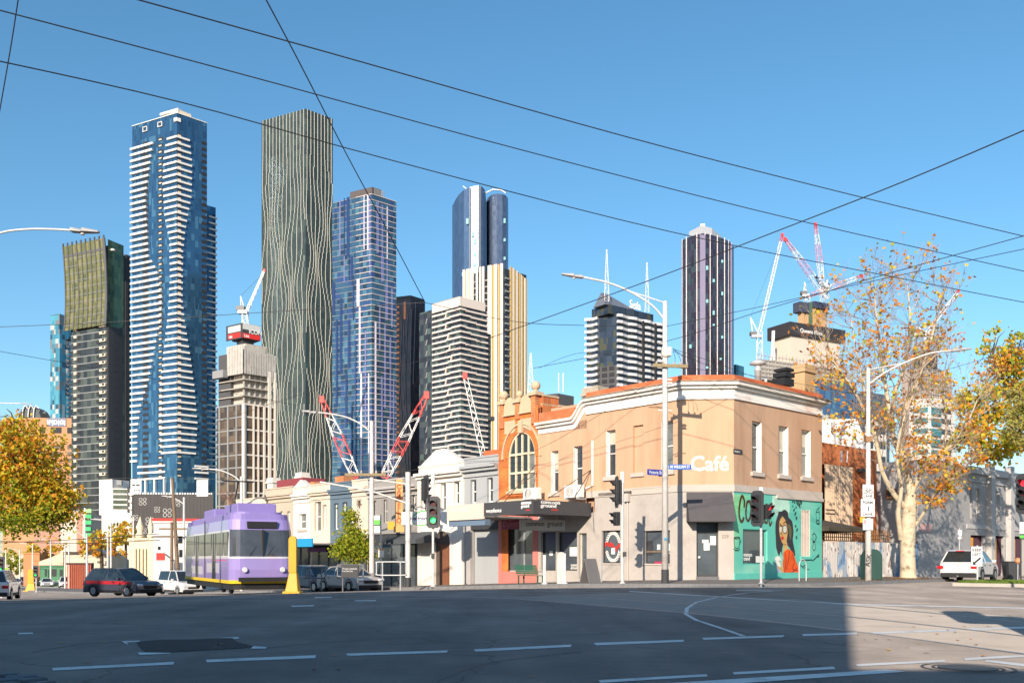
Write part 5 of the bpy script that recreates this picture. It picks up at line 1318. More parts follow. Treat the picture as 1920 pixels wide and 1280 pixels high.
T.L.piece('shadow_edge_strip', DGR, T.r, CHK + .0, CHK + .58, 0, T.z(575, 812), -.1, .2)  # dark strip puts the shadow line on this face into colour
MB().fbox(T.L, 3, CHK + 2, T.h - .2, T.z(551), -9, -1.5).build('roof_plant', TGREY, T.r)
sd_ = Fr(T.r, T.dr * (T.wr + .3), T.dr, T.Rr.nd); MB().fbox(sd_, 0, 2.4, 0, T.z(600, 917), -6, -.5).build('service_shaft', DGR, T.r)
MB().fbox(sd_, -.5, 3.6, T.z(772, 917), T.z(764, 917), -6, .2).build('shaft_collar', DGR, T.r)

# 8. rounded blue tower
def smooth_tower(name, label, pts, ytop, d, m_cols, pw=1.6, fh=3.4, rough=.1, metal=.5):
    pc = PT(sum(p[0] for p in pts) / len(pts), ytop, d)
    r = empty(name, (pc.x, pc.y, -8), 0, label, 'tower')
    gm = pane_mat(name + '_glass', r, pw, fh, m_cols, rough, metal)
    q = []
    for px, dd in pts: X = (px - CX) / F * (d + dd); q.append((X - pc.x, d + dd - pc.y))
    return r, gm, q, pc.z + 8
r, gm, q, h = smooth_tower('curved_blue_tower', 'curved steel blue tower behind the gold striped tower', [(848, 14), (853, 8), (860, 3), (870, -1), (882, -3), (897, -4), (904, -3), (909, 0), (911, 5), (911, 30), (850, 30)], 354, 650, [(.07, .13, .24), (.065, .12, .22), (.075, .135, .245), (.06, .11, .21)], 1.6, 3.4, .3, .4)
mb = MB(); n = len(q); hts = [HY - p for p in (372, 368, 362, 357, 354, 352, 353, 356, 360, 362, 372)]
zt = [H + k * (650 / F) + 8 for k in hts]
mb.add([(x, y, 0) for x, y in q] + [(q[i][0], q[i][1], zt[i]) for i in range(n)], [(i, (i + 1) % n, n + (i + 1) % n, n + i) for i in range(n)] + [tuple(range(n, 2 * n))])
mb.build('glass_wall', gm, r, tri=True)
for px in (881, 897, 900): X = (px - CX) / F * 645.5 - r.location.x; MB().box(X - .25, X + .25, 645.2 - r.location.y, 646.4 - r.location.y, 0, H + (HY - 355) * 650 / F + 8).build('pale_fin', TGREY, r)
TEALP2 = mat('teal_glint_colour', (.25, .50, .52), .2, .2, var=.2)  # glints put into the colour: paler teal boxes on the glass
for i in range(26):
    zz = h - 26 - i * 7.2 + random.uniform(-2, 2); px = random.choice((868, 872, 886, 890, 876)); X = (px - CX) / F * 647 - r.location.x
    MB().box(X - random.uniform(.5, 1.6), X + 1, 645.6 - r.location.y + (.0 if px > 880 else 1), 647.2 - r.location.y, zz, zz + random.uniform(1.5, 4)).build('painted_glint_pane', TEALP2, r)
r2, gm2, q2, h2 = smooth_tower('curved_blue_annex', 'rounded grey blue half of the curved tower, slightly shorter', [(911.5, 12), (915, 6), (922, 1), (932, -1), (942, 0), (949, 3), (952.5, 8), (953, 28), (912, 28)], 364, 655, [(.10, .14, .23), (.085, .125, .21), (.12, .16, .25), (.09, .13, .21)], 1.6, 3.4, .3, .4)
MB().prism(q2, 0, h2).build('glass_wall', gm2, r2)
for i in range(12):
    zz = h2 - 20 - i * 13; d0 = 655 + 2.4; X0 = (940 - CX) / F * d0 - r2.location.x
    MB().box(X0 + random.uniform(0, 1), X0 + 3.0, 655 + 1.0 - r2.location.y, 655 + 4 - r2.location.y, zz, zz + random.uniform(2, 3.5)).build('painted_glint_pane', TEALP2, r2)
MB().tube([(-8, -2, h2), (-3, -2, h2 + 2.5), (3, -2, h2 + 2), (6, -2, h2)], .5, 5).build('roof_rig', TWHITE, r2)
MB().tube([PT(876, 355, 655) - r.location, PT(868, 349, 655) - r.location], .35, 5).build('roof_jib', TWHITE, r)

# 9. gold and cream striped tower
T = Tower('gold_striped_tower', 'cream and gold vertically striped tower right of the white banded one', 946, 868, 987, 495, 430, -63, 45)
T.prism('dark_wall', pane_mat('striped_tower_glass', T.r, 1.6, 3.0, [(.03, .032, .038), (.045, .048, .055), (.06, .065, .075), (.025, .025, .03)], .15, .3), 0, T.h - 2)
CR = mat('cream_stripe', (.78, .70, .60), .7, var=.02); GO = mat('gold_stripe', (.50, .35, .15), .6, .05, var=.08)
for px, w_, y1, m_ in ((870.5, 4.0, 506, CR), (878, 6, 505, CR), (885.5, 6, 503, CR), (895, 3.4, 502, CR), (901.5, 3.4, 501, CR), (907, 3.4, 500, CR), (919, 7, 498, CR), (926, 3.2, 497, GO), (930.5, 5, 496, CR), (936, 2.4, 496, GO), (941, 5, 494.5, CR), (874, 1.6, 508, GO), (882, 1.6, 506, GO), (923, 1.2, 500, GO), (938.6, 1.2, 498, GO)):
    a0, a1 = T.L.a(px + w_ / 2), T.L.a(px - w_ / 2); T.L.piece('stripe', m_, T.r, a0, a1, 0, T.z(y1, px), -.05, .5 + .02 * (px % 5))
for px, w_, y1, m_ in ((957.5, 3.4, 495, GO), (961, 2.6, 496, CR), (964.5, 3, 497, GO), (968, 3, 498, CR), (973.5, 2.6, 500, GO), (976, 2.0, 501, CR), (979, 2.4, 502, GO), (985.5, 3, 505, GO), (983.2, 1.6, 504, CR)):
    a0, a1 = T.Rr.a(px - w_ / 2), T.Rr.a(px + w_ / 2); T.Rr.piece('stripe', m_, T.r, a0, a1, 0, T.z(y1, px), -.05, .5 + .02 * (px % 5))
z = T.h - 6
while z > 40:
    T.Rr.piece('balcony', TGREY, T.r, .3, T.Rr.a(955), z - .8, z, -.1, .45); T.L.piece('balcony', TGREY, T.r, T.L.a(915), T.L.a(909.5), z - .6, z, -.1, .4); T.L.piece('balcony', TGREY, T.r, T.L.a(893), T.L.a(889), z - .6, z, -.1, .4); z -= 3.0

# 10. wave balcony tower with rooftop name and masts
T = Tower('wave_balcony_tower', 'dark tower with wavy white balcony bands, rooftop name and twin masts', 1158, 1100, 1246, 588, 400, -58, 52)
gm = pane_mat('wave_tower_glass', T.r, 1.7, 2.7, [(.045, .06, .085), (.03, .04, .055), (.06, .075, .10), (.09, .085, .05), (.04, .05, .07)], .12, .35)
T.prism('glass_wall', gm, 0, T.h)
WAVE = mat('white_wave_band', (.62, .61, .62), .65, var=.03)
def wave(fr, a0, a1, z, amp, k, ph):
    mb = MB(); n = 14
    for i in range(n):
        b0, b1 = a0 + (a1 - a0) * i / n, a0 + (a1 - a0) * (i + 1) / n
        o0, o1 = .8 + amp * math.sin(k * b0 + ph), .8 + amp * math.sin(k * b1 + ph)
        mb.add([fr.loc(b0, z, 0), fr.loc(b1, z, 0), fr.loc(b1, z, o1), fr.loc(b0, z, o0), fr.loc(b0, z + 1.15, 0), fr.loc(b1, z + 1.15, 0), fr.loc(b1, z + 1.15, o1), fr.loc(b0, z + 1.15, o0)], [(0, 1, 2, 3), (7, 6, 5, 4), (3, 2, 6, 7), (0, 3, 7, 4), (1, 5, 6, 2)])
    return mb
z = T.h - 1.3; k = 0
waveR = wave(T.Rr, -.5, T.wr + .4, 0, .55, .75, .4); waveL = wave(T.L, T.L.a(1122), T.wl + .4, 0, .5, .9, 0)
oR = oL = None
while z > 20:
    if oR is None: oR = waveR.build('balcony_band', WAVE, T.r); oL = waveL.build('balcony_band', WAVE, T.r)
    else:
        oR = oR.copy(); COL.objects.link(oR); oL = oL.copy(); COL.objects.link(oL)
    oR.location.z = z; oL.location.z = z; z -= 2.72
T.L.piece('dark_slot', DGR, T.r, -.4, T.L.a(1122) - .3, 0, T.h - 22, -.2, .1)
z = T.h - 24
while z > 20:
    for a in (1.5, 5, 8.5): T.L.piece('balcony_slot', TDARK, T.r, a, a + 2.4, z, z + 1.6, .1, .3)
    z -= 2.72
for px in (1203, 1226): a = T.Rr.a(px); T.Rr.piece('dark_seam', TDARK, T.r, a - .25, a + .25, 0, T.h - 1, .5, 1.5)
MB().fbox(T.Rr, -4, T.wr - 6, T.h - .2, T.z(572), -12, -1.2).build('roof_storey', gm, T.r)
mb = MB(); mb.add([T.Rr.loc(-6, T.z(573), -1.5), T.Rr.loc(14, T.z(573), -1.5), T.Rr.loc(14, T.z(573), -9), T.Rr.loc(-6, T.z(573), -9), T.Rr.loc(-6, T.z(549), -4), T.Rr.loc(-3, T.z(549), -4)], [(0, 1, 5, 4), (1, 2, 5), (2, 3, 4, 5), (3, 0, 4), (0, 3, 2, 1)]); mb.build('roof_wedge', mat('blue_grey_roof', (.16, .18, .23), .5, .2), T.r)
a_, z_ = T.Rr.px(1181, 577, -.9)
T.Rr.text('Setia', LETW, T.r, a_, z_, -.9, 5.2, 'rooftop_lettering', extrude=.15, offset=.08, fit=(T.Rr.a(1204) - a_,))
def mast(name, label, px, y0, y1, d, w, m, n=12):
    p = PT(px, y0, d); q = PT(px, y1, d); hgt = q.z - p.z
    mb = MB()
    W = lambda t: w * (1 - .85 * t)
    for i in range(n):
        t0, t1 = i / n, (i + 1) / n
        for sx, sy in ((-1, -1), (1, -1), (1, 1), (-1, 1)): mb.tube([(sx * W(t0), sy * W(t0), hgt * t0), (sx * W(t1), sy * W(t1), hgt * t1)], w * .09, 4, False)
        s_ = 1 if i % 2 else -1
        mb.tube([(-s_ * W(t0), -W(t0), hgt * t0), (s_ * W(t1), -W(t1), hgt * t1)], w * .07, 4, False); mb.tube([(-W(t0), s_ * W(t0), hgt * t0), (-W(t1), -s_ * W(t1), hgt * t1)], w * .07, 4, False)
        mb.tube([(-W(t0), -W(t0), hgt * t0), (W(t0), -W(t0), hgt * t0)], w * .07, 4, False)
    r = mb.build(name, m, loc=p); tag(r, label, 'mast'); return r
MASTM = mat('mast_steel', (.62, .60, .60), .5, .2, var=.1)
mast('radio_mast', 'taller lattice mast on the wave balcony tower roof, left of its sign', 1137.5, 565, 468, 398, 1.0, MASTM)
mast('radio_mast', 'shorter lattice mast behind the rooftop name of the wave balcony tower', 1213, 585, 492, 412, .9, MASTM)
mast('radio_mast', 'distant white lattice mast behind the brick shop finials', 995, 740, 662, 300, 1.0, MASTM)

# 11. plum glass tower with pale vertical lines
r, gm, q, h = smooth_tower('plum_glass_tower', 'dark plum glass tower with pale vertical ribs and silver crown', [(1278, 8), (1286, 4), (1306, -2), (1318, -4), (1332, -2), (1358, 5), (1369, 10), (1376, 18), (1376, 34), (1280, 34)], 442, 520, [(.075, .065, .10), (.055, .05, .075), (.085, .08, .115), (.09, .12, .14), (.06, .055, .08), (.075, .10, .115)], 1.5, 3.2, .15, .5)
MB().prism(q, 0, h).build('glass_wall', gm, r)
RIBW = mat('pale_rib', (.62, .54, .55), .5, .1, var=.03); LIL = mat('lilac_glass', (.24, .21, .30), .3, .3)
def perim(px):
    for (x0, d0), (x1, d1) in zip([(1278, 8), (1286, 4), (1306, -2), (1318, -4), (1332, -2), (1358, 5), (1369, 10), (1376, 18)], [(1286, 4), (1306, -2), (1318, -4), (1332, -2), (1358, 5), (1369, 10), (1376, 18)]):
        if x0 <= px <= x1: return d0 + (d1 - d0) * (px - x0) / (x1 - x0)
    return 0
for px, w_ in ((1279, .25), (1287, .45), (1306.5, .45), (1312.5, .2), (1322, .4), (1331.5, .4), (1345, .45), (1358.5, .45), (1366, .25), (1372, .25)):
    dd = 520 + perim(px) - .35; X = (px - CX) / F * dd - r.location.x; Y = dd - r.location.y; MB().box(X - w_ / 2, X + w_ / 2, Y - .15, Y + 1.2, 0, h + .6).build('vertical_rib', RIBW, r)
for px, w_ in ((1317.5, 3.0), (1370, 1.3)):
    dd = 520 + perim(px) - .15; X = (px - CX) / F * dd - r.location.x; Y = dd - r.location.y; MB().box(X - w_ / 2, X + w_ / 2, Y - .2, Y + 1.5, 0, h - 1).build('lilac_strip', LIL, r)
q = []
for px, dd in ((1292, 9), (1315, 2), (1335, 4), (1352, 11), (1363, 20), (1360, 30), (1294, 30)): X = (px - CX) / F * (520 + dd); q.append((X - r.location.x, 520 + dd - r.location.y))
SILV = mat('silver_crown', (.50, .51, .53), .4, .3, var=.05)
mb = MB(); zt = [PT(1300, y, 520).z + 8 for y in (424, 420, 423, 430, 437, 440, 430)]
n = len(q); mb.add([(x, y, h) for x, y in q] + [(q[i][0], q[i][1], zt[i]) for i in range(n)], [(i, (i + 1) % n, n + (i + 1) % n, n + i) for i in range(n)] + [tuple(range(n, 2 * n))]); mb.build('silver_crown', SILV, r, tri=True)
MB().box(q[1][0], q[1][0] + 2.5, q[1][1] + 2, q[1][1] + 4, zt[2] - 1, zt[1] + 1.6).build('roof_rig', TWHITE, r)
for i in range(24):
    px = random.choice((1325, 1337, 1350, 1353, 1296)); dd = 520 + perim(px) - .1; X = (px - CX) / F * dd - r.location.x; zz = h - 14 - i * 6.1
    MB().box(X - 1, X + .9, dd - .1 - r.location.y, dd + 2 - r.location.y, zz, zz + random.uniform(1, 2.4)).build('painted_glint_pane', TEALP2, r)
def block(name, label, xc, xl, xr, ytop, d, m, hl=-60, hr=45, cat='building', zb=-8, cap=None):
    T = Tower(name, label, xc, xl, xr, ytop, d, hl, hr, cat, zb); T.prism('wall', m, 0, T.h)
    if cap: T.prism('roof_cap', cap, T.h + .004, T.h + .6, .2)
    return T
tg = pane_mat('far_teal_glass', bpy.data.objects['plum_glass_tower'], 2, 3, [(.05, .17, .22), (.04, .13, .18), (.07, .21, .26)], .1, .4)
block('teal_glass_block', 'small teal glass block tucked right of the plum tower', 1380, 1376, 1395, 683, 560, tg, cat='building')
block('dark_roof_block', 'low charcoal rooftop box with two thin aerials behind the brick shop', 1046, 1024, 1076, 737, 200, DGR, cat='building')
T = bpy.data.objects['dark_roof_block']
for px in (1047.5, 1056): p = PT(px, 735, 202) - T.location; MB().tube([p, p + V3(0, 0, 4.2)], .09, 5).build('aerial', WHITE, T)
# ------------------------------------------------------------------ cranes and buildings going up
CRW2 = mat('crane_white', (.72, .70, .69), .5, .1, var=.06); CRR = mat('crane_red', (.60, .05, .045), .5, .1, var=.08); CRP = mat('crane_faded_pink', (.62, .30, .34), .5, .1, var=.1); CRG = mat('crane_grey', (.16, .16, .17), .6, .2)
def lattice(p0, p1, w0, w1, n, m, name, parent, th=.13):
    """square lattice girder between two points"""
    p0, p1 = Vector(p0), Vector(p1); d = (p1 - p0).normalized(); up = Vector((0, 0, 1)) if abs(d.z) < .95 else Vector((1, 0, 0))
    e1 = d.cross(up).normalized(); e2 = e1.cross(d).normalized(); mb = MB()
    C = lambda t, sx, sy: p0.lerp(p1, t) + (e1 * sx + e2 * sy) * (w0 + (w1 - w0) * t) / 2
    for i in range(n):
        t0, t1 = i / n, (i + 1) / n; k = 1 if i % 2 else -1
        for sx, sy in ((-1, -1), (1, -1), (1, 1), (-1, 1)): mb.tube([C(t0, sx, sy), C(t1, sx, sy)], th, 4, False)
        for s_ in (-1, 1):
            mb.tube([C(t0, -k, s_), C(t1, k, s_)], th * .65, 4, False); mb.tube([C(t0, s_, -k), C(t1, s_, k)], th * .65, 4, False)
        mb.tube([C(t1, -1, -1), C(t1, 1, -1)], th * .6, 4, False); mb.tube([C(t1, -1, 1), C(t1, 1, 1)], th * .6, 4, False)
    o = mb.build(name, m, parent, norm=False); o['kind'] = 'stuff'; return o
def luffer(label, base, tip, d, mast_y=None, w=2.0, secs=(('w', 1),), back=None, mast_w=2.2, text=None, apex=None, th=.13, dz=0):
    """luffing crane: mast, slewing deck with counterweight, A-frame, boom in coloured sections, pendant and hook rope"""
    b = PT(*base, d); t = PT(*tip, d + dz)
    r = empty('tower_crane', (b.x, b.y, PT(0, mast_y, d).z if mast_y else b.z), 0, label, 'crane'); o = r.location
    L = lambda p: p - o
    if mast_y: lattice(L(PT(base[0], mast_y, d)), L(b), mast_w, mast_w, max(3, int((b.z - o.z) / mast_w / 1.3)), CRW2, 'mast', r, th)
    cum = 0; tot = sum(s_[1] for s_ in secs)
    M = {'w': CRW2, 'r': CRR, 'p': CRP}
    sgn = 1 if t.x > b.x else -1
    for c, ln in secs:
        f0, f1 = cum / tot, (cum + ln) / tot; cum += ln
        ww = lambda f: w * (1 - .62 * max(0, (f - .55) / .45)) * (.55 + .45 * min(1, f / .08))
        lattice(L(b.lerp(t, f0)), L(b.lerp(t, f1)), ww(f0), ww(f1), max(3, int((t - b).length * (f1 - f0) / w / .75)), M[c], 'boom', r, th)
    c2 = L(b)
    if back:
        bx = PT(back[0], back[1], d) - o
        MB().box(min(c2.x, bx.x) - 1, max(c2.x, bx.x) + 1, c2.y - 1.3, c2.y + 1.3, bx.z - .7, bx.z + .5).build('slewing_deck', CRW2, r)
        MB().box(bx.x - 1.6, bx.x + 1.6, c2.y - 1.5, c2.y + 1.5, bx.z + .5, bx.z + 2.2).build('counterweight', CRG, r)
        ap = PT(*apex, d) - o
        MB().tube([(bx.x, bx.y, bx.z + .5), ap], w * .11, 5).tube([(c2.x, c2.y, bx.z + .5), ap], w * .14, 5).build('a_frame', CRW2, r)
        MB().tube([ap, L(b.lerp(t, .93))], .06, 4).build('pendant_rope', WIREM, r)
    MB().box(L(t).x - w * .25, L(t).x + w * .25, L(t).y - .4, L(t).y + .4, L(t).z - w * .4, L(t).z + w * .3).build('boom_head', CRR, r)
    return r
# T3: concrete frame tower with crane behind the blue tower
T = Tower('unfinished_tower', 'unfinished concrete framed tower with mesh screens and rooftop sign box', 457, 406, 517, 648, 360, -55, 47)
BRG = pane_mat('brown_glazing', T.r, 2.2, 3.2, [(.11, .075, .05), (.08, .055, .04), (.14, .10, .07), (.06, .05, .045), (.17, .12, .08)], .2, .2)
zt = T.z(757)
T.prism('glazed_wall', BRG, 0, zt); T.prism('core', CONC, zt, T.z(640), -2.5)
FRM = mat('white_frame', (.66, .60, .53), .7, var=.05)
for px, w_ in ((456, 1.2), (444, .5), (428, .6), (412, .6)): a = T.L.a(px); T.L.piece('column', FRM if px == 456 else TGREY, T.r, a - w_, a + w_ * .2, 0, zt, -.1, .5)
for px, w_ in ((459, 1.0), (475, .6), (484, .5), (495, .8), (505, 1.2), (515, .8)): a = T.Rr.a(px); T.Rr.piece('column', FRM, T.r, a - w_ / 2, a + w_ / 2, 0, zt if px < 500 else T.z(690), -.1, .5)
z = zt
while z > 2:
    T.Rr.piece('floor_beam', FRM, T.r, .6, T.wr, z - .3, z + .3, -.1, .3); T.L.piece('floor_beam', TGREY, T.r, .3, T.wl, z - .25, z + .25, -.1, .25); z -= 4.9
for k in range(5):
    z = zt + k * 3.2; T.prism('floor_slab', CONC, z, z + .35, -.1 if k else .05)
    for i in range(6): a = 1 + i * (T.wr - 2) / 5; T.Rr.piece('prop', CONC, T.r, a - .25, a + .25, z + .35, z + 3.2, -2.2, -1.6)
SCR = mat('mesh_screen', (.42, .40, .37), .8, var=.2, scale=.5)
sz0, sz1 = T.z(700), T.z(648)
nR = 13
for i in range(nR): T.Rr.piece('mesh_panel', SCR, T.r, .1 + i * T.wr / nR, .1 + (i + 1) * T.wr / nR - .25, sz0, sz1 - (i > 6) * 2.0 + (i % 2) * .4, .2, .4)
for i in range(6): T.L.piece('mesh_panel', SCR, T.r, .1 + i * 1.6, 1.55 + i * 1.6, sz0, sz1 + .6, .2, .4)
bx = Fr(T.r, T.dr * -2 + T.dl * 3, T.dr, T.Rr.nd); b0, b1 = bx.a(455), bx.a(489); bz0, bz1 = bx.z(472, 636), bx.z(472, 608)
MB().fbox(bx, b0, b1, bz0, bz1, -9, -.1).fbox(bx, b0 + 1, b1 - 2, bz0 - 9, bz0, -7, -2).build('sign_box', CHAR, T.r)
bx.piece('sign_band', mat('pale_sign', (.55, .56, .55), .6), T.r, b0 + .1, b1 - .1, bz1 - 2.4, bz1 - .1, -.1, .02); bx.piece('sign_band', RED, T.r, b0 + .1, b1 - .1, bz0 + .1, bz0 + 2.0, -.1, .02)
bx.text('ICON', LETW, T.r, b0 + 2.6, bz0 + 2.2, .05, 2.2, 'sign_lettering', extrude=.02, offset=.05); bx.text('Uni', LETW, T.r, b0 + .6, bz0 + .5, .05, 1.5, 'sign_lettering', extrude=.02, offset=.04)
lx = Fr(T.r, bx.loc(b0, 0, -.1), T.dl, T.L.nd); l1 = lx.a(424)
lx.piece('sign_face', CHAR, T.r, 0, l1, bz0, bz1, -.3, 0); lx.piece('sign_band', mat('pale_sign', (.5, .5, .5)), T.r, 1.2, l1 - 1.2, bz1 - 3, bz1 - .6, 0, .05); lx.piece('sign_band', RED, T.r, 1.2, l1 - 1.2, bz0 + .5, bz0 + 2.4, 0, .05)
lx.text('Uni', LETW, T.r, l1 - 1.8, bz0 + .8, .07, 1.4, 'sign_lettering', extrude=.02, offset=.04)
MB().fbox(T.L, T.wl * .55, T.wl, 0, T.z(665, 412), -9, -1).build('dark_wing', DGR, T.r)
T.L.piece('hoist', TGREY, T.r, T.L.a(428), T.L.a(408), T.z(710, 420), T.z(696, 420), .2, 2.5)
luffer('small white crane on top of the unfinished tower, beside the gold fin tower', (460, 590), (496, 507), 372, 609, 1.6, (('w', 1),), (452, 585), 2.0, apex=(451, 555))
# mobile lattice cranes behind the shops
luffer('red and white lattice boom leaning left behind the slate shop', (668, 897), (604, 748), 150, None, 1.5, (('r', .04), ('w', .24), ('r', .26), ('w', .24), ('r', .22)), th=.065)
luffer('red and white lattice boom leaning right behind the grey clad shop', (720, 897), (800, 740), 152, None, 1.7, (('r', .05), ('w', .24), ('r', .18), ('w', .28), ('r', .25)), th=.065)
luffer('white lattice boom standing behind the grey shop roof', (908, 862), (872, 704), 170, None, 1.7, (('w', .96), ('r', .04)), th=.07)
# site on the right: scaffolded tower with cranes
T = Tower('scaffolded_tower', 'scaffolded tower under construction with black name hoarding, right of the cafe roof', 1420, 1416, 1580, 662, 480, -50, 62)
T.prism('concrete_core', CONC, 0, T.h - 14, -1.5)
GREYM = mat('scaffold_tube', (.46, .43, .40), .6, .2, var=.15)
for i in range(26): a = T.wr * i / 25; T.Rr.piece('standard', GREYM, T.r, a - .14, a + .14, T.z(775), T.h + (i % 3) * .5, .2, .5)
z = T.h - 1
while z > T.z(775): T.Rr.piece('ledger', GREYM, T.r, 0, T.wr, z - .14, z + .14, .5, .75); z -= 2.1
T.Rr.piece('shade_net', mat('shade_net', (.36, .335, .31), .9, var=.3, scale=.25), T.r, 0, T.wr, T.z(780), T.h - 3, -.6, -.2)
hd = Fr(T.r, T.dr * 0 + V3(0, 0, 0), T.dr, T.Rr.nd)
h0, h1 = hd.a(1484), hd.a(1588); hz0, hz1 = hd.z(1530, 633), hd.z(1530, 609)
HOARD = mat('black_hoarding', (.035, .033, .038), .6, var=.08)
MB().fbox(hd, h0, h1, hz0, hz1, -18, -1).build('hoarding', HOARD, T.r)
MB().fbox(hd, h0 + 2, h1 - 3, T.h - 15, hz0, -16, -2.5).build('core', mat('pale_concrete', (.60, .52, .44), .8, var=.05), T.r)
for k in range(5): hd.piece('pour_joint', CONC, T.r, h0 + 2, h1 - 3, T.h - 13 + k * 2.2, T.h - 12.8 + k * 2.2, -2.5, -2.42)
hd.text('Queens Place', LETW, T.r, hd.a(1503), hd.z(1520, 624), -.95, 2.9, 'hoarding_lettering', extrude=.03, offset=.05, fit=(hd.a(1545) - hd.a(1503),))
for px in (1519, 1527, 1541, 1553, 1562): a = hd.a(px); hd.piece('column', STONEC, T.r, a - 1.0, a + 1.0, hz1, hd.z(px, 572), -8, -5)
hd.piece('jump_form', mat('navy_form', (.05, .06, .10), .6), T.r, hd.a(1510), hd.a(1528), hd.z(1520, 582), hd.z(1520, 563), -9, -4); hd.piece('jump_form', mat('navy_form', (.05, .06, .10)), T.r, hd.a(1537), hd.a(1566), hd.z(1550, 575), hd.z(1550, 563), -9, -4); hd.piece('climbing_mast', mat('green_steel', (.08, .14, .09), .6), T.r, hd.a(1529), hd.a(1535), hz1, hd.z(1532, 563), -6, -4.5)
MB().tube([T.Rr.loc(T.Rr.a(1457), T.h - 2, -3), T.Rr.loc(T.Rr.a(1457), T.h + 6, -3)], [1.6, .9], 8).tube([T.Rr.loc(T.Rr.a(1457), T.h + 6, -3), T.Rr.loc(T.Rr.a(1458), T.z(612), -3)], .9, 6).build('placing_boom', CRW2, T.r)
luffer('white luffing crane left of the scaffolded tower, boom tipped red', (1424, 622), (1467, 440), 500, 690, 2.6, (('w', .93), ('r', .07)), (1412, 630), 2.6, apex=(1407, 595), th=.14)
c = luffer('pink and white crane leaning left over the black hoarding', (1552, 560), (1472, 448), 492, None, 2.8, (('w', .1), ('w', .3), ('p', .25), ('w', .15), ('p', .15), ('r', .05)), th=.14)
luffer('tallest pink and white crane standing upright over the hoarding', (1543, 548), (1529, 420), 515, 575, 2.6, (('w', .45), ('p', .25), ('w', .15), ('p', .08), ('r', .07)), (1550, 545), 2.4, apex=(1552, 524), th=.14)
luffer('low pink and white crane leaning right over the hoarding', (1513, 556), (1616, 517), 505, 566, 2.6, (('p', .3), ('w', .2), ('p', .2), ('w', .2), ('r', .1)), (1507, 554), 2.4, apex=(1509, 529), th=.14)
luffer('small white crane seen through the plane tree at right', (1736, 625), (1797, 545), 430, 690, 2.0, (('w', .95), ('r', .05)), (1716, 627), 2.0, apex=(1720, 612), th=.15)
q = hd.loc(hd.a(1516), 0, 0)
mf = Fr(c, (0, 0, 0), (math.cos(0), 0, 0), (0, -1, 0))
ang = math.atan2(-(1545 - 1524), (560 - 530)) 
mf.text('MULTIPLEX', mat('black_letter', (.02, .02, .02)), c, (1524 - 1552) * 492 / F, (560 - 522) * 492 / F, 2.0, 3.0, 'boom_lettering', extrude=.02, offset=.05, rot=math.atan2(448 - 560, 1552 - 1472) , fit=(11.5,))
# tower blocks glimpsed through the plane tree
T = Tower('teal_balcony_block', 'white block with teal glass balconies behind the plane tree', 1745, 1705, 1790, 745, 300, -50, 60, cat='building')
T.prism('wall', mat('white_block', (.60, .57, .54), .8), 0, T.h); TB = mat('teal_balcony_glass', (.05, .22, .25), .15, .3, var=.25)
z = T.h - 3
while z > 12:
    T.Rr.piece('window', DARKG, T.r, T.Rr.a(1764), T.Rr.a(1783), z - 1.7, z, -.2, .05); T.Rr.piece('balcony', TB, T.r, T.Rr.a(1746), T.Rr.a(1761.5), z - 2.6, z - .3, -.3, .8); T.L.piece('window', TB, T.r, T.L.a(1740), T.L.a(1712), z - 1.7, z, -.2, .05); z -= 3.4
T = Tower('scaffold_block', 'brown netted block above the teal balcony block', 1725, 1690, 1783, 690, 360, -50, 60, cat='building'); T.prism('netting', mat('brown_net', (.30, .26, .24), .9, var=.2, scale=.3), 0, T.h)
for i in range(14): T.Rr.piece('standard', GREYM, T.r, i * T.wr / 13 - .1, i * T.wr / 13 + .1, T.z(760), T.h + .4, .05, .3)
z = T.h
while z > T.z(750): T.Rr.piece('ledger', GREYM, T.r, 0, T.wr, z - .1, z + .1, .3, .5); z -= 1.9
MB().fbox(T.Rr, T.Rr.a(1738), T.Rr.a(1762), T.h, T.z(652), -6, -1).build('core', CHAR, T.r)
bgm = pane_mat('blue_far_glass', T.r, 2, 3, [(.06, .13, .25), (.05, .11, .21), (.08, .17, .29), (.10, .20, .30)], .12, .4)
block('blue_glass_block', 'blue glass block below the scaffolded tower, left of the plane tree', 1545, 1528, 1606, 712, 330, bgm, -40, 70, cat='building')
block('grey_glass_block', 'grey blue office block behind the plane tree limbs', 1625, 1600, 1668, 735, 380, pane_mat('grey_far_glass', T.r, 2, 3, [(.12, .15, .19), (.09, .11, .15), (.16, .19, .22)], .15, .3), -40, 60, cat='building')
T = block('white_car_park', 'low white slab block behind the lamp post on the right', 1640, 1622, 1662, 790, 200, mat('white_slab_block', (.58, .55, .52), .8), -40, 60, cat='building')
for k in range(4): T.Rr.piece('window_strip', DARKG, T.r, .3, T.wr - .3, T.h - 2.6 - k * 3.2, T.h - 1.0 - k * 3.2, -.1, .05); T.L.piece('window_strip', DARKG, T.r, .3, T.wl - .3, T.h - 2.6 - k * 3.2, T.h - 1.0 - k * 3.2, -.1, .05)

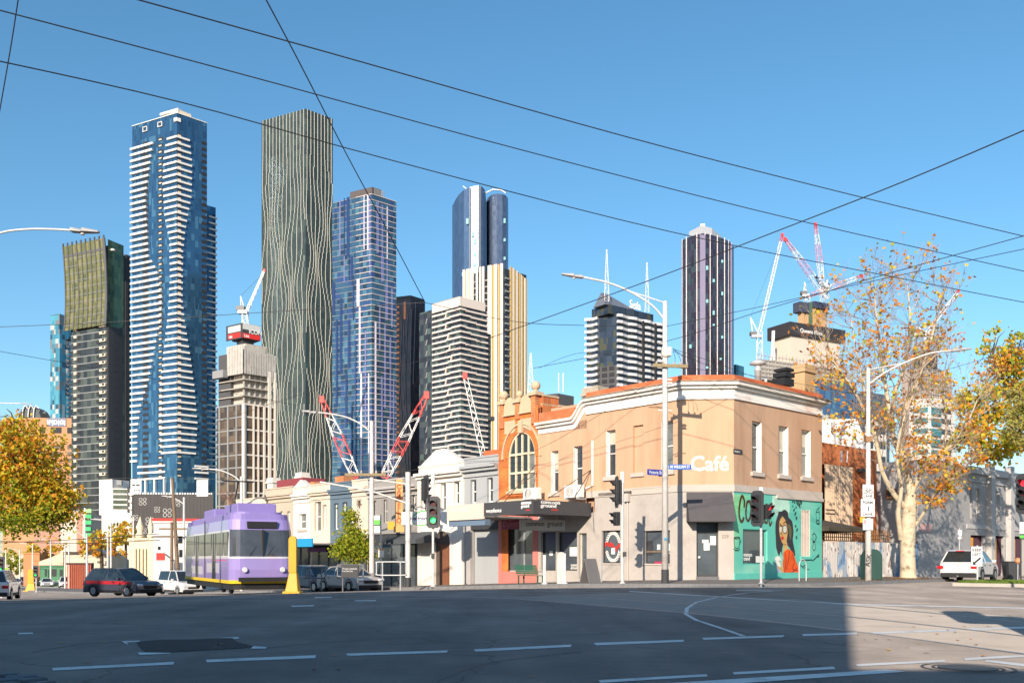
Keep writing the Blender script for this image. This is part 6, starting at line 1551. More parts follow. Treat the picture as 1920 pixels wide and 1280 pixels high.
# ------------------------------------------------------------------ left: office block, hoarding, street buildings down the hill
ORB = mat('terracotta_office', (.52, .25, .13), .8, var=.05)
T = Tower('terracotta_office', 'terracotta office block with blue name panel, left behind the autumn tree', 60.5, 60, 134, 783, 330, -70, 86, cat='building')
T.wl = 14
T.prism('wall', ORB, 0, T.h)
pf = T.Rr
OW = mat('office_window', (.09, .07, .06), .2, .2, var=.3)
for k, y in enumerate((806, 838, 850.5, 863, 876, 888, 901, 914, 927, 940)):
    big = k == 0
    for x0, x1 in ((75, 85), (95, 115.5), (126, 134)):
        a0, a1 = (pf.a(x0), pf.a(x1))
        if a1 > a0: pf.piece('window', TDARK if big else OW, T.r, a0, a1, pf.z(105, y + (6 if big else 4)), pf.z(105, y - (5 if big else 4)), -.3, .05)
pn = pf.rect(86.2 + 2.2, 784, 124, 799); pf.piece('name_panel', mat('navy_panel_sign', (.12, .14, .24), .5), T.r, pn[0], pn[1], pn[2], pn[3], 0, .25)
pf.text('|P|D|G|', LETW, T.r, pn[0] + .2, pn[2] + .75, .28, 2.0, 'name_lettering', extrude=.02, offset=.06, fit=(pn[1] - pn[0] - .4,))
r = empty('arched_roof_building', PT(55, 788, 345), 0, 'dark glass roof with curved white trusses behind the autumn tree', 'building'); 
mb = MB(); n = 10
for i in range(n):
    a0, a1 = math.pi * i / n, math.pi * (i + 1) / n
    mb.poly([(-4.3 * math.cos(a0) , 0, 5.5 * math.sin(a0)), (-4.3 * math.cos(a1), 0, 5.5 * math.sin(a1)), (-4.3 * math.cos(a1), 8, 5.5 * math.sin(a1)), (-4.3 * math.cos(a0), 8, 5.5 * math.sin(a0))])
mb.poly([(-4.3 * math.cos(math.pi * i / n), 0, 5.5 * math.sin(math.pi * i / n)) for i in range(n + 1)])
mb.box(-4.3, 4.3, 0, 8, -60, 0); mb.build('glass_roof', DARKG, r, tri=True)
for k in (-1.5, .6, 2.6): MB().tube([(k - 1, -.3, 0), (k - .6, -.5, 4), (k + .2, -.5, 5.6), (k + 1.2, -.4, 4.4)], .22, 6).build('truss', CRW2, r)
T = Tower('white_apartments', 'white stepped apartment building in front of the olive crowned tower', 210, 186, 262, 898, 210, -66, 78, cat='building')
T.prism('wall', WREND, 0, T.z(915), rr=T.wr); MB().fbox(T.Rr, 0, T.Rr.a(210.5) if T.Rr.a(210.5) > 0 else 1, T.z(915), T.h, -6, 0).build('parapet', WREND, T.r)
MB().fbox(T.L, 0, T.wl, T.z(915), T.h, -5, 0).build('tower_wall', WREND, T.r)
gy = mat('green_tint_glass', (.10, .12, .09), .15, .2, var=.4, scale=.6)
for y in (920, 930, 940, 950): T.Rr.piece('window_strip', gy, T.r, T.Rr.a(212), T.Rr.a(238), T.z(y + 4), T.z(y - 3), -.1, .06)
for y in (983, 993): 
    for px in (214, 220, 226, 232): T.Rr.piece('window', DARKG, T.r, T.Rr.a(px - 1.6), T.Rr.a(px + 1.6), T.z(y + 3), T.z(y - 3), -.1, .06)
T.Rr.piece('dark_edge', CHAR, T.r, T.Rr.a(239), T.Rr.a(242), T.z(960), T.z(912), 0, .3)
for y in (925, 938, 951, 964): T.Rr.piece('balcony', WHITE, T.r, T.Rr.a(243), T.Rr.a(258), T.z(y + 3), T.z(y - 1), 0, 1.2)
T.Rr.piece('penthouse', TGREY, T.r, T.Rr.a(214), T.Rr.a(226), T.z(908), T.z(899), -4, -1)
T = Tower('dark_hoarding_block', 'long charcoal clad block patterned with white rings, below the blue tower', 252, 247, 400, 926, 190, -30, 86, cat='building')
T.prism('cladding', mat('charcoal_cladding', (.055, .05, .05), .7, var=.1, scale=.5), 0, T.h)
def ringset(px, py, s_):
    a, z = T.Rr.px(px, py); mb = MB()
    for da, dz in ((-1, -1), (1, -1), (-1, 1), (1, 1)):
        mb.tube([T.Rr.loc(a + da * s_ * .62 + s_ * .5 * math.cos(t), z + dz * s_ * .62 + s_ * .5 * math.sin(t), .06) for t in [2 * math.pi * i / 10 for i in range(11)]], s_ * .13, 4, False)
    mb.build('ring_motif', mat('grey_ring', (.42, .41, .39), .7), T.r)
for px, py, s_ in ((268, 940, .65), (295, 955, .5), (314, 961, .75), (281, 977, .7), (332, 943, .6), (254, 970, .5), (270, 995, .5)): ringset(px, py, s_)
for i in range(30): a = i * T.wr / 30; T.Rr.piece('parapet_tooth', PAPER, T.r, a, a + .3, T.h, T.h + .35, -.2, .1)
for i in range(22): a = i * T.wr / 22 + .3; T.Rr.piece('cladding_seam', BLACK, T.r, a - .03, a + .03, 0, T.h - .1, -.05, .03)
def flat_block(name, label, x0, x1, ytop, d, m, depth=12, wins=(), wm=DARKG, ybot=None, cat='building', hr=88):
    """plain block facing the street; windows given as survey boxes"""
    p = stand(x0, d); T = Tower(name, label, x0 + .01, x0, x1, ytop, d, -8, hr, cat, p.z - 1.5)
    T.prism('wall', m, 0, T.h, l=depth); T.Rr.piece('coping', m, T.r, -.1, T.wr + .1, T.h + .003, T.h + .25, -.5, .15)
    for w in wins:
        q = T.Rr.rect(*w); T.Rr.piece('window', wm, T.r, q[0], q[1], q[2], q[3], -.2, .04)
    return T
PINKB = mat('pink_brown_block', (.44, .23, .17), .8, var=.06)
flat_block('pink_brown_block', 'pink brown block under the autumn tree', 64, 112, 985, 190, PINKB)
T = flat_block('cream_pink_block', 'cream block with brown edge beside the green stacked signs', 113, 157, 960, 185, mat('cream_block', (.60, .50, .42), .8)); T.Rr.piece('brown_edge', PINKB, T.r, T.Rr.a(144), T.Rr.a(154), 0, T.h - .1, 0, .1)
r = empty('stacked_sign', stand(165, 170), 0, 'tall pole stacked with green panels beside the cream block', 'sign'); 
f = Fr(r, (0, 0, 0), (1, 0, 0), (0, -1, 0)); f.piece('post', WHITE, r, f.a(157.5), f.a(159.5), -1, f.z(160, 952), -.4, 0)
for i, y in enumerate((957, 967.5, 979, 991, 1002.5, 1014)): f.piece('panel', mat('green_panel' if i else 'light_green_panel', (.02, .42, .12) if i else (.25, .62, .22), .5), r, f.a(159.8), f.a(171.5 - (i > 2)), f.z(165, y + 3.6), f.z(165, y - 3.6), -.3, .1)
TREES_FAR = []
flat_block('orange_brick_hall', 'orange brick hall end far down the street at left', 44, 74, 1038, 165, mat('orange_hall', (.55, .22, .10), .85, var=.1))
T = flat_block('green_shopfront', 'green fronted shop with long beige roof behind the parked cars', 75, 121, 1062, 158, mat('green_front', (.06, .19, .10), .7, var=.1), wins=((84, 1066, 88, 1080), (97, 1066, 106, 1080), (112, 1067, 118, 1080)))
MB().fprism(T.Rr, [(0, T.h + .26), (T.wr * .99, T.h + .26), (T.wr * .99, T.h + 2.6), (T.wr * .5, T.h + 1.6), (0, T.h + .9)], -6, .4).build('verandah_roof', mat('beige_tin', (.60, .45, .32), .7, var=.15, scale=.6), T.r)
flat_block('beige_shed_roofs', 'beige sheds with pale roofs between the far shops', 122, 200, 1043, 150, mat('beige_shed', (.58, .48, .36), .85, var=.15, scale=.3))
T = flat_block('red_slat_fence', 'rust red slatted fence beside the far parked cars', 126, 172, 1058, 128, mat('dark_back', (.05, .02, .02)), depth=1, cat='fence')
for i in range(12): T.Rr.piece('slat', mat('rust_red', (.42, .10, .05), .7, var=.15), T.r, i * T.wr / 12 + .05, i * T.wr / 12 + .2, .5, T.h, .0, .12)
T = flat_block('cream_ornate_hall', 'cream ornate hall with urns in front of the charcoal block', 242, 300, 1012, 112, mat('cream_hall', (.66, .56, .40), .85, var=.06), wins=())
for px in (247, 254, 260, 267, 273): T.Rr.piece('fluted_pier', mat('cream_hall', (.66, .56, .40)), T.r, T.Rr.a(px - 1.6), T.Rr.a(px + 1.6), .5, T.Rr.z(px, 1028), 0, .25)
for px, w_ in ((257, .6), (277, .45)):
    a = T.Rr.a(px); MB().lathe([(w_ * .8, 0), (w_, .4), (w_ * .5, .8), (w_ * .8, 1.4), (w_ * .4, 2.0), (w_ * .15, 2.5), (.02, 2.7)], c=tuple(T.Rr.loc(a, T.h + .2, -1)), n=12).build('urn', mat('cream_hall', (.66, .56, .40)), T.r, smooth=True)
T = flat_block('white_corner_hotel', 'white corner building with red coping behind the leaning pole', 288, 372, 980, 100, WREND, wins=((334, 1003, 342, 1018), (336, 1030, 342, 1044), (296, 1024, 301, 1030)), hr=80)
T.Rr.piece('red_coping', RED, T.r, -.2, T.wr + .2, T.h + .254, T.h + .5, -.6, .25); T.Rr.piece('cornice', WREND, T.r, -.15, T.wr + .15, T.h - 1.4, T.h - 1.1, 0, .35)
sg_ = T.Rr.rect(293, 1036, 309, 1050, 2.5); T.Rr.piece('red_sign', RED, T.r, *sg_, 2.3, 2.5); T.Rr.piece('sign_arm', STEEL, T.r, sg_[0] + .4, sg_[0] + .5, sg_[3] - .2, sg_[3] - .05, 0, 2.3)
# the hidden rest of the town: low roofs that close the gaps along the horizon
for i, (x0, x1, y, d, m) in enumerate(((-60, 46, 1040, 260, BEIGE), (375, 520, 1010, 140, BEIGE), (1540, 1720, 1000, 140, WREND), (1890, 2100, 920, 160, BEIGE))):
    flat_block('low_terrace', ('pale terrace at the far end of the street on the left edge', 'beige terrace hidden behind the tram', 'white terrace behind the painted fence', 'beige terrace beyond the grey warehouse')[i], x0, x1, y, d, m, 20)
# ------------------------------------------------------------------ right of the cafe: yard, brick wall, grey warehouse
aG = WF.a(1722); X, Y = L2W(aG, 0)
WH = empty('grey_warehouse', (X, Y, 0), AL, 'grey rendered warehouse with piers, slot windows and orange slats', 'building')
wf = Fr(WH, (0, 0, 0), (1, 0, 0), (0, -1, 0)); sf = Fr(WH, (0, 0, 0), (0, 1, 0), (-1, 0, 0))
GREYW = mat('warehouse_grey', (.36, .35, .35), .8, var=.05, scale=.6, stain=((.30, .29, .29), .3))
zr = wf.z(1725, 862); wl_ = 30
wins = [wf.rect(1830, 916, 1837, 975), wf.rect(1868, 921, 1874, 982), wf.rect(1818.5, 914, 1822, 972), wf.rect(1858.5, 919, 1861.5, 980)]
gates = [wf.rect(1820, 1003, 1847, 1086), wf.rect(1859, 1004, 1884, 1088), wf.rect(1895, 1005, 1922, 1088)]
mb = MB(); holes_wall(mb, wf, 0, wl_, -.3, zr, wins + [(g[0], g[1], -.1, g[3]) for g in gates], .35); mb.build('wall', GREYW, WH, norm=False)
MB().fbox(wf, .01, 4, -.3, zr - .3, -2.4, -.4).fbox(wf, 4.002, wl_, -.3, zr - .3, -14, -.4).build('body', GREYW, WH)
mb = MB(); holes_wall(mb, sf, 0, 2.4, -.3, zr, [], .1); mb.build('wall', GREYW, WH, norm=False)
for h in wins: wf.piece('window_panel', SOFTW if h[1] - h[0] > .18 else GREYW, WH, h[0], h[1], h[2], h[3], -.34, -.2)
PLUMD = mat('plum_gate', (.07, .03, .05), .7); ORSL = mat('orange_slat', (.62, .27, .03), .6, var=.1)
for i, g in enumerate(gates):
    wf.piece('gate_back', PLUMD, WH, g[0], g[1], -.1, g[3], -.34, -.28)
    n = 9
    for k in range(n):
        a = g[0] + (g[1] - g[0]) * (k + .2) / n; wf.piece('gate_slat', PLUMD, WH, a, a + .04, .2, g[3], -.28, -.18)
    for k in range(5 if i else 3):
        a0 = g[0] + .05 + k * .24; zt = (2.1 if i else .0 + 2.0) + .12 * ((k * 7) % 3)
        if a0 + .2 < g[1]: wf.piece('orange_slat', ORSL, WH, a0, a0 + .2, .1, zt + .4, -.2, -.12)
for px in (1853, 1889.5): a = wf.a(px); wf.piece('pier', mat('pier_grey', (.47, .455, .445), .8, var=.05), WH, a - .32, a + .32, -.2, zr + .5, -.1, .35)
wf.piece('band', mat('pier_grey', (.47, .455, .445)), WH, wf.a(1812), wl_, wf.z(1850, 992), wf.z(1850, 984), 0, .06)
wf.piece('cornice', mat('pier_grey', (.47, .455, .445)), WH, wf.a(1815), wl_, zr - .35, zr + .12, -.1, .22); wf.piece('cornice', mat('pier_grey', (.47, .455, .445)), WH, wf.a(1815), wl_, zr - .9, zr - .8, 0, .1)
bx_ = sf.rect(1664, 917, 1682, 934); sf.piece('window_box', mat('timber_box', (.30, .11, .04), .7), WH, bx_[0], bx_[1], bx_[2], bx_[3], 0, .25); sf.piece('pane', DARKG, WH, bx_[0] + .1, bx_[1] - .1, bx_[2] + .1, bx_[3] - .1, .25, .26)
q = wf.rect(1726, 982, 1746, 997); wf.piece('red_print_sign', mat('pale_red_sign', (.60, .36, .34), .6, var=.35, scale=9), WH, q[0], q[1], q[2], q[3], 0, .04)
# brick back wall of the yard
bp0, bp1 = PT(1543, HY, 58.5), PT(1660, HY, 64.0)
BW = empty('brick_back_building', (bp0.x, bp0.y, 0), math.atan2(bp1.y - bp0.y, bp1.x - bp0.x), 'red orange brick building behind the yard, dappled with tree shade', 'building')
b2 = Fr(BW, (0, 0, 0), (1, 0, 0), (0, -1, 0)); zb2 = b2.z(1600, 838)
REDB = brick_mat('red_orange_brick', (.72, .20, .05), (.60, .145, .04), (.5, .25, .13), .24, .086)
MB().fbox(b2, -1, 7, -.3, zb2, -8, 0).build('wall', REDB, BW)
SHB = mat('beige_corrugated', (.60, .44, .31), .8, var=.06, scale=1)
s0, s1, sz = b2.a(1546, .8), b2.a(1598, .8), b2.z(1575, 873, .8)
mb = MB(); n = 60
for i in range(n):
    x0, x1 = s0 + (s1 - s0) * i / n, s0 + (s1 - s0) * (i + 1) / n; y0, y1 = (.8 + .03 * math.sin(i * 1.6)), (.8 + .03 * math.sin((i + 1) * 1.6))
    mb.poly([b2.loc(x0, 0, y0), b2.loc(x1, 0, y1), b2.loc(x1, sz, y1), b2.loc(x0, sz, y0)])
mb.poly([b2.loc(s1, 0, .8), b2.loc(s1, 0, 0), b2.loc(s1, sz, 0), b2.loc(s1, sz, .8)]); mb.poly([b2.loc(s0, sz, .8), b2.loc(s1, sz, .8), b2.loc(s1, sz, 0), b2.loc(s0, sz, 0)])
mb.build('corrugated_bay', SHB, BW, norm=False)
for k in range(2): b2.piece('pipe', ROD, BW, s0 + .1, s0 + 1.2, b2.z(1560, 958 + 7 * k), b2.z(1560, 957 + 7 * k), .83, .88)
MB().tube([b2.loc(b2.a(1553), b2.z(1553, 868), .9), b2.loc(b2.a(1553), b2.z(1553, 847), .9)], .07).build('vent_pipe', STEEL, BW); MB().tube([b2.loc(b2.a(1580), b2.z(1580, 868), .3), b2.loc(b2.a(1581), b2.z(1581, 846), .3)], .04).build('vent_pipe', STEEL, BW)
b2.piece('flood_light', CHAR, BW, b2.a(1604), b2.a(1614), b2.z(1609, 885), b2.z(1609, 879), .1, .5)
# white ventilation shell on that roof with flues
SH = empty('white_roof_shell', tuple(PT(1585, 842, 66)), 0, 'white curved rooftop shell with steel flues behind the brick wall', 'roof plant')
k = 66 / F
q = [(-43, 0), (-43, 56), (22, 57), (28, 40), (38, 22), (47, 4), (47, 0)]
mb = MB(); n = len(q); mb.add([(x * k, 0, z * k) for x, z in q] + [(x * k, 4, z * k) for x, z in q], [tuple(range(n)), tuple(range(2 * n - 1, n - 1, -1))] + [(i, (i + 1) % n, n + (i + 1) % n, n + i) for i in range(n)]); mb.build('shell', mat('white_membrane', (.76, .74, .72), .6, var=.03), SH)
MB().lathe([(.26, 0), (.26, 1.0), (.48, 1.25), (.48, 1.75)], c=(-19 * k, -.5, .1), n=14).build('flue', STEEL, SH, smooth=False)
MB().lathe([(.9, 0), (.9, .45), (.5, .5)], c=(-22 * k, 2, 57 * k), n=16).build('roof_cowl', mat('dark_steel', (.2, .2, .21), .5, .4), SH)
# painted corrugated fence
FE = empty('painted_fence', tuple([*L2W(aW1 + .12, 0), .2]), AL, 'corrugated fence painted with white and blue figures beside the cafe', 'fence')
ff = Fr(FE, (0, 0, 0), (1, 0, 0), (0, -1, 0)); fl = ff.a(1722); zf_ = ff.z(1600, 1016)
def fence_paint():
    m = bpy.data.materials.new('fence_mural'); m.use_nodes = True; nt = m.node_tree; N = nt.nodes; Lk = nt.links.new; b = N['Principled BSDF']; b.inputs['Roughness'].default_value = .6
    tc = N.new('ShaderNodeTexCoord'); sp = N.new('ShaderNodeSeparateXYZ'); Lk(tc.outputs['Object'], sp.inputs[0]); cb = N.new('ShaderNodeCombineXYZ'); Lk(sp.outputs[0], cb.inputs[0]); Lk(sp.outputs[2], cb.inputs[1])
    mp_ = N.new('ShaderNodeMapping'); mp_.inputs['Rotation'].default_value = (0, 0, R(35)); mp_.inputs['Scale'].default_value = (1, .42, 1); Lk(cb.outputs[0], mp_.inputs[0])
    n1 = N.new('ShaderNodeTexNoise'); n1.inputs['Scale'].default_value = .8; n1.inputs['Detail'].default_value = 2; n1.inputs['Distortion'].default_value = .8; Lk(mp_.outputs[0], n1.inputs['Vector'])
    rp = N.new('ShaderNodeValToRGB'); Lk(n1.outputs['Fac'], rp.inputs[0]); e = rp.color_ramp; e.interpolation = 'CONSTANT'
    for i, (p, c) in enumerate(((0, (.10, .20, .36)), (.36, (.24, .30, .37)), (.43, (.46, .43, .41)), (.53, (.56, .53, .50)), (.60, (.26, .20, .17)), (.62, (.44, .42, .41)), (.70, (.12, .20, .33)))):
        el = e.elements[i] if i < 2 else e.elements.new(p); el.position = p; el.color = (*c, 1)
    n2 = N.new('ShaderNodeTexNoise'); n2.inputs['Scale'].default_value = 7; n2.inputs['Detail'].default_value = 2; m2 = N.new('ShaderNodeMapping'); m2.inputs['Scale'].default_value = (1, .35, 1); m2.inputs['Rotation'].default_value = (0, 0, R(20)); Lk(cb.outputs[0], m2.inputs[0]); Lk(m2.outputs[0], n2.inputs['Vector'])
    r2 = N.new('ShaderNodeMapRange'); r2.inputs[1].default_value = .63; r2.inputs[2].default_value = .65; r2.inputs[4].default_value = .8; Lk(n2.outputs['Fac'], r2.inputs[0])
    mx = N.new('ShaderNodeMix'); mx.data_type = 'RGBA'; Lk(r2.outputs[0], mx.inputs[0]); Lk(rp.outputs[0], mx.inputs[6]); mx.inputs[7].default_value = (.12, .07, .05, 1); Lk(mx.outputs[2], b.inputs['Base Color']); return m
FM = fence_paint()
np_ = 6
for p in range(np_):
    mb = MB(); n = 44
    for i in range(n):
        x0, x1 = fl * (p + i / n) / np_, fl * (p + (i + 1) / n) / np_; y0, y1 = .022 * math.sin(i * 1.5), .022 * math.sin((i + 1) * 1.5)
        mb.poly([ff.loc(x0, -.1, y0), ff.loc(x1, -.1, y1), ff.loc(x1, zf_ + .03 * (p % 2), y1), ff.loc(x0, zf_ + .03 * (p % 2), y0)])
    mb.build('panel', FM, FE, norm=False)
for p in range(np_ + 1): ff.piece('post', TIMBER, FE, fl * p / np_ - .05, fl * p / np_ + .05, -.1, zf_ + .1, -.14, -.03)
# timber lattice above the fence
LT = mat('lattice_timber', (.36, .17, .07), .8, var=.15)
l0, l1 = ff.a(1548), ff.a(1688); z0, z1 = zf_ + .06, ff.z(1620, 990)
mb = MB(); n = int((l1 - l0) / .22)
for i in range(n): mb.fbox(ff, l0 + .22 * i, l0 + .22 * i + .05, z0, z1, -.6, -.57)
for i in range(int((z1 - z0) / .2)): mb.fbox(ff, l0, l1, z0 + .2 * i, z0 + .2 * i + .05, -.565, -.54)
mb.build('lattice', LT, FE, stuff=True)
UM = empty('garden_umbrella', tuple([*L2W(aW1 + 2.0, 1.6), .2]), AL, 'dark olive market umbrella over the painted fence', 'umbrella')
uc = UM.location; kk = uc.y / F; ap = (H + (HY - 971) * kk) - uc.z; rim = (H + (HY - 990) * kk) - uc.z; w_ = 2.0
mb = MB(); c4 = [(-w_, -w_), (w_, -w_), (w_, w_), (-w_, w_)]
mb.add([(0, 0, ap)] + [(x, y, rim) for x, y in c4] + [(x, y, rim - .22) for x, y in c4], [(0, i + 1, (i + 1) % 4 + 1) for i in range(4)] + [(i + 1, i + 5, (i + 1) % 4 + 5, (i + 1) % 4 + 1) for i in range(4)]); mb.build('canopy', mat('olive_canvas', (.075, .062, .045), .9, var=.1), UM)
MB().tube([(0, 0, 0), (0, 0, ap + .1)], .04).build('pole', TIMBER, UM)

# ------------------------------------------------------------------ trees
def leaf(mb, c, s):
    d = Vector((random.gauss(0, 1), random.gauss(0, 1), random.gauss(0, 1))).normalized(); e = d.orthogonal().normalized(); f = d.cross(e)
    t = random.uniform(0, 6.28); e, f = e * math.cos(t) + f * math.sin(t), f * math.cos(t) - e * math.sin(t)
    s *= random.uniform(.65, 1.25)
    mb.add([c - e * s * .5, c + f * s * .45 - e * s * .1, c + e * s * .2 + f * s * .2 + d * s * .1, c + e * s * .55, c + e * s * .2 - f * s * .2 + d * s * .1, c - f * s * .45 - e * s * .1], [(0, 1, 2, 3), (0, 3, 4, 5)])
def leaf_cloud(mb, c, rad, n, s, per=22, sig=.35, surf=.5):
    k = max(1, n // per)
    for _ in range(k):
        v = Vector((random.gauss(0, 1), random.gauss(0, 1), random.gauss(0, 1))).normalized() * random.random() ** surf
        cc = Vector(c) + Vector((v.x * rad[0], v.y * rad[1], v.z * rad[2]))
        for _ in range(per): leaf(mb, cc + Vector((random.gauss(0, sig), random.gauss(0, sig), random.gauss(0, sig * .7))), s)
AUT = [(.76, .34, .02), (.78, .46, .025), (.70, .54, .03), (.50, .50, .04), (.34, .40, .035), (.66, .26, .03), (.82, .56, .04), (.42, .36, .04)]
AUTL = island_mat('autumn_leaf', AUT, trans=.4)
AUTY = island_mat('yellow_green_leaf', [(.50, .47, .03), (.62, .50, .03), (.70, .46, .03), (.33, .38, .04), (.70, .33, .03), (.24, .32, .035)], trans=.4)
PLNL = island_mat('plane_leaf', [(.72, .24, .02), (.72, .36, .03), (.58, .22, .03), (.70, .48, .04), (.38, .40, .04), (.40, .15, .03)], trans=.3)
GREENL = island_mat('lime_leaf', [(.33, .40, .025), (.42, .45, .03), (.24, .31, .025), (.52, .46, .04), (.17, .24, .025), (.36, .36, .03)], trans=.4)
GUML = island_mat('olive_leaf', [(.34, .36, .07), (.40, .38, .08), (.25, .30, .06), (.46, .38, .11), (.36, .25, .09)], trans=.25)
BARK = mat('plane_bark', (.56, .47, .34), .9, var=.2, scale=4, stain=((.20, .165, .10), .95), bump=.5)
BARKD = mat('dark_bark', (.10, .075, .055), .95, var=.25, scale=6, bump=.5)
def twigs(mb, tips, p, d, ln, r, depth, spread=.5, up=.15):
    q = p + d * ln * .5 + Vector((random.gauss(0, .06), random.gauss(0, .06), random.gauss(0, .04))) * ln; e = p + d * ln
    mb.tube([p, q, e], [r, r * .8, r * .6], 5 if r > .03 else 3, False)
    if depth == 0: tips.append(e); return
    for _ in range(random.choice((2, 3, 3))):
        nd = (d + Vector((random.gauss(0, spread), random.gauss(0, spread), random.gauss(0, spread * .8) + up))).normalized(); twigs(mb, tips, e if random.random() < .7 else q, nd, ln * random.uniform(.6, .85), r * .58, depth - 1, spread, up)
# the plane tree
tb = L2W(13.2, -3.2); TD = tb[1]
PL = empty('plane_tree', (tb[0], TD, .16), 0, 'tall pale barked plane tree with thin autumn leaves beside the fence', 'tree')
def TP(px, py, dd=0): return PT(px, py, TD + dd) - PL.location
mb = MB(); k = TD / F
mb.tube(curve([TP(1704, 1090), TP(1703, 1078), TP(1702, 1040), TP(1703, 985), TP(1706, 950), TP(1708, 926)], 3), [v for v in [.62, .55, .48, .43, .41, .40, .39, .38, .38, .37, .37, .36, .36, .34, .32, .30]], 12, False)
limbs = {
    'a': ([(1708, 930, 0), (1705, 904, .2), (1696, 872, .4), (1683, 840, .5), (1672, 804, .6), (1662, 732, .9), (1655, 690, 1.1), (1648, 630, 1.4), (1642, 580, 1.6), (1640, 545, 1.6)], .24, .03),
    'b': ([(1697, 950, 0), (1676, 926, -.4), (1654, 883, -.8), (1644, 832, -1.2), (1626, 782, -1.6), (1600, 730, -2), (1572, 690, -2.3), (1548, 655, -2.4)], .17, .025),
    'c': ([(1708, 926, 0), (1730, 884, -.4), (1766, 850, -.9), (1790, 828, -1.4), (1815, 790, -2), (1832, 750, -2.4)], .17, .025),
    'd': ([(1696, 872, .4), (1690, 820, .2), (1701, 755, -.2), (1723, 703, -.6), (1742, 650, -1), (1756, 595, -1.3), (1760, 560, -1.3)], .17, .025),
    'e': ([(1672, 804, .6), (1673, 768, .3), (1680, 730, 0), (1696, 690, -.3), (1704, 640, -.6), (1706, 585, -.8), (1701, 535, -.9)], .15, .025),
    'f': ([(1716, 985, 0), (1734, 958, -.6), (1752, 926, -1.1), (1770, 905, -1.6), (1792, 895, -2)], .10, .02),
    'g': ([(1644, 832, -1.2), (1632, 770, -.6), (1618, 720, 0), (1606, 660, .4), (1596, 600, .6)], .09, .02),
    'h': ([(1690, 1010, 0), (1684, 960, -.5), (1690, 915, -.9), (1682, 860, -1.4), (1690, 800, -1.8), (1712, 740, -2.2), (1730, 690, -2.5)], .16, .02),
    'i': ([(1766, 850, -.9), (1775, 800, -.4), (1768, 740, .2), (1772, 690, .6)], .08, .02)}
tips = []; tw = MB()
for nm, (pts, r0, r1) in limbs.items():
    q = [Vector(v) for v in curve([TP(*p) for p in pts], 3)]; n = len(q)
    mb.tube(q, [r0 + (r1 - r0) * (i / (n - 1)) ** .8 for i in range(n)], 8, False)
    for i in range(int(n * .35), n):
        for _ in range(random.choice((1, 2, 2))):
            d = (q[min(i + 1, n - 1)] - q[i - 1]).normalized(); nd = (d * .6 + Vector((random.gauss(0, .7), random.gauss(0, .7), random.gauss(.25, .4)))).normalized(); twigs(tw, tips, q[i], nd, random.uniform(.7, 1.2), .03, 4, .42, .2)
mb.build('trunk', BARK, PL, smooth=True, norm=False)
tw.build('twigs', mat('plane_twig', (.36, .28, .22), .9, var=.2), PL, stuff=True, norm=False)
lf = MB()
for t in tips:
    if random.random() < .26: leaf(lf, t + Vector((random.gauss(0, .1), random.gauss(0, .1), random.gauss(0, .1))), .20)
for px, py, dd, rx, rz_, n in ((1775, 905, -1.7, 1.0, .7, 420), (1800, 870, -2, .8, .8, 160), (1745, 940, -1, .6, .5, 200), (1590, 790, -2, 1.3, 1.4, 260), (1565, 700, -2.3, 1.2, 1.4, 300), (1660, 800, -1, .5, .6, 90), (1735, 870, -1, .9, .5, 260), (1690, 690, -.4, 2.4, 2.6, 320), (1720, 830, -1.5, 1.1, .9, 200), (1835, 790, -2, .8, 1.4, 250), (1625, 640, 0, 1.6, 1.6, 180), (1740, 620, -1, 1.4, 1.5, 150)):
    leaf_cloud(lf, TP(px, py, dd), (rx, 1.0, rz_), int(n * .6), .19, 6, .22)
lf.build('crown', PLNL, PL, stuff=True, norm=False)
def crown_tree(name, label, base, top_pts, clouds, lm, bm_, s, r0=.22, twn=0, ref_d=None):
    """tree from a ground point, limbs through survey points and leaf masses"""
    r = empty(name, base, 0, label, 'tree'); d = ref_d or base[1]
    mb = MB(); b = Vector((0, 0, -.2)); P = lambda px, py, dd=0: PT(px, py, d + dd) - r.location
    for i, pts in enumerate(top_pts):
        q = [Vector(v) for v in curve([b] + [P(*p) for p in pts] if i == 0 else [P(*p) for p in pts], 3)]; n = len(q); ra = r0 if i == 0 else r0 * .5
        mb.tube(q, [ra * (1 - .75 * j / (n - 1)) for j in range(n)], 8, False)
    lms = lm if isinstance(lm, list) else [lm]; lfs = [MB() for _ in lms]
    for px, py, dd, rx, ry, rz_, n, *mi in clouds:
        lf = lfs[mi[0] if mi else 0]; c = P(px, py, dd); leaf_cloud(lf, c, (rx, ry, rz_), n, s, 20, .3 if rx > 1 else .18)
        for _ in range(twn):
            v = Vector((random.gauss(0, 1), random.gauss(0, 1), random.gauss(0, 1))).normalized(); e = c + Vector((v.x * rx, v.y * ry, v.z * rz_)); mb.tube([c - V3(0, 0, rz_ * .5), c.lerp(e, .5) + V3(0, 0, .1), e], [.05, .03, .012], 4, False)
    mb.build('trunk', bm_, r, norm=False); [lf.build('crown', m, r, stuff=True, norm=False) for lf, m in zip(lfs, lms)]
    return r
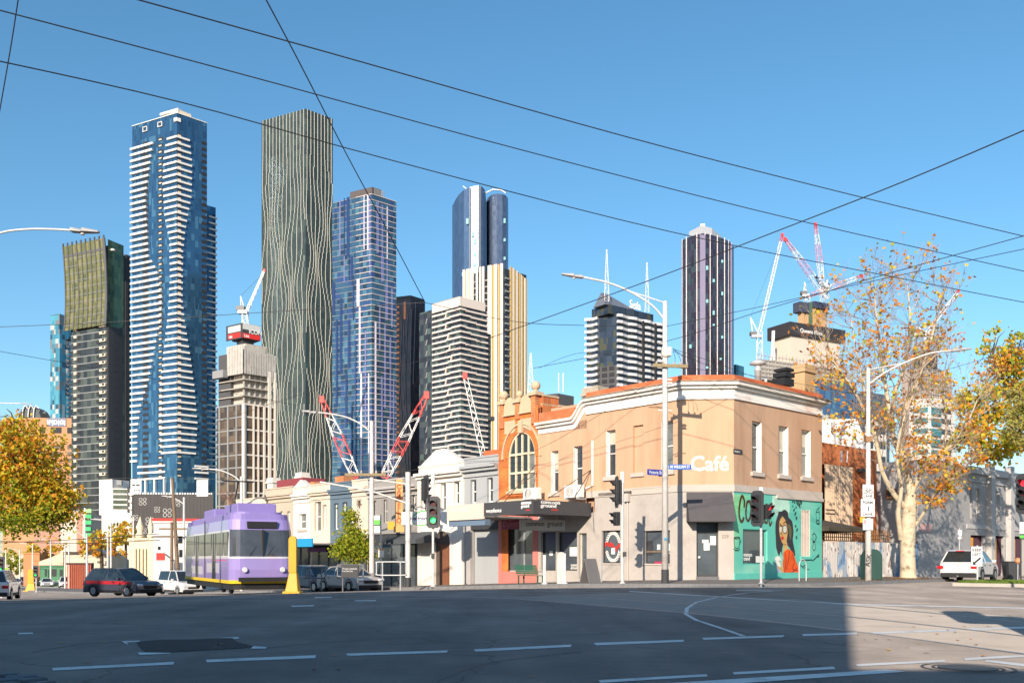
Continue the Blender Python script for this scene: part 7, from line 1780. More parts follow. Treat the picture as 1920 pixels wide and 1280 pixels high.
crown_tree('autumn_tree', 'dense orange and yellow autumn tree leaning in from the left edge', tuple(stand(-70, 43)), [[(-70, 1000), (-40, 930), (0, 880), (40, 830)], [(-40, 940), (30, 940), (100, 940), (135, 935)], [(-40, 930), (-20, 850), (10, 790)]],
           [(15, 880, 0, 2.6, 2.2, 2.0, 2600), (60, 860, -.5, 1.5, 1.6, 1.6, 1500), (45, 935, 0, 2.4, 2.0, 1.1, 1300), (40, 930, -.3, 2.0, 1.6, .9, 900, 1), (110, 952, -.4, 1.1, 1.2, .9, 1000), (105, 960, -.6, .9, 1, .6, 600, 1), (20, 815, 0, 1.3, 1.3, .9, 700), (-60, 860, 0, 2.5, 2, 2.4, 1200), (88, 905, -.3, .9, 1, .8, 700), (5, 975, 0, 1.5, 1.5, .7, 900, 1), (75, 975, -.5, 1.2, 1.2, .55, 700, 1), (35, 850, -.8, 1.3, 1, 1.2, 600, 2), (30, 790, 0, 1.0, 1, .6, 120), (130, 930, 0, .5, .6, .4, 200)], [AUTL, GREENL, PLNL], BARKD, .17, .25, 5)
crown_tree('yellow_plane_tree', 'leafy yellow green plane tree reaching in from the right edge', tuple(stand(2010, 58)), [[(2010, 950), (1990, 860), (1940, 780), (1900, 700)], [(1990, 870), (1910, 820), (1850, 800), (1810, 770)], [(1940, 780), (1880, 760), (1830, 730)]],
           [(1850, 770, 0, 1.9, 1.6, 1.7, 800), (1830, 820, 0, 1.3, 1.4, 1.0, 480), (1885, 700, 0, 1.5, 1.4, 1.5, 560), (1905, 655, 0, 1.0, 1.2, 1.2, 400), (1900, 830, 0, 1.6, 1.4, .8, 560), (1860, 650, 0, .9, 1, 1.4, 120), (1805, 815, 0, .8, .8, .8, 260), (1865, 850, 0, 1.3, 1, .6, 420), (1880, 680, -.5, 1.2, 1, 1.2, 300, 1), (1835, 860, 0, .8, .8, .5, 160, 1), (1815, 750, 0, .7, .8, .8, 260), (1900, 760, 0, 1.6, 1.6, 1.6, 600), (1945, 720, 0, 1.6, 1.6, 2.4, 700)], [AUTY, PLNL], BARKD, .25, .3, 9)
crown_tree('olive_gum_tree', 'drooping olive green gum tree in front of the yellow plane tree at right', tuple(stand(1975, 52)), [[(1975, 960), (1960, 850), (1930, 770)]],
           [(1920, 745, -1, .7, 1, 1.2, 900), (1915, 800, -1, .8, 1, 1.2, 1000), (1940, 770, -1, 1.0, 1, 2.2, 1100), (1898, 790, -1, .45, .8, .7, 300)], GUML, BARKD, .14, .25, 3)
a_ = VF.a(662, 4.0); p_ = L2W(-4.0, a_)
crown_tree('street_tree', 'small lime green street tree in front of the slate shop', (p_[0], p_[1], g_local(a_) + .13), [[(662, 1062), (662, 1030), (660, 985)]],
           [(660, 1005, 0, .95, .9, .9, 1500), (662, 1035, 0, 1.15, 1.0, .7, 1500), (656, 968, 0, .45, .5, .5, 420), (682, 1020, 0, .6, .6, .6, 500), (640, 1028, 0, .5, .6, .5, 420)], GREENL, BARKD, .16, .09, 3)
for i, (px, py, d, rx, rz_, n, lm, lab) in enumerate(((215, 1010, 160, 4, 2.4, 700, AUTL, 'round orange tree behind the ornate cream hall'), (190, 1030, 150, 4.5, 1.8, 600, PLNL, 'low russet tree above the beige shed roofs'), (85, 1030, 170, 4, 2.0, 600, AUTL, 'yellow tree above the green fronted shop'), (20, 1050, 190, 6, 3, 900, GREENL, 'green tree at the far end of the street, left edge'), (236, 1000, 165, 2.4, 2.6, 500, AUTL, 'small amber tree left of the ornate hall urns'))):
    crown_tree('street_tree', lab, tuple(stand(px, d)), [[(px, py + 10), (px, py)]], [(px, py, 0, rx, rx, rz_, n)], lm, BARKD, .5, .3, 4)
# bare winter tree above the tram
BT = empty('bare_tree', tuple(stand(432, 82)), 0, 'small bare branched tree behind the tram roof', 'tree'); mb = MB(); tips = []
b_ = PT(432, 950, 82) - BT.location; mb.tube([(0, 0, 0), b_], [.16, .09], 6, False)
for _ in range(7): twigs(mb, tips, b_, Vector((random.gauss(0, .5), random.gauss(0, .4), 1)).normalized(), .8, .035, 3, .4, .1)
mb.build('branches', mat('reddish_twig', (.30, .17, .12), .9), BT, stuff=True, norm=False)
# ------------------------------------------------------------------ poles, lamps, traffic signals
def kerbV(px, n=4.15): a = VF.a(px, n); x, y = L2W(-n, a); return Vector((x, y, g_local(a) + .13 + .022 * (4.5 - n)))
def kerbW(px, n=4.15): a = WF.a(px, n); x, y = L2W(a, -n); return Vector((x, y, .13 + .022 * (4.5 - n)))
LAMP = mat('lamp_head_grey', (.40, .39, .38), .5, .2, var=.08); LENS = mat('lamp_lens', (.55, .52, .46), .2)
def pole_root(name, label, base, cat='pole', group=None): return empty(name, tuple(base), 0, label, cat, group)
def zat(py, d): return H + (HY - py) / F * d
def lamp_arm(r, d, pts, head, m=POLEW, rad=.045):
    """curved outreach arm through survey points at distance d, with the lantern at its end (head = left/right survey points)"""
    o = r.location; P = lambda p: PT(p[0], p[1], d) - o
    MB().tube(curve([P(p) for p in pts], 5), rad, 7).build('lamp_arm', m, r, smooth=True)
    a, b = P(head[0]), P(head[1]); mid = a.lerp(b, .5); L = (b - a).length
    e = (b - a).normalized()
    up = Vector((0, -.0, 1)); mb = MB()
    for s0, s1, w, h0, h1 in ((0, .42, .13, -.06, .07), (.42, 1, .16, -.05, .08)):
        p0, p1 = a + e * L * s0, a + e * L * s1
        sx = Vector((0, 1, 0)) * w
        w2 = 1 if s1 < 1 else .55
        vs = [p0 - sx + up * h0, p0 + sx + up * h0, p1 + sx * w2 + up * h0 * w2, p1 - sx * w2 + up * h0 * w2, p0 - sx * .7 + up * h1, p0 + sx * .7 + up * h1, p1 + sx * .5 * w2 + up * h1 * .5, p1 - sx * .5 * w2 + up * h1 * .5]
        mb.add(vs, [(3, 2, 1, 0), (4, 5, 6, 7), (0, 1, 5, 4), (1, 2, 6, 5), (2, 3, 7, 6), (3, 0, 4, 7)])
    hd_ = mb.build('lamp_head', LAMP, r, bevel=.015)
    c_ = a + e * L * .42 + V3(0, 0, -.1)
    MB().lathe([(.02, -.04), (.06, -.03), (.07, .02), (.05, .05)], c=tuple(c_), n=10).build('photo_cell', LENS, r)
    return hd_
SIGH = mat('signal_housing', (.030, .031, .034), .55, var=.1); SIGP = mat('signal_backboard', (.050, .052, .058), .6, var=.1)
LOFF = mat('dark_red_lens', (.07, .015, .018), .25); LON_G = mat('green_light', (.02, .95, .12), .4, emit=2.2, var=0); LON_R = mat('red_light', (1.0, .02, .03), .4, emit=2.2, var=0); LDK = mat('dark_lens', (.02, .02, .02), .25)
def lantern(r, c, head, n=3, lit=None, litm=LON_G, s=1.0, board=True, lens=.105, pitch=.36):
    """signal head centred at c (in r), facing compass heading head (degrees); parts: housing, backboard, lens, visor"""
    nd = Vector((math.sin(R(head)), math.cos(R(head)), 0)); ad = Vector((0, 0, 1)).cross(nd); f = Fr(r, c, ad, nd); hh = n * pitch * s / 2
    if board:
        w, h_, k = .32 * s, hh + .17 * s, .12 * s; q = [(-w + k, -h_), (w - k, -h_), (w, -h_ + k), (w, h_ - k), (w - k, h_), (-w + k, h_), (-w, h_ - k), (-w, -h_ + k)]
        MB().fprism(f, q, -.02, .0).build('backboard', SIGP, r)
    MB().fbox(f, -.17 * s, .17 * s, -hh, hh, -.2 * s, .05 * s).build('housing', SIGH, r, bevel=.02)
    for i in range(n):
        z = hh - (i + .5) * pitch * s; L = lens * s
        MB().fpoly(f, [(L * math.cos(t), z + L * math.sin(t)) for t in [2 * math.pi * k / 16 for k in range(16)]], .05 * s + .008).build('lens', litm if lit == i else (LOFF if i < 2 else LDK), r, norm=False)
        mb = MB(); rr = L * 1.22
        for k in range(13):
            t0, t1 = R(-35) + R(250) * k / 13, R(-35) + R(250) * (k + 1) / 13
            l0, l1 = [.12 + .16 * max(0, math.sin(t)) for t in (t0, t1)]
            mb.add([f.loc(rr * math.cos(t0), z + rr * math.sin(t0), .05), f.loc(rr * math.cos(t1), z + rr * math.sin(t1), .05), f.loc(rr * math.cos(t1), z + rr * math.sin(t1), .05 + l1), f.loc(rr * math.cos(t0), z + rr * math.sin(t0), .05 + l0)], [(0, 1, 2, 3)])
        mb.build('visor', SIGH, r, norm=False)
def post(r, h, rad=.06, m=STEEL, name='post', cap=True):
    mb = MB(); mb.tube([(0, 0, -.2), (0, 0, h)], rad, 10)
    mb.lathe([(rad * 2.2, 0), (rad * 2.2, .03), (rad * 1.3, .06), (rad * 1.02, .1)], n=12)
    return mb.build(name, m, r)
# big white power pole at the corner
b = Vector((*stand(1247, 40.6).xy, .15)); CP = pole_root('power_pole', 'white lamp and power pole with timber crossarm before the cafe corner', b)
d = b.y; k = d / F; hz = lambda py: zat(py, d) - b.z
MB().tube([(0, 0, 0), (0, 0, hz(700)), (0, 0, hz(565))], [.145, .12, .10], 12).build('shaft', POLEW, CP, smooth=True)
MB().tube([(0, 0, -.1), (0, 0, hz(1067))], .165, 12).build('black_base', CHAR, CP)
MB().tube([(0, 0, hz(670)), (0, 0, hz(657))], .17, 12).build('collar', POLEW, CP)
lamp_arm(CP, d, [(1245, 598), (1222, 572), (1180, 546), (1140, 530), (1105, 522), (1090, 519)], ((1093, 519), (1053, 514)))
MB().tube([PT(1245, 567, d) - b, PT(1178, 545, d) - b], .03, 6).build('stay', POLEW, CP)
XA = mat('crossarm_timber', (.27, .21, .12), .85, var=.2, scale=6)
o = MB().box(-.55, .95, -.06, .06, -.07, .07).build('crossarm', XA, CP, loc=(0, -.18, hz(687))); o.rotation_euler = (0, R(4), R(-10))
MB().box(-.16, .25, -.2, .1, hz(668), hz(652)).build('junction_box', mat('cream_box', (.66, .60, .52), .6), CP, bevel=.02)
INS = mat('insulator', (.45, .40, .38), .3, var=.2)
for x in (-.4, -.1, .35, .62, .9): MB().lathe([(.03, 0), (.05, .03), (.035, .07), (.05, .1), (.02, .13)], c=(x * .985, -.2 - x * .17, hz(687) + .06 - x * .07), n=8).build('insulator', INS, CP)
for z_ in (712, 718): MB().box(-.1, .3, -.08, .08, hz(z_) - .03, hz(z_) + .03).build('bracket', STEEL, CP)
MB().tube([PT(1216, 763, d) - b, PT(1246, 764, d) - b], .02, 5).build('step_iron', ROD, CP); MB().tube([PT(1234, 768.5, d) - b, PT(1260, 769.5, d) - b], .022, 5).build('step_iron', WHITE, CP)
for i, pts in enumerate(([(1262, 654), (1272, 665), (1276, 676), (1274, 686)], [(1262, 657), (1266, 672), (1264, 684)], [(1262, 653), (1280, 668), (1284, 684)])):
    MB().tube(curve([PT(x, y, d) - b for x, y in pts], 4), .012, 4, False).build('loose_cable', WIREM, CP)
MB().box(-.06, .06, -.18, -.14, hz(1010) - .05, hz(1010) + .05).build('blue_tag', mat('blue_tag', (.05, .28, .50), .5), CP)
# street name blades on that pole
SB = mat('street_blue', (.02, .12, .50), .5, var=.04); SB2 = mat('street_navy', (.04, .05, .36), .5, var=.04)
def blade(label, x0, x1, yc0, yc1, hgt, txt, m, heading, px_at):
    p = PT(px_at, (yc0 + yc1) / 2, d); r = empty('street_name_sign', p, 0, label, 'sign'); ad = Vector((math.sin(R(heading)), math.cos(R(heading)), 0)); f = Fr(r, (0, 0, 0), ad, (ad.y, -ad.x, 0))
    a0, a1 = f.a(x0), f.a(x1); z0 = -hgt / 2
    MB().fbox(f, a0, a1, z0, -z0, -.02, .02).build('blade', m, r); f.text(txt, LETW, r, a0 + .06, z0 + .06, .022, hgt * .8, 'sign_lettering', extrude=.001, offset=.004, fit=(a1 - a0 - .12,))
    f.piece('clamp', STEEL, r, -.12, .12, -.05, .05, -.08, -.022)
blade('bright blue William street name blade right of the corner pole', 1254.5, 1296, 875, 875, .23, 'M WILLIAM ST', SB, 88, 1252)
blade('navy Victoria street name blade left of the corner pole', 1214, 1242, 888, 884, .25, 'Victoria St', SB2, 60, 1243)
# signals
b = kerbV(812); SG = pole_root('traffic_signal', 'traffic signal showing green in front of the white shop', b, 'traffic light'); d = b.y
post(SG, zat(893, d) - b.z, .07, POLEW); MB().tube([(0, 0, zat(908, d) - b.z), (0, 0, zat(886, d) - b.z)], .105, 10).build('cap_tube', WHITE, SG)
lantern(SG, (PT(813, 960, d) - b) + V3(0, -.18, 0), 188, 3, 2, LON_G, 1.25, True, .12)
lantern(SG, (PT(799, 917, d) - b) + V3(0, .1, 0), 62, 3, None, LON_G, 1.15)
f = Fr(SG, (0, 0, 0), (1, 0, 0), (0, -1, 0)); f.piece('push_button', CHAR, SG, -.09, .09, zat(1046, d) - b.z, zat(1037, d) - b.z, .04, .2)
b = kerbV(1167); S2g = pole_root('traffic_signal', 'traffic signal seen edge on before the grey cafe wall', b, 'traffic light'); d = b.y
post(S2g, zat(897, d) - b.z, .06, POLEW); MB().tube([(0, 0, zat(905, d) - b.z), (0, 0, zat(884, d) - b.z)], .085, 10).build('cap_tube', WHITE, S2g)
lantern(S2g, (PT(1156, 922, d) - b), 262, 3, None, LON_G, 1.0); lantern(S2g, (PT(1154, 972, d) - b), 245, 2, None, LON_G, .85, False)
f = Fr(S2g, (0, 0, 0), (1, 0, 0), (0, -1, 0)); f.piece('push_button', CHAR, S2g, .0, .16, zat(1043, d) - b.z, zat(1034, d) - b.z, .02, .15)
b = kerbW(1427, 3.9); S3g = pole_root('traffic_signal', 'traffic signal with red pedestrian lamp before the mural', b, 'traffic light'); d = b.y
post(S3g, zat(925, d) - b.z, .055, STEEL); MB().tube([(0, 0, zat(932, d) - b.z), (0, 0, zat(913, d) - b.z)], .085, 10).build('cap_tube', WHITE, S3g)
lantern(S3g, (PT(1419, 953, d) - b) + V3(0, -.05, 0), 235, 3, None, LON_G, 1.05); lantern(S3g, (PT(1441, 959, d) - b), 150, 2, 0, LON_R, .85, False)
b = stand(1946, 34); S4g = pole_root('traffic_signal', 'dark traffic signal cut by the right edge of the picture', b, 'traffic light'); d = b.y
post(S4g, zat(880, d) - b.z, .06, POLEW); lantern(S4g, (PT(1921, 925, d) - b), 240, 3, 0, LON_R, 1.05)
# the near signal whose shadow falls on the sunlit road
S5g = pole_root('traffic_signal', 'traffic signal just outside the right of the picture, its shadow on the road', (6.05, 9.0, 0), 'traffic light')
post(S5g, 4.6, .06, POLEW); lantern(S5g, (-.22, .2, 3.95), 15, 3, None, LON_G, 1.2); lantern(S5g, (.38, -.05, 3.35), 205, 3, None, LON_G, 1.1); lantern(S5g, (.2, -.1, 2.2), 60, 2, None, LON_G, .9, True)
# lamp poles
b = kerbW(1628, 4.1); LP = pole_root('lamp_pole', 'white lamp pole carrying lane signs in front of the plane tree', b); d = b.y
MB().tube([(0, 0, -.1), (0, 0, zat(935, d) - b.z), (0, 0, zat(690, d) - b.z)], [.16, .12, .085], 12).build('shaft', POLEW, LP, smooth=True)
lamp_arm(LP, d, [(1632, 718), (1660, 698), (1700, 678), (1745, 662), (1785, 657)], ((1784, 657), (1822, 653.5)), POLEW, .04)
MB().tube([PT(1632, 692, d) - b, PT(1700, 679, d) - b], .025, 6).build('stay', POLEW, LP)
MB().box(-.16, .16, -.16, .16, zat(828, d) - b.z, zat(818, d) - b.z).build('rusty_box', mat('rusty_box', (.28, .15, .08), .7), LP)
SGNB = mat('black_sign_ink', (.02, .02, .025), .6, var=0); SGNW = mat('sign_white', (.74, .74, .74), .5, var=.03)
def plate(r, f, x0, y0, x1, y1, n, m, name='sign_plate', border=True):
    a0, a1, z0, z1 = f.rect(x0, y0, x1, y1, n)
    if border: f.piece(name + '_edge', SGNB, r, a0 - .012, a1 + .012, z0 - .012, z1 + .012, n - .02, n - .002)
    f.piece(name, m, r, a0, a1, z0, z1, n - .012, n); return a0, a1, z0, z1
f = Fr(LP, (0, 0, 0), (1, .1, 0), (.1, -1, 0))
a0, a1, z0, z1 = plate(LP, f, 1617.5, 908, 1638, 934, .2, SGNW); am_ = (a0 + a1) / 2
f.text('LANE', SGNB, LP, a0 + .05, z0 + .06, .203, .16, 'sign_lettering', extrude=.001, offset=.004, fit=(a1 - a0 - .1,))
mb = MB(); zc_ = z0 + .30
for s_ in (-.13, .13): mb.tube([f.loc(am_ + s_ + .085 * math.cos(t), zc_ + .02 + .085 * math.sin(t), .205) for t in [2 * math.pi * i / 14 for i in range(15)]], .012, 4, False)
mb.tube([f.loc(am_ + x, zc_ + z, .205) for x, z in ((-.13, .02), (-.06, .15), (.08, .15), (.0, .02), (-.13, .02))], .011, 4, False); mb.tube([f.loc(am_ + x, zc_ + z, .205) for x, z in ((-.0, .02), (-.08, .19), (-.12, .19))], .011, 4, False); mb.tube([f.loc(am_ + x, zc_ + z, .205) for x, z in ((.13, .02), (.07, .2), (.12, .21))], .011, 4, False)
mb.build('bicycle_symbol', SGNB, LP)
a0, a1, z0, z1 = plate(LP, f, 1614, 935, 1640, 968, .2, SGNW); w_ = a1 - a0
f.text('FORM', SGNB, LP, a0 + .1, z1 - .22, .203, .17, 'sign_lettering', extrude=.001, offset=.004, fit=(w_ - .2,)); f.text('1', SGNB, LP, (a0 + a1) / 2 - .04, z0 + .26, .203, .32, 'sign_lettering', extrude=.001, offset=.008); f.text('LANE', SGNB, LP, a0 + .1, z0 + .06, .203, .17, 'sign_lettering', extrude=.001, offset=.004, fit=(w_ - .2,))
a0, a1, z0, z1 = plate(LP, f, 1618, 972, 1637, 993, .19, SGNW, border=False); f.text('S', RED, LP, a0 + .05, z1 - .22, .195, .22, 'sign_lettering', extrude=.001, offset=.008)
f.piece('amber_plate', mat('amber_sign', (.62, .36, .03)), LP, f.a(1612.5, .18), f.a(1622, .18), f.z(1617, 979, .18), f.z(1617, 968.5, .18), .15, .17)
f.text('ASK', SGNB, LP, -.02, zat(1062, d) - b.z, .17, .34, 'graffiti', extrude=.001, rot=R(80))
b = kerbV(697); L2p = pole_root('lamp_pole', 'white lamp pole with timber crossarm beside the lime green street tree', b); d = b.y
MB().tube([(0, 0, -.1), (0, 0, zat(790, d) - b.z)], [.16, .11], 10).build('shaft', POLEW, L2p); lamp_arm(L2p, d, [(696, 812), (680, 797), (650, 782), (615, 775), (597, 773)], ((593, 773), (566, 770)), POLEW, .045)
o = MB().box(-1.6, .9, -.08, .08, -.08, .08).build('crossarm', XA, L2p, loc=(0, -.2, zat(890, d) - b.z)); MB().tube([PT(697, 898, d) - b, PT(763, 907, d) - b], .04, 6).build('bracket_arm', POLEW, L2p); MB().tube([PT(600, 903, d) - b, PT(697, 920, d) - b, PT(763, 943, d) - b], .05, 6).build('bracket_arm', POLEW, L2p)
for x in (-1.2, -.6, .3, .7): MB().lathe([(.05, 0), (.07, .05), (.05, .12), (.02, .2)], c=(x, -.2, zat(890, d) - b.z + .08), n=8).build('insulator', INS, L2p)
b = kerbV(765); L3p = pole_root('lamp_pole', 'plain white pole with black foot before the grey clad shop', b); d = b.y
MB().tube([(0, 0, -.1), (0, 0, zat(885, d) - b.z)], .15, 10).build('shaft', POLEW, L3p); MB().tube([(0, 0, -.1), (0, 0, zat(1082, d) - b.z)], .17, 10).build('black_base', CHAR, L3p)
b = stand(453, 72); L4p = pole_root('lamp_pole', 'lamp pole behind the tram with arm reaching left', b); d = b.y
MB().tube([(0, 0, 0), (0, 0, zat(893, d) - b.z)], .12, 8).build('shaft', POLEW, L4p); lamp_arm(L4p, d, [(452, 905), (440, 893), (415, 882), (392, 879)], ((392, 879), (361, 877.5)), POLEW, .05); MB().box(-3.45, -2.6, -.1, .1, zat(930, d) - b.z, zat(900, d) - b.z).build('sign_back', STEEL, L4p)
b = stand(345, 88); L5p = pole_root('lamp_pole', 'lamp pole beside the leaning timber pole', b); d = b.y; MB().tube([(0, 0, 0), (0, 0, zat(932, d) - b.z)], .1, 8).build('shaft', POLEW, L5p); lamp_arm(L5p, d, [(345, 945), (335, 938), (322, 931)], ((323, 931), (303, 929)), POLEW, .05)
b = stand(331, 86); TP_ = pole_root('timber_pole', 'tall leaning timber utility pole in front of the white corner building', b); d = b.y
MB().tube([PT(335, 1100, d) - b, PT(323, 895, d) - b], [.2, .13], 8).build('shaft', TIMBER, TP_); MB().box(-1.6, 2.2, -.1, .1, zat(991, d) - b.z - .08, zat(991, d) - b.z + .08).build('crossarm', TIMBER, TP_)
b = stand(322, 84); TP2 = pole_root('timber_pole', 'shorter upright timber pole left of the leaning one', b); MB().tube([(0, 0, 0), (0, 0, zat(978, b.y) - b.z)], [.16, .12], 8).build('shaft', TIMBER, TP2); MB().box(-.9, .5, -.08, .08, zat(1005, b.y) - b.z - .07, zat(1005, b.y) - b.z + .07).build('crossarm', TIMBER, TP2)
# lamp over the left edge
b = stand(-95, 30); L6p = pole_root('lamp_pole', 'lamp pole left of the picture, only its curved arm and lantern in view', b); d = b.y; MB().tube([(0, 0, 0), (0, 0, zat(480, d) - b.z)], .11, 10).build('shaft', POLEW, L6p); lamp_arm(L6p, d, [(-92, 500), (-60, 462), (0, 437), (50, 430), (100, 430), (135, 432)], ((133, 431), (186, 435)), POLEW, .035)
b = stand(-60, 120); L7p = pole_root('lamp_pole', 'far lamp arm at the left edge above the autumn tree', b); d = b.y; MB().tube([(0, 0, 0), (0, 0, zat(775, d) - b.z)], .12, 8).build('shaft', POLEW, L7p); lamp_arm(L7p, d, [(-58, 775), (-20, 757), (20, 756), (36, 756)], ((34, 756), (60, 757)), POLEW, .06)
# slim poles down the left street
for i, (px, yt, d, lab) in enumerate(((163, 1000, 95, 'slim white pole beside the green stacked panels'), (202, 976, 110, 'left one of the paired white poles below the white apartments'), (208, 975, 112, 'right one of the paired white poles below the white apartments'), (122, 1020, 130, 'thin white pole before the rust red fence'), (129, 1019, 128, 'thin white pole touching the rust red fence'), (95, 1012, 150, 'thin white pole before the green fronted shop'), (61, 1020, 150, 'thin white pole before the orange brick hall'), (37, 1030, 160, 'thin pole right of the round green sign'), (11, 1030, 150, 'thin pole at the far left edge'), (250, 968, 105, 'white pole in front of the ornate cream hall'))):
    b = stand(px, d); r = pole_root('slim_pole', lab, b); mb = MB(); h_ = zat(yt, d) - b.z; mb.tube([(0, 0, 0), (0, 0, h_)], [.12, .08], 8); r2 = mb.build('shaft', POLEW, r)
    MB().tube([(0, 0, h_ - .5), (-.8, -.1, h_ + .1), (-2.0, -.1, h_ + .2)], .04, 5).build('arm', POLEW, r)
b = stand(257, 62); TS = pole_root('lane_sign', 'tram lane sign plate hung above the street at left', PT(257, 923, 62), 'sign'); f = Fr(TS, (0, 0, 0), (1, 0, 0), (0, -1, 0))
a0, a1, z0, z1 = plate(TS, f, 245, 898, 265, 923, 0, SGNW); f.text('LANE', SGNB, TS, a0 + .06, z0 + .08, .004, .2, 'sign_lettering', extrude=.001, offset=.004, fit=(a1 - a0 - .12,)); f.piece('tram_symbol', SGNB, TS, a0 + .1, a0 + .3, z0 + .45, z0 + .56, 0, .004); f.piece('tram_symbol', SGNB, TS, a0 + .36, a0 + .6, z0 + .45, z0 + .56, 0, .004); MB().tube([f.loc(a0 + .05, z0 + .62, .004), f.loc(a0 + .62, z0 + .66, .004)], .012, 4).build('tram_symbol', SGNB, TS)
MB().tube([f.loc(a0 - 3, z1 + .1, -.1), f.loc(a1 + 6, z1 + .02, -.1)], .015, 4).build('span_wire', WIREM, TS)
# tram stop sign and poles
b = kerbV(714, 3.0); r = pole_root('tram_stop_sign', 'green and white tram stop sign right of the white lamp pole', b, 'sign'); d = b.y; post(r, zat(965, d) - b.z, .05); f = Fr(r, (0, 0, 0), (1, 0, 0), (0, -1, 0))
plate(r, f, 697, 966, 713, 998, .05, SGNW, border=False); f.piece('green_band', mat('stop_green', (.12, .58, .08), .5), r, *f.rect(697.2, 974, 712.8, 983, .06), .052, .06); f.piece('dark_band', SGNB, r, *f.rect(697.2, 983.2, 712.8, 985, .06), .052, .06); f.piece('timetable', PAPER, r, *f.rect(709.5, 1031, 720, 1044, .08), .06, .08); f.piece('timetable_head', mat('amber_head', (.6, .25, .03)), r, *f.rect(709.5, 1029, 720, 1031, .08), .06, .08)
# verandah posts, bollards, bench, sandwich board, bike hoop, bins
b = kerbV(1021, 4.3); r = pole_root('white_bollard', 'slim white bollard beside the green bench', b, 'bollard', 'white bollards on the pavement'); post(r, zat(1040, b.y) - b.z, .07, WHITE)
b = kerbV(1058.5, 4.3); r = pole_root('white_bollard', 'slim white bollard beside the telephone pillar', b, 'bollard', 'white bollards on the pavement'); post(r, zat(1037, b.y) - b.z, .07, WHITE)
b = kerbV(1052, 3.9); r = pole_root('service_pillar', 'squat white service pillar between bollard and sandwich board', b, 'pillar'); hh = zat(1034, b.y) - b.z
mb = MB(); q = [(-.2, -.05), (-.2, hh - .15), (-.12, hh - .03), (0, hh), (.12, hh - .03), (.2, hh - .15), (.2, -.05)]; f = Fr(r, (0, 0, 0), (1, 0, 0), (0, -1, 0)); mb.fprism(f, q, -.2, .2); mb.build('casing', OFFWHITE, r, bevel=.02); f.piece('slot', CHAR, r, .1, .13, hh * .45, hh * .8, .2, .21)
b = kerbV(1107, 3.0); r = empty('sandwich_board', tuple(b), R(40), 'grey folding sandwich board outside the cafe', 'sign'); MB().add([(-.4, -.35, 0), (.4, -.35, 0), (.38, 0, 1.15), (-.38, 0, 1.15), (-.4, -.3, 0), (.4, -.3, 0), (.38, .04, 1.15), (-.38, .04, 1.15)], [(0, 1, 2, 3), (7, 6, 5, 4), (0, 4, 5, 1), (1, 5, 6, 2), (2, 6, 7, 3), (3, 7, 4, 0)]).build('front_panel', mat('board_grey', (.16, .155, .16), .7, var=.08), r)
MB().add([(-.4, .35, 0), (.4, .35, 0), (.38, .05, 1.15), (-.38, .05, 1.15), (-.4, .3, 0), (.4, .3, 0), (.38, .045, 1.12), (-.38, .045, 1.12)], [(0, 1, 2, 3), (7, 6, 5, 4), (0, 4, 5, 1), (1, 5, 6, 2), (2, 6, 7, 3), (3, 7, 4, 0)]).build('back_panel', mat('board_grey', (.16, .155, .16)), r)
MB().box(.385, .43, -.36, -.28, 0, 1.16).build('edge', STEEL, r)
b = kerbV(1000, 3.6); BE = empty('park_bench', tuple(b), AL + R(90), 'green slatted steel bench below the hanging cafe sign', 'bench'); GB = mat('bench_green', (.03, .12, .075), .5, var=.1)
for i in range(5): MB().box(-.8, .8, -.05 + i * .09, .02 + i * .09, .42, .45).build('seat_slat', GB, BE)
for i in range(5): MB().box(-.8, .8, .42 + i * .03, .45 + i * .03, .5 + i * .095, .58 + i * .095).build('back_slat', GB, BE)
for x in (-.7, .7): MB().box(x - .03, x + .03, -.02, .04, 0, .42).build('leg', GB, BE); MB().box(x - .03, x + .03, .34, .4, 0, .42).build('leg', GB, BE); MB().tube([(x, -.05, .44), (x, -.05, .62), (x, .4, .64)], .02, 6).build('armrest', GB, BE)
b = kerbW(1505, 2.6); r = pole_root('bike_hoop', 'steel bicycle hoop on the pavement by the mural', b, 'bike rack'); MB().tube(curve([(-.2, -.12, -.05), (-.2, -.12, .7), (-.12, -.07, .92), (0, 0, 1.0), (.12, .07, .92), (.2, .12, .7), (.2, .12, -.05)], 4), .028, 8, False).build('hoop', STEEL, r, smooth=True)
DG2 = mat('dark_green_paint', (.02, .062, .05), .5, var=.12)
b = kerbW(1634, 3.2); r = pole_root('utility_cabinet', 'dark green domed steel cabinet behind the lamp pole', b, 'cabinet'); f = Fr(r, (0, 0, 0), (1, 0, 0), (0, -1, 0)); q = [(-.42, 0), (-.42, 1.1)] + [(-.42 * math.cos(t), 1.1 + .42 * math.sin(t)) for t in [math.pi * k / 10 for k in range(1, 10)]] + [(.42, 1.1), (.42, 0)]; MB().fprism(f, q, -.35, .35).build('shell', DG2, r, bevel=.03); f.piece('sticker', RED, r, -.35, -.25, .95, 1.1, .35, .356)
for x in (-.4, .4): f.piece('foot', DG2, r, x - .06, x + .06, -.08, .0, -.3, .3)
b = stand(1896, 49); r = pole_root('wheelie_bin', 'black wheelie bin before the warehouse gate', b, 'bin'); hgt = 1.0
MB().add([(-.26, -.3, .08), (.26, -.3, .08), (.26, .28, .08), (-.26, .28, .08), (-.33, -.38, hgt), (.33, -.38, hgt), (.33, .36, hgt), (-.33, .36, hgt)], [(3, 2, 1, 0), (4, 5, 6, 7), (0, 1, 5, 4), (1, 2, 6, 5), (2, 3, 7, 6), (3, 0, 4, 7)]).build('body', CHAR, r, bevel=.02); MB().box(-.36, .36, -.42, .4, hgt + .003, hgt + .07).build('lid', CHAR, r, bevel=.03); MB().tube([(-.28, .3, .1), (.28, .3, .1)], .1, 10).build('wheel', RUBBER, r)
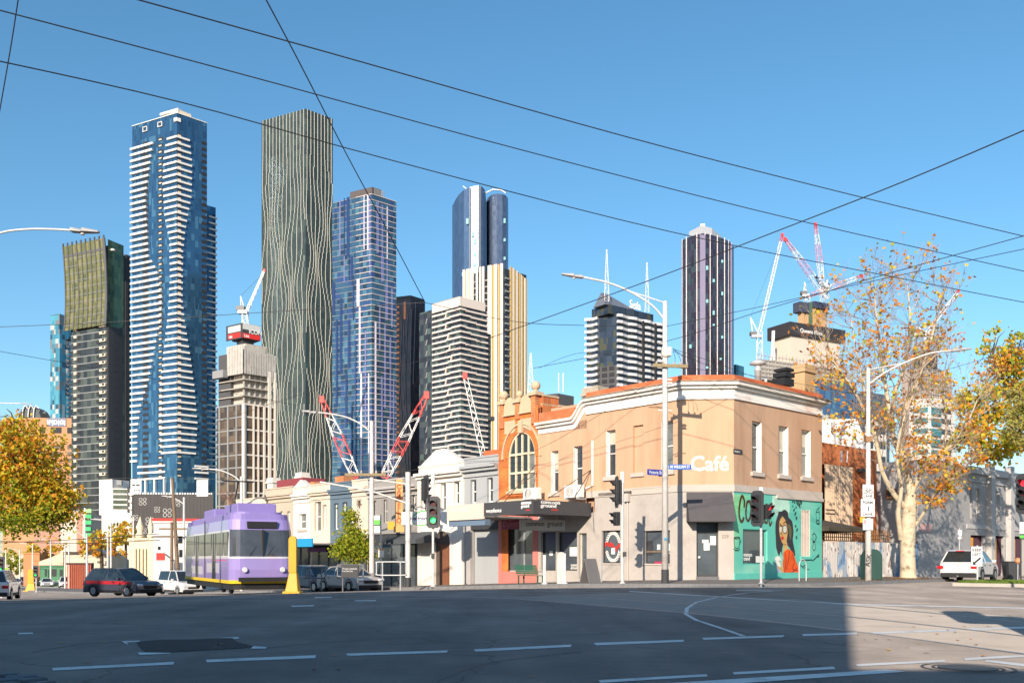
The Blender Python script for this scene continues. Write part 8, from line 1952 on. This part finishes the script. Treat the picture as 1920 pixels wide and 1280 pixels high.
# keep left sign on the grass median
MED = []
q = [on_ground(1786, 1098), on_ground(1950, 1101)]
GRASS = mat('grass_base', (.10, .15, .03), .9, var=.3, scale=4)
m0, m1 = Vector((q[0].x, q[0].y)), Vector((q[1].x, q[1].y)); dv = Vector((.72, .69)); pts = [m0, m1, m1 + dv * 5, m0 + dv * 3.6]
med = MB().prism([(p.x, p.y) for p in pts], -.05, .14).build('median_strip', mat('kerb_concrete', (.46, .41, .36), .9, var=.15, scale=2)); tag(med, kind='structure')
cen = sum(pts, Vector((0, 0))) / 4; ins = [cen + (p - cen) * .93 for p in pts]; tag(MB().prism([(p.x, p.y) for p in ins], .1, .165).build('grass_bed', GRASS), kind='structure')
gm_ = MB()
for _ in range(9000):
    u, v = random.random(), random.random(); p = ins[0].lerp(ins[1], u).lerp(ins[3].lerp(ins[2], u), v); h_ = random.uniform(.05, .12); t = random.uniform(0, 6.28); w = .012
    gm_.add([(p.x - w * math.cos(t), p.y - w * math.sin(t), .16), (p.x + w * math.cos(t), p.y + w * math.sin(t), .16), (p.x + random.gauss(0, .03), p.y + random.gauss(0, .03), .16 + h_)], [(0, 1, 2)])
g_ = gm_.build('grass', island_mat('grass_blade', [(.13, .22, .03), (.18, .27, .04), (.10, .17, .03), (.24, .28, .06)], trans=.3), stuff=True, norm=False); g_['label'] = 'short green grass on the median'
b = stand(1832.5, 43.0, .16); r = pole_root('keep_left_sign', 'white keep left sign with arrow on the grass median', b, 'sign'); d = b.y; post(r, zat(1022, d) - b.z, .04); f = Fr(r, (0, 0, 0), (1, .15, 0), (.15, -1, 0)); a0, a1, z0, z1 = plate(r, f, 1821, 1024, 1842, 1061, .06, SGNW); w_ = a1 - a0; h_ = z1 - z0
f.text('KEEP', SGNB, r, a0 + .06, z1 - .22, .063, .17, 'sign_lettering', extrude=.001, offset=.004, fit=(w_ - .12,)); f.text('LEFT', SGNB, r, a0 + .06, z1 - .42, .063, .17, 'sign_lettering', extrude=.001, offset=.004, fit=(w_ - .12,))
MB().fpoly(f, [(a0 + .08, z0 + .07), (a0 + .26, z0 + .07), (a0 + .2, z0 + .13), (a1 - .06, z0 + .36), (a1 - .12, z0 + .43), (a0 + .14, z0 + .19), (a0 + .08, z0 + .25)], .0635).build('arrow', SGNB, r, tri=True, norm=False)
b = stand(1799, 56); r = pole_root('parking_sign', 'small parking sign on a thin post behind the white car', b, 'sign'); d = b.y; post(r, zat(990, d) - b.z, .03); f = Fr(r, (0, 0, 0), (1, 0, 0), (0, -1, 0)); plate(r, f, 1796, 993, 1803.5, 1010, .05, SGNW, border=False)
b = stand(1914, 44); r = pole_root('parking_sign', 'parking sign post at the right edge by the bin', b, 'sign'); d = b.y; post(r, zat(975, d) - b.z, .035, CHAR); f = Fr(r, (0, 0, 0), (1, 0, 0), (0, -1, 0)); plate(r, f, 1912, 978, 1921, 1000, .05, SGNW, border=False); f.piece('green_foot', mat('stop_green', (.12, .58, .08)), r, *f.rect(1912, 1003, 1921, 1008, .05), .04, .05)
b = stand(1908.5, 46.5); r = pole_root('orange_marker', 'round orange marker on a thin post beside the bin', b, 'marker'); post(r, .95, .02); MB().lathe([(.02, -.16), (.12, -.1), (.16, 0), (.12, .1), (.02, .16)], c=(0, 0, 1.1), n=12).build('globe', mat('orange_globe', (.6, .25, .12), .4), r, smooth=True)
# tram stop railings and yellow stop marker
RAILM = mat('railing_steel', (.22, .22, .23), .5, .4, var=.1)
def railing(label, x0, x1, y0, d, board=False, m=RAILM):
    b = stand((x0 + x1) / 2, d); r = pole_root('stop_railing', label, b, 'railing', 'railings at the tram stop'); hw = (x1 - x0) / 2 * d / F; h_ = zat(y0, d) - b.z; z0_ = h_ - (1100 - y0) * .52 * d / F
    MB().tube(curve([(-hw, 0, z0_ + .06), (-hw, 0, h_ - .08), (-hw + .08, 0, h_), (hw - .08, 0, h_), (hw, 0, h_ - .08), (hw, 0, z0_ + .08), (hw - .08, 0, z0_), (-hw + .08, 0, z0_), (-hw, 0, z0_ + .08)], 3), .035, 7, False).build('loop', m, r, smooth=True)
    for x in (-hw * .6, hw * .6): MB().tube([(x, 0, -.1), (x, 0, h_)], .035, 7).build('leg', m, r)
    if board:
        f = Fr(r, (0, 0, 0), (1, 0, 0), (0, -1, 0)); f.piece('board', CHAR, r, -hw * .7, hw * .62, z0_ - .05, h_ + .02, .04, .07); f.text('This stop is outside the\nFree Tram Zone', SGNW, r, -hw * .62, h_ - .22, .072, .12, 'board_lettering', extrude=.001, fit=(hw * 1.15,))
    return r
railing('grey steel railing behind the yellow stop marker', 574, 610, 1064, 47); railing('railing with black notice board at the tram stop', 633, 681, 1058.5, 46, True); railing('pale steel railing in front of the grey clad shop', 706, 762, 1053, 48, False, STEEL)
YEL = mat('safety_yellow', (.62, .33, .015), .5, var=.08)
def stop_marker(label, px, ytop, d, s=1.0):
    b = stand(px, d); r = pole_root('stop_marker', label, b, 'marker', 'yellow tram stop markers'); h_ = zat(ytop, d) - b.z; w = .26 * s; f = Fr(r, (0, 0, 0), (1, 0, 0), (0, -1, 0)); z0_ = h_ * .36
    q = [(-w, z0_)] + [(-w * math.cos(t), h_ - w + w * math.sin(t)) for t in [math.pi * k / 10 for k in range(11)]] + [(w, z0_)]; MB().fprism(f, q, -.09, .09).build('pill', YEL, r, bevel=.02)
    MB().add([(-.45 * s, -.3, 0), (.45 * s, -.3, 0), (.45 * s, .3, 0), (-.45 * s, .3, 0), (-.2 * s, -.15, z0_ + .0), (.3 * s, -.15, z0_), (.3 * s, .15, z0_), (-.2 * s, .15, z0_)], [(3, 2, 1, 0), (4, 5, 6, 7), (0, 1, 5, 4), (1, 2, 6, 5), (2, 3, 7, 6), (3, 0, 4, 7)]).build('base', YEL, r, bevel=.03); MB().box(-.55 * s, .55 * s, -.36, .36, -.05, .1).build('foot', YEL, r)
stop_marker('tall yellow stop marker at the front of the tram', 549, 1004, 40.5, .66); stop_marker('far yellow stop marker among the parked cars', 58, 1066, 110, 1.4)
# ------------------------------------------------------------------ vehicles
def paint_mat(name, col): 
    m = mat(name, col, .32, .1, var=.03, scale=2); m.node_tree.nodes['Principled BSDF'].inputs['Coat Weight'].default_value = .6; m.node_tree.nodes['Principled BSDF'].inputs['Coat Roughness'].default_value = .08; return m
CARG = mat('car_glass', (.02, .028, .032), .05, 0, var=.2, spec=.9); TRIM = mat('black_trim', (.02, .02, .022), .6); RIMM = mat('alloy_rim', (.45, .45, .46), .35, .7); TAIL = mat('tail_lamp', (.5, .015, .02), .25); HEADL = mat('head_lamp', (.75, .76, .78), .15, .2)
CARP = {'suv': dict(L=4.5, W=1.86, belt=1.0, roof=1.66, low=.24, prof=[(-2.25, .45), (-2.22, .95), (-2.1, 1.04), (.85, 1.03), (1.0, 1.0), (1.95, .88), (2.2, .72), (2.25, .45), (2.15, .24), (-2.15, .24)], cab=[(-2.12, 1.02), (-1.75, 1.58), (-1.5, 1.65), (.1, 1.66), (.35, 1.6), (1.15, 1.0)], wz=.35, wy=(-1.32, 1.38)),
        'sedan': dict(L=4.6, W=1.8, belt=.92, roof=1.44, low=.2, prof=[(-2.3, .4), (-2.28, .85), (-2.1, .97), (-1.5, .98), (.9, .94), (1.9, .82), (2.2, .68), (2.3, .42), (2.2, .2), (-2.2, .2)], cab=[(-1.75, .95), (-1.15, 1.36), (-.8, 1.43), (.05, 1.44), (.3, 1.38), (1.15, .92)], wz=.32, wy=(-1.38, 1.38)),
        'van': dict(L=4.7, W=1.9, belt=1.15, roof=1.95, low=.24, prof=[(-2.35, .4), (-2.35, 1.15), (-2.3, 1.2), (1.1, 1.16), (1.3, 1.12), (2.1, .98), (2.32, .75), (2.35, .45), (2.25, .24), (-2.25, .24)], cab=[(-2.33, 1.17), (-2.28, 1.8), (-2.1, 1.93), (.3, 1.95), (.6, 1.86), (1.45, 1.1)], wz=.34, wy=(-1.45, 1.5))}
def car(label, loc, heading, kind, pm, plate_=True, group=None, simple=False, name='parked_car', cat='car'):
    """car whose nose points to compass heading; body, cabin glass, roof, pillars, doors' handles, lamps, bumpers, wheels (> tyre, rim)"""
    c = CARP[kind]; r = empty(name, loc, -R(heading), label, cat, group); hw = c['W'] / 2; mb = MB(); pr = c['prof']; n = len(pr); cy = sum(p[0] for p in pr) / n; cz = sum(p[1] for p in pr) / n
    lay = [(-hw, .93), (-hw + .05, .97), (-hw + .16, 1), (hw - .16, 1), (hw - .05, .97), (hw, .93)]; vs = []; fs = []
    for x, s_ in lay: vs += [(x, cy + (y - cy) * (.94 + .06 * (s_ - .93) / .07), cz + (z - cz) * s_) for y, z in pr]
    for l in range(len(lay) - 1):
        for i in range(n): fs.append((l * n + i, l * n + (i + 1) % n, (l + 1) * n + (i + 1) % n, (l + 1) * n + i))
    fs += [tuple(range(n)), tuple(range(len(vs) - 1, len(vs) - n - 1, -1))]; mb.add(vs, fs); body = mb.build('body', pm, r, smooth=False, bevel=.02)
    cb = c['cab']; k = len(cb); X = lambda z: hw - .07 - .24 * (z - c['belt']) / (c['roof'] - c['belt'])
    mb = MB(); mb.add([(-X(z), y, z) for y, z in cb] + [(X(z), y, z) for y, z in cb], [tuple(range(k)), tuple(range(2 * k - 1, k - 1, -1))] + [(i, (i + 1) % k, k + (i + 1) % k, k + i) for i in range(k)]); mb.build('windows', CARG, r, tri=True)
    rf = [p for p in cb if p[1] > c['roof'] - .12]; mb = MB(); e = .012
    mb.add([(-X(z) - e, y, z + e) for y, z in rf] + [(X(z) + e, y, z + e) for y, z in rf] + [(-X(z) - e, y, z - .06) for y, z in rf] + [(X(z) + e, y, z - .06) for y, z in rf], [(i, i + 1, len(rf) + i + 1, len(rf) + i) for i in range(len(rf) - 1)] + [(i, 2 * len(rf) + i, 2 * len(rf) + i + 1, i + 1) for i in range(len(rf) - 1)] + [(len(rf) + i, len(rf) + i + 1, 3 * len(rf) + i + 1, 3 * len(rf) + i) for i in range(len(rf) - 1)]); mb.build('roof', pm, r, norm=False)
    mb = MB()
    for s_ in (-1, 1):
        for (y0, z0), (y1, z1), w in ((cb[0], cb[1], .16), (cb[-1], cb[-2], .07), ((-.35, c['belt']), (-.38, c['roof'] - .05), .09)):
            mb.add([(s_ * (X(z0) + .012), y0 - .02, z0), (s_ * (X(z0) + .012), y0 + w, z0), (s_ * (X(z1) + .012), y1 + w * .6, z1), (s_ * (X(z1) + .012), y1 - .02, z1), (s_ * (X(z0) - .05), y0 - .02, z0), (s_ * (X(z0) - .05), y0 + w, z0), (s_ * (X(z1) - .05), y1 + w * .6, z1), (s_ * (X(z1) - .05), y1 - .02, z1)], [(0, 1, 2, 3), (7, 6, 5, 4), (0, 4, 5, 1), (1, 5, 6, 2), (2, 6, 7, 3), (3, 7, 4, 0)])
    mb.build('pillars', pm, r)
    yl = c['L'] / 2
    for s_ in (-1, 1):
        for y in c['wy']:
            w = MB().lathe([(c['wz'] * .55, -.11), (c['wz'] * .94, -.11), (c['wz'], -.07), (c['wz'], .07), (c['wz'] * .94, .11), (c['wz'] * .55, .11)], n=18); w.v = [(z, x, y_) for x, y_, z in w.v]; t = w.build('tyre', RUBBER, r, loc=(s_ * (hw - .09), y, c['wz']))
            w = MB().lathe([(.04, -.05), (c['wz'] * .58, -.02), (c['wz'] * .6, .03)], n=14); w.v = [(z * s_, x, y_) for x, y_, z in w.v]; o_ = w.build('rim', RIMM, t, loc=(s_ * .085, 0, 0))
            MB().tube([(s_ * (hw - .03), y + (c['wz'] + .07) * math.cos(a), c['wz'] + (c['wz'] + .07) * math.sin(a)) for a in [math.pi * i / 12 for i in range(13)]], .05, 5).build('wheel_arch', TRIM, r)
    zb = c['belt'] - .1
    for s_ in (-1, 1):
        MB().box(s_ * (hw - .12) - .22, s_ * (hw - .12) + .1, -yl - .015, -yl + .14, zb - .22, zb - .06).build('tail_lamp', TAIL, r, bevel=.03); MB().box(s_ * (hw - .2) - .2, s_ * (hw - .2) + .14, yl - .2, yl - .0, .62, .76).build('head_lamp', HEADL, r, bevel=.04); MB().box(s_ * (hw + .08) - .1, s_ * (hw + .08) + .1, .72, .86, c['belt'] - .0, c['belt'] + .14).build('mirror', pm, r, bevel=.03)
        if not simple:
            for y in (-.9, .15): MB().box(s_ * hw - .03, s_ * hw + .025, y, y + .2, c['belt'] - .16, c['belt'] - .12).build('door_handle', TRIM, r)
            MB().box(s_ * hw - .06, s_ * hw - .0, -1.0, 1.0, c['low'], c['low'] + .16).build('sill_trim', TRIM, r)
    MB().box(-hw + .08, hw - .08, -yl - .04, -yl + .2, c['low'], c['low'] + .24).build('rear_bumper', TRIM, r, bevel=.04); MB().box(-hw + .1, hw - .1, yl - .2, yl + .03, c['low'], c['low'] + .2).build('front_bumper', TRIM, r, bevel=.04); MB().box(-.45, .45, yl - .1, yl + .012, .5, .66).build('grille', TRIM, r)
    if plate_: MB().box(-.22, .22, -yl - .03, -yl, .62, .75).build('number_plate', PAPER, r)
    return r
PW = paint_mat('white_car_paint', (.72, .70, .69)); PD = paint_mat('navy_car_paint', (.05, .055, .08)); PR = paint_mat('red_car_paint', (.45, .02, .03)); PS = paint_mat('silver_car_paint', (.42, .42, .42)); PB = paint_mat('blue_grey_car_paint', (.12, .16, .22))
p = stand(1818, 49.5); wc = car('white hatchback SUV parked facing away beside the grey warehouse', tuple(p), 40, 'suv', PW); rear = Fr(wc, (0, -2.26, 0), (1, 0, 0), (0, -1, 0))
rear.piece('rear_lamp', TAIL, wc, -.2, .2, 1.58, 1.62, -.42, -.36); MB().lathe([(.05, 0), (.05, .01)], c=(0, -2.27, .9), n=12).build('emblem', RIMM, wc); MB().lathe([(.04, -.04), (.06, 0), (.04, .04)], c=(0, -2.36, .3), n=10).build('tow_ball', RIMM, wc)
p = stand(230, 54); car('dark car with red flank turning at the left, in front of the white corner building', tuple(p), 116, 'suv', PD, False, name='moving_car'); mc = [o for o in bpy.data.objects if o.name.startswith('moving_car')][-1]
for s_ in (-1, 1): MB().box(s_ * .93 - .02, s_ * .93 + .012, -1.9, 1.7, .74, .92).build('red_stripe', PR, mc)
p = stand(338, 76); car('white van nosing out behind the tram', tuple(p), 135, 'van', PW, False, name='white_van', cat='van')
a = VF.a(592, 5.6); x, y = L2W(-5.6, a); car('dark blue car parked behind the tram stop railing', (x, y, g_local(a)), 138, 'suv', PB, False)
a = VF.a(655, 6.4); x, y = L2W(-6.4, a); car('silver car passing behind the tram stop notice board', (x, y, g_local(a)), 138, 'sedan', PS, False, name='moving_car')
p = stand(-6, 52); car('white car cut by the left edge of the picture', tuple(p), -20, 'suv', PW, True)
cars = [(88, 150, 'sedan', PW, 'white sedan facing us right of the far yellow marker'), (123, 140, 'suv', PW, 'white car nearest the rust red fence'), (107, 160, 'suv', PB, 'blue grey car between two white ones far down the street'), (74, 165, 'suv', PD, 'dark car behind the far white sedan'), (44, 170, 'suv', PB, 'grey car left of the far yellow marker'), (28, 160, 'sedan', PW, 'white car at the far left below the round green sign'), (98, 190, 'sedan', PW, 'farthest white car in the queue'), (66, 200, 'suv', PS, 'silver car hidden at the end of the queue')]
for px, d, kd, pm, lab in cars: car(lab, tuple(stand(px, d)), 153, kd, pm, False, 'cars queued down the street', True)
b = stand(8, 58); sgn = pole_root('round_sign', 'round green sign with grey plate at the left edge of the street', stand(12, 100), 'sign'); d = 100; hh = zat(1068, d) - sgn.location.z; post(sgn, hh, .05); f = Fr(sgn, (0, 0, 0), (1, 0, 0), (0, -1, 0)); MB().fpoly(f, [(.28 * math.cos(t), hh + .28 * math.sin(t)) for t in [2 * math.pi * k / 14 for k in range(14)]], .06).build('disc', mat('lime_sign', (.25, .42, .04), .5), sgn, norm=False); f.piece('plate', STEEL, sgn, -.22, .22, hh - 1.0, hh - .35, .04, .06)
for px, py, d, lm, lab in ((68, 1071, 105, LON_G, 'far traffic signal showing green above the yellow marker'), (3, 1058, 80, LON_G, 'far traffic signal showing green at the left edge')):
    b = stand(px, d); r = pole_root('traffic_signal', lab, b, 'traffic light'); post(r, zat(py - 8, d) - b.z, .06, POLEW); lantern(r, (PT(px, py, d) - b) + V3(0, -.1, 0), 180, 3, 2, lm, 1.0)
# ------------------------------------------------------------------ tram
PUR = paint_mat('tram_purple', (.33, .26, .58)); PURD = mat('tram_roof_purple', (.24, .19, .46), .5, var=.06); TWH = paint_mat('tram_white', (.62, .58, .66)); TYEL = mat('tram_yellow', (.66, .46, .02), .5); TGL = mat('tram_glass', (.07, .075, .085), .06, .1, var=.3, spec=.9)
nf0 = stand(432, 41); hd = -28; TR = empty('tram', tuple(nf0), R(28), 'purple and white tram with yellow skirt stripe crossing at left', 'tram'); TR.scale = (1.12, 1.12, 1.16)
# local: +y runs back along the side, +x across; near side at x=0, front at y=0
TL_, TW_ = 11.2, 2.6; base = .02
sf_ = Fr(TR, (0, 0, 0), (0, 1, 0), (-1, 0, 0)); fr2 = Fr(TR, (0, 0, 0), (1, 0, 0), (0, -1, 0))
def plan(z, e=0.0):
    """outline of the tram at a height: rounded nose that rakes back above the waist"""
    nose = .12 * max(0, (.9 - z)) if z < .9 else .0
    if z > 1.3: nose += .42 * ((z - 1.3) / 1.9) ** 1.3
    tum = .10 * max(0, (z - 1.4) / 1.8) ** 1.5; r = .55; q = [(-e + tum, TL_)]
    for k in range(6):
        t = math.pi / 2 * k / 5; q.append((tum - e + r * (1 - math.cos(t)), nose - e + r * (1 - math.sin(t)) * .8))
    for k in range(6):
        t = math.pi / 2 * (1 - k / 5); q.append((TW_ - tum + e - r * (1 - math.cos(t)), nose - e + r * (1 - math.sin(t)) * .8))
    q.append((TW_ - tum + e, TL_)); return q
def ring(z0, z1, name, m, e=0.0, part='all', cap=True):
    a, b = plan(z0, e), plan(z1, e); n = len(a); mb = MB(); idx = range(n - 1) if part == 'all' else (range(2, n - 3) if part == 'front' else [0, 1, n - 3, n - 2])
    for i in idx: mb.poly([(*a[i], z0), (*a[i + 1], z0), (*b[i + 1], z1), (*b[i], z1)])
    if part != 'front' and cap: mb.poly([(*b[i], z1) for i in range(n)]); mb.poly([(*a[0], z0), (*a[-1], z0), (*b[-1], z1), (*b[0], z1)])
    return mb.build(name, m, TR, tri=True, norm=False)
ring(.18, .42, 'underframe', TRIM, -.08); ring(.42, .55, 'skirt_stripe', TYEL, .012); ring(.55, .95, 'lower_body', PUR); ring(.95, 1.38, 'lower_body', PUR); ring(1.38, 1.46, 'waist_line', TWH, .006); ring(1.46, 2.5, 'window_band', TWH, 0, 'sides'); ring(1.46, 2.5, 'windscreen', TGL, -.01, 'front'); ring(2.5, 2.9, 'upper_body', PUR); ring(2.9, 3.12, 'roof', PURD, -.04); ring(3.12, 3.22, 'roof', PURD, -.22)
MB().box(TW_ / 2 - .03, TW_ / 2 + .03, .0, .3, 1.46, 2.5).build('windscreen_post', TRIM, TR)
for x0, x1 in ((.75, 1.25), (1.45, 1.95)): MB().tube([(x0, .015, 1.48), (x1, .18, 2.1)], .012, 4).build('wiper', TRIM, TR)
for y0, y1 in ((.55, 1.3), (1.5, 2.9), (3.1, 3.9), (4.1, 5.5), (5.8, 7.2), (7.4, 8.2), (8.4, 10.9)):
    z0 = 1.5 if y1 - y0 > 1.0 or y0 < 1 else .55
    w = sf_.piece('window' if z0 > 1 else 'door', TGL, TR, y0, y1, z0, 2.42, -.02, .012)
    if z0 < 1: sf_.piece('door_post', TRIM, TR, (y0 + y1) / 2 - .03, (y0 + y1) / 2 + .03, z0, 2.42, .012, .022)
fr2.piece('destination_box', TRIM, TR, .7, TW_ - .7, 2.56, 2.82, -.5, -.18);
for x in (.55, TW_ - .55): MB().lathe([(.11, 0), (.09, .04)], c=(0, 0, 0), n=12).build('head_lamp', HEADL, TR, loc=(x, -.06, .95)).rotation_euler = (R(90), 0, 0)
fr2.piece('bumper', TRIM, TR, .3, TW_ - .3, .5, .66, .05, .14)
sf_.piece('white_swoosh', TWH, TR, 2.4, 5.2, .8, 1.2, .0, .006); sf_.piece('white_swoosh', TWH, TR, 6.3, 9.4, .7, 1.05, .0, .006); sf_.piece('pink_line', mat('tram_pink', (.62, .10, .28), .5), TR, .8, 4.2, 1.3, 1.34, .0, .008); sf_.piece('articulation', TRIM, TR, 5.58, 5.72, .56, 3.0, -.01, .014)
for y in (1.2, 6.2): MB().box(.5, TW_ - .5, y, y + 2.6, 3.2, 3.58).build('roof_unit', PURD, TR, bevel=.05)
MB().tube([(1.3, 4.6, 3.2), (1.3, 5.6, 3.9), (1.3, 4.9, 4.7)], .03, 6).tube([(.6, 4.9, 4.72), (2.0, 4.9, 4.72)], .03, 6).build('pantograph', TRIM, TR)
for y in (1.6, 3.2, 8, 9.6):
    w = MB().lathe([(.05, -.06), (.33, -.06), (.33, .06), (.05, .06)], n=16); w.v = [(z, x, y_) for x, y_, z in w.v]; w.build('wheel', TRIM, TR, loc=(.35, y, .33))
# ------------------------------------------------------------------ overhead wires
def wire(label, pts, rad=.014, sag=0.0, name='overhead_wire'):
    q = [PT(*p) for p in pts]
    if len(q) == 2: q = [q[0].lerp(q[1], t / 12) - V3(0, 0, sag * 4 * (t / 12) * (1 - t / 12)) for t in range(13)]
    else: q = [Vector(v) for v in curve(q, 5)]
    o = q[0].copy(); w = MB().tube([v - o for v in q], rad, 5, False).build(name, WIREM, loc=o, norm=False); return tag(w, label, 'wire')
wire('topmost overhead wire crossing the whole sky from upper left', [(180, -22, 17), (620, 100, 20), (1180, 258, 24), (1600, 366, 28), (2000, 462, 31)], .014)
wire('second overhead wire from the left edge down to the right', [(-60, 4, 17), (430, 133, 20), (1000, 287, 24), (1500, 414, 28), (2000, 526, 31)], .013)
wire('third overhead wire passing over the gold fin tower', [(-60, 102, 17), (340, 192, 20), (740, 302, 23), (1260, 435, 27), (1700, 524, 30), (2000, 582, 32)], .013)
wire('steep dark span wire falling from the top to mid picture', [(480, -35, 20), (560, 115, 24), (650, 290, 29), (720, 420, 33), (797, 567, 38)], .017)
wire('dark span wire rising from centre to the right edge', [(900, 640, 40), (1200, 532, 34), (1470, 428, 29), (1700, 338, 25), (2000, 210, 21)], .017)
wire('faint lower stretch of the rising span wire over the shops', [(380, 800, 60), (560, 740, 54), (740, 690, 47), (900, 640, 40)], .012)
wire('upper of two close wires descending left toward the corner pole', [(1000, 690, 48), (1247, 640, 40.6), (1420, 585, 36), (1640, 520, 31), (2000, 420, 26)], .013)
wire('lower of two close wires descending left toward the corner pole', [(1247, 612, 40.6), (1420, 576, 37), (1640, 526, 33), (2000, 450, 28)], .012)
wire('level span wire across the left towers to the junction', [(-60, 615, 40), (200, 604, 40), (500, 585, 39), (797, 567, 38)], .013)
wire('level span wire from the junction to the corner pole', [(797, 567, 38), (960, 602, 39), (1100, 610, 40), (1247, 611, 40.6)], .013)
wire('low wire crossing the left towers downward', [(-60, 648, 42), (150, 685, 48), (300, 712, 54), (560, 760, 66)], .012)
wire('steep wire in the top left corner', [(40, -40, 18), (20, 90, 19), (-10, 260, 20)], .012)
for i, (pts, lab) in enumerate((([(1262, 654, 40.4), (1330, 676, 42), (1430, 712, 45), (1580, 762, 50), (1700, 800, 56)], 'upper service cable from the corner pole past the cafe roof'), ([(1262, 658, 40.4), (1330, 686, 42), (1430, 722, 45), (1600, 780, 50)], 'lower service cable from the corner pole past the cafe roof'), ([(1276, 690, 40.4), (1400, 702, 43), (1640, 745, 50)], 'thin cable from the timber crossarm to the right'), ([(1247, 690, 40.4), (1100, 660, 46), (1010, 690, 52)], 'thin cable from the crossarm toward the brick shop'), ([(697, 890, 58), (860, 870, 56), (1000, 846, 50), (1247, 700, 40.6)], 'service cable strung between the white lamp pole and corner pole'), ([(1640, 735, 44), (1750, 700, 42), (1960, 640, 40)], 'cable running right through the plane tree'))):
    wire(lab, pts, .01)
for i, (pts, rad) in enumerate((([(-40, 1018, 80), (120, 1012, 80), (300, 1000, 78)], .03), ([(-40, 1012, 80), (140, 1018, 80), (300, 1012, 76)], .03))):
    wire('dark span wire low across the far left street' if i else 'thin span wire just above the low dark one at far left', pts, rad)
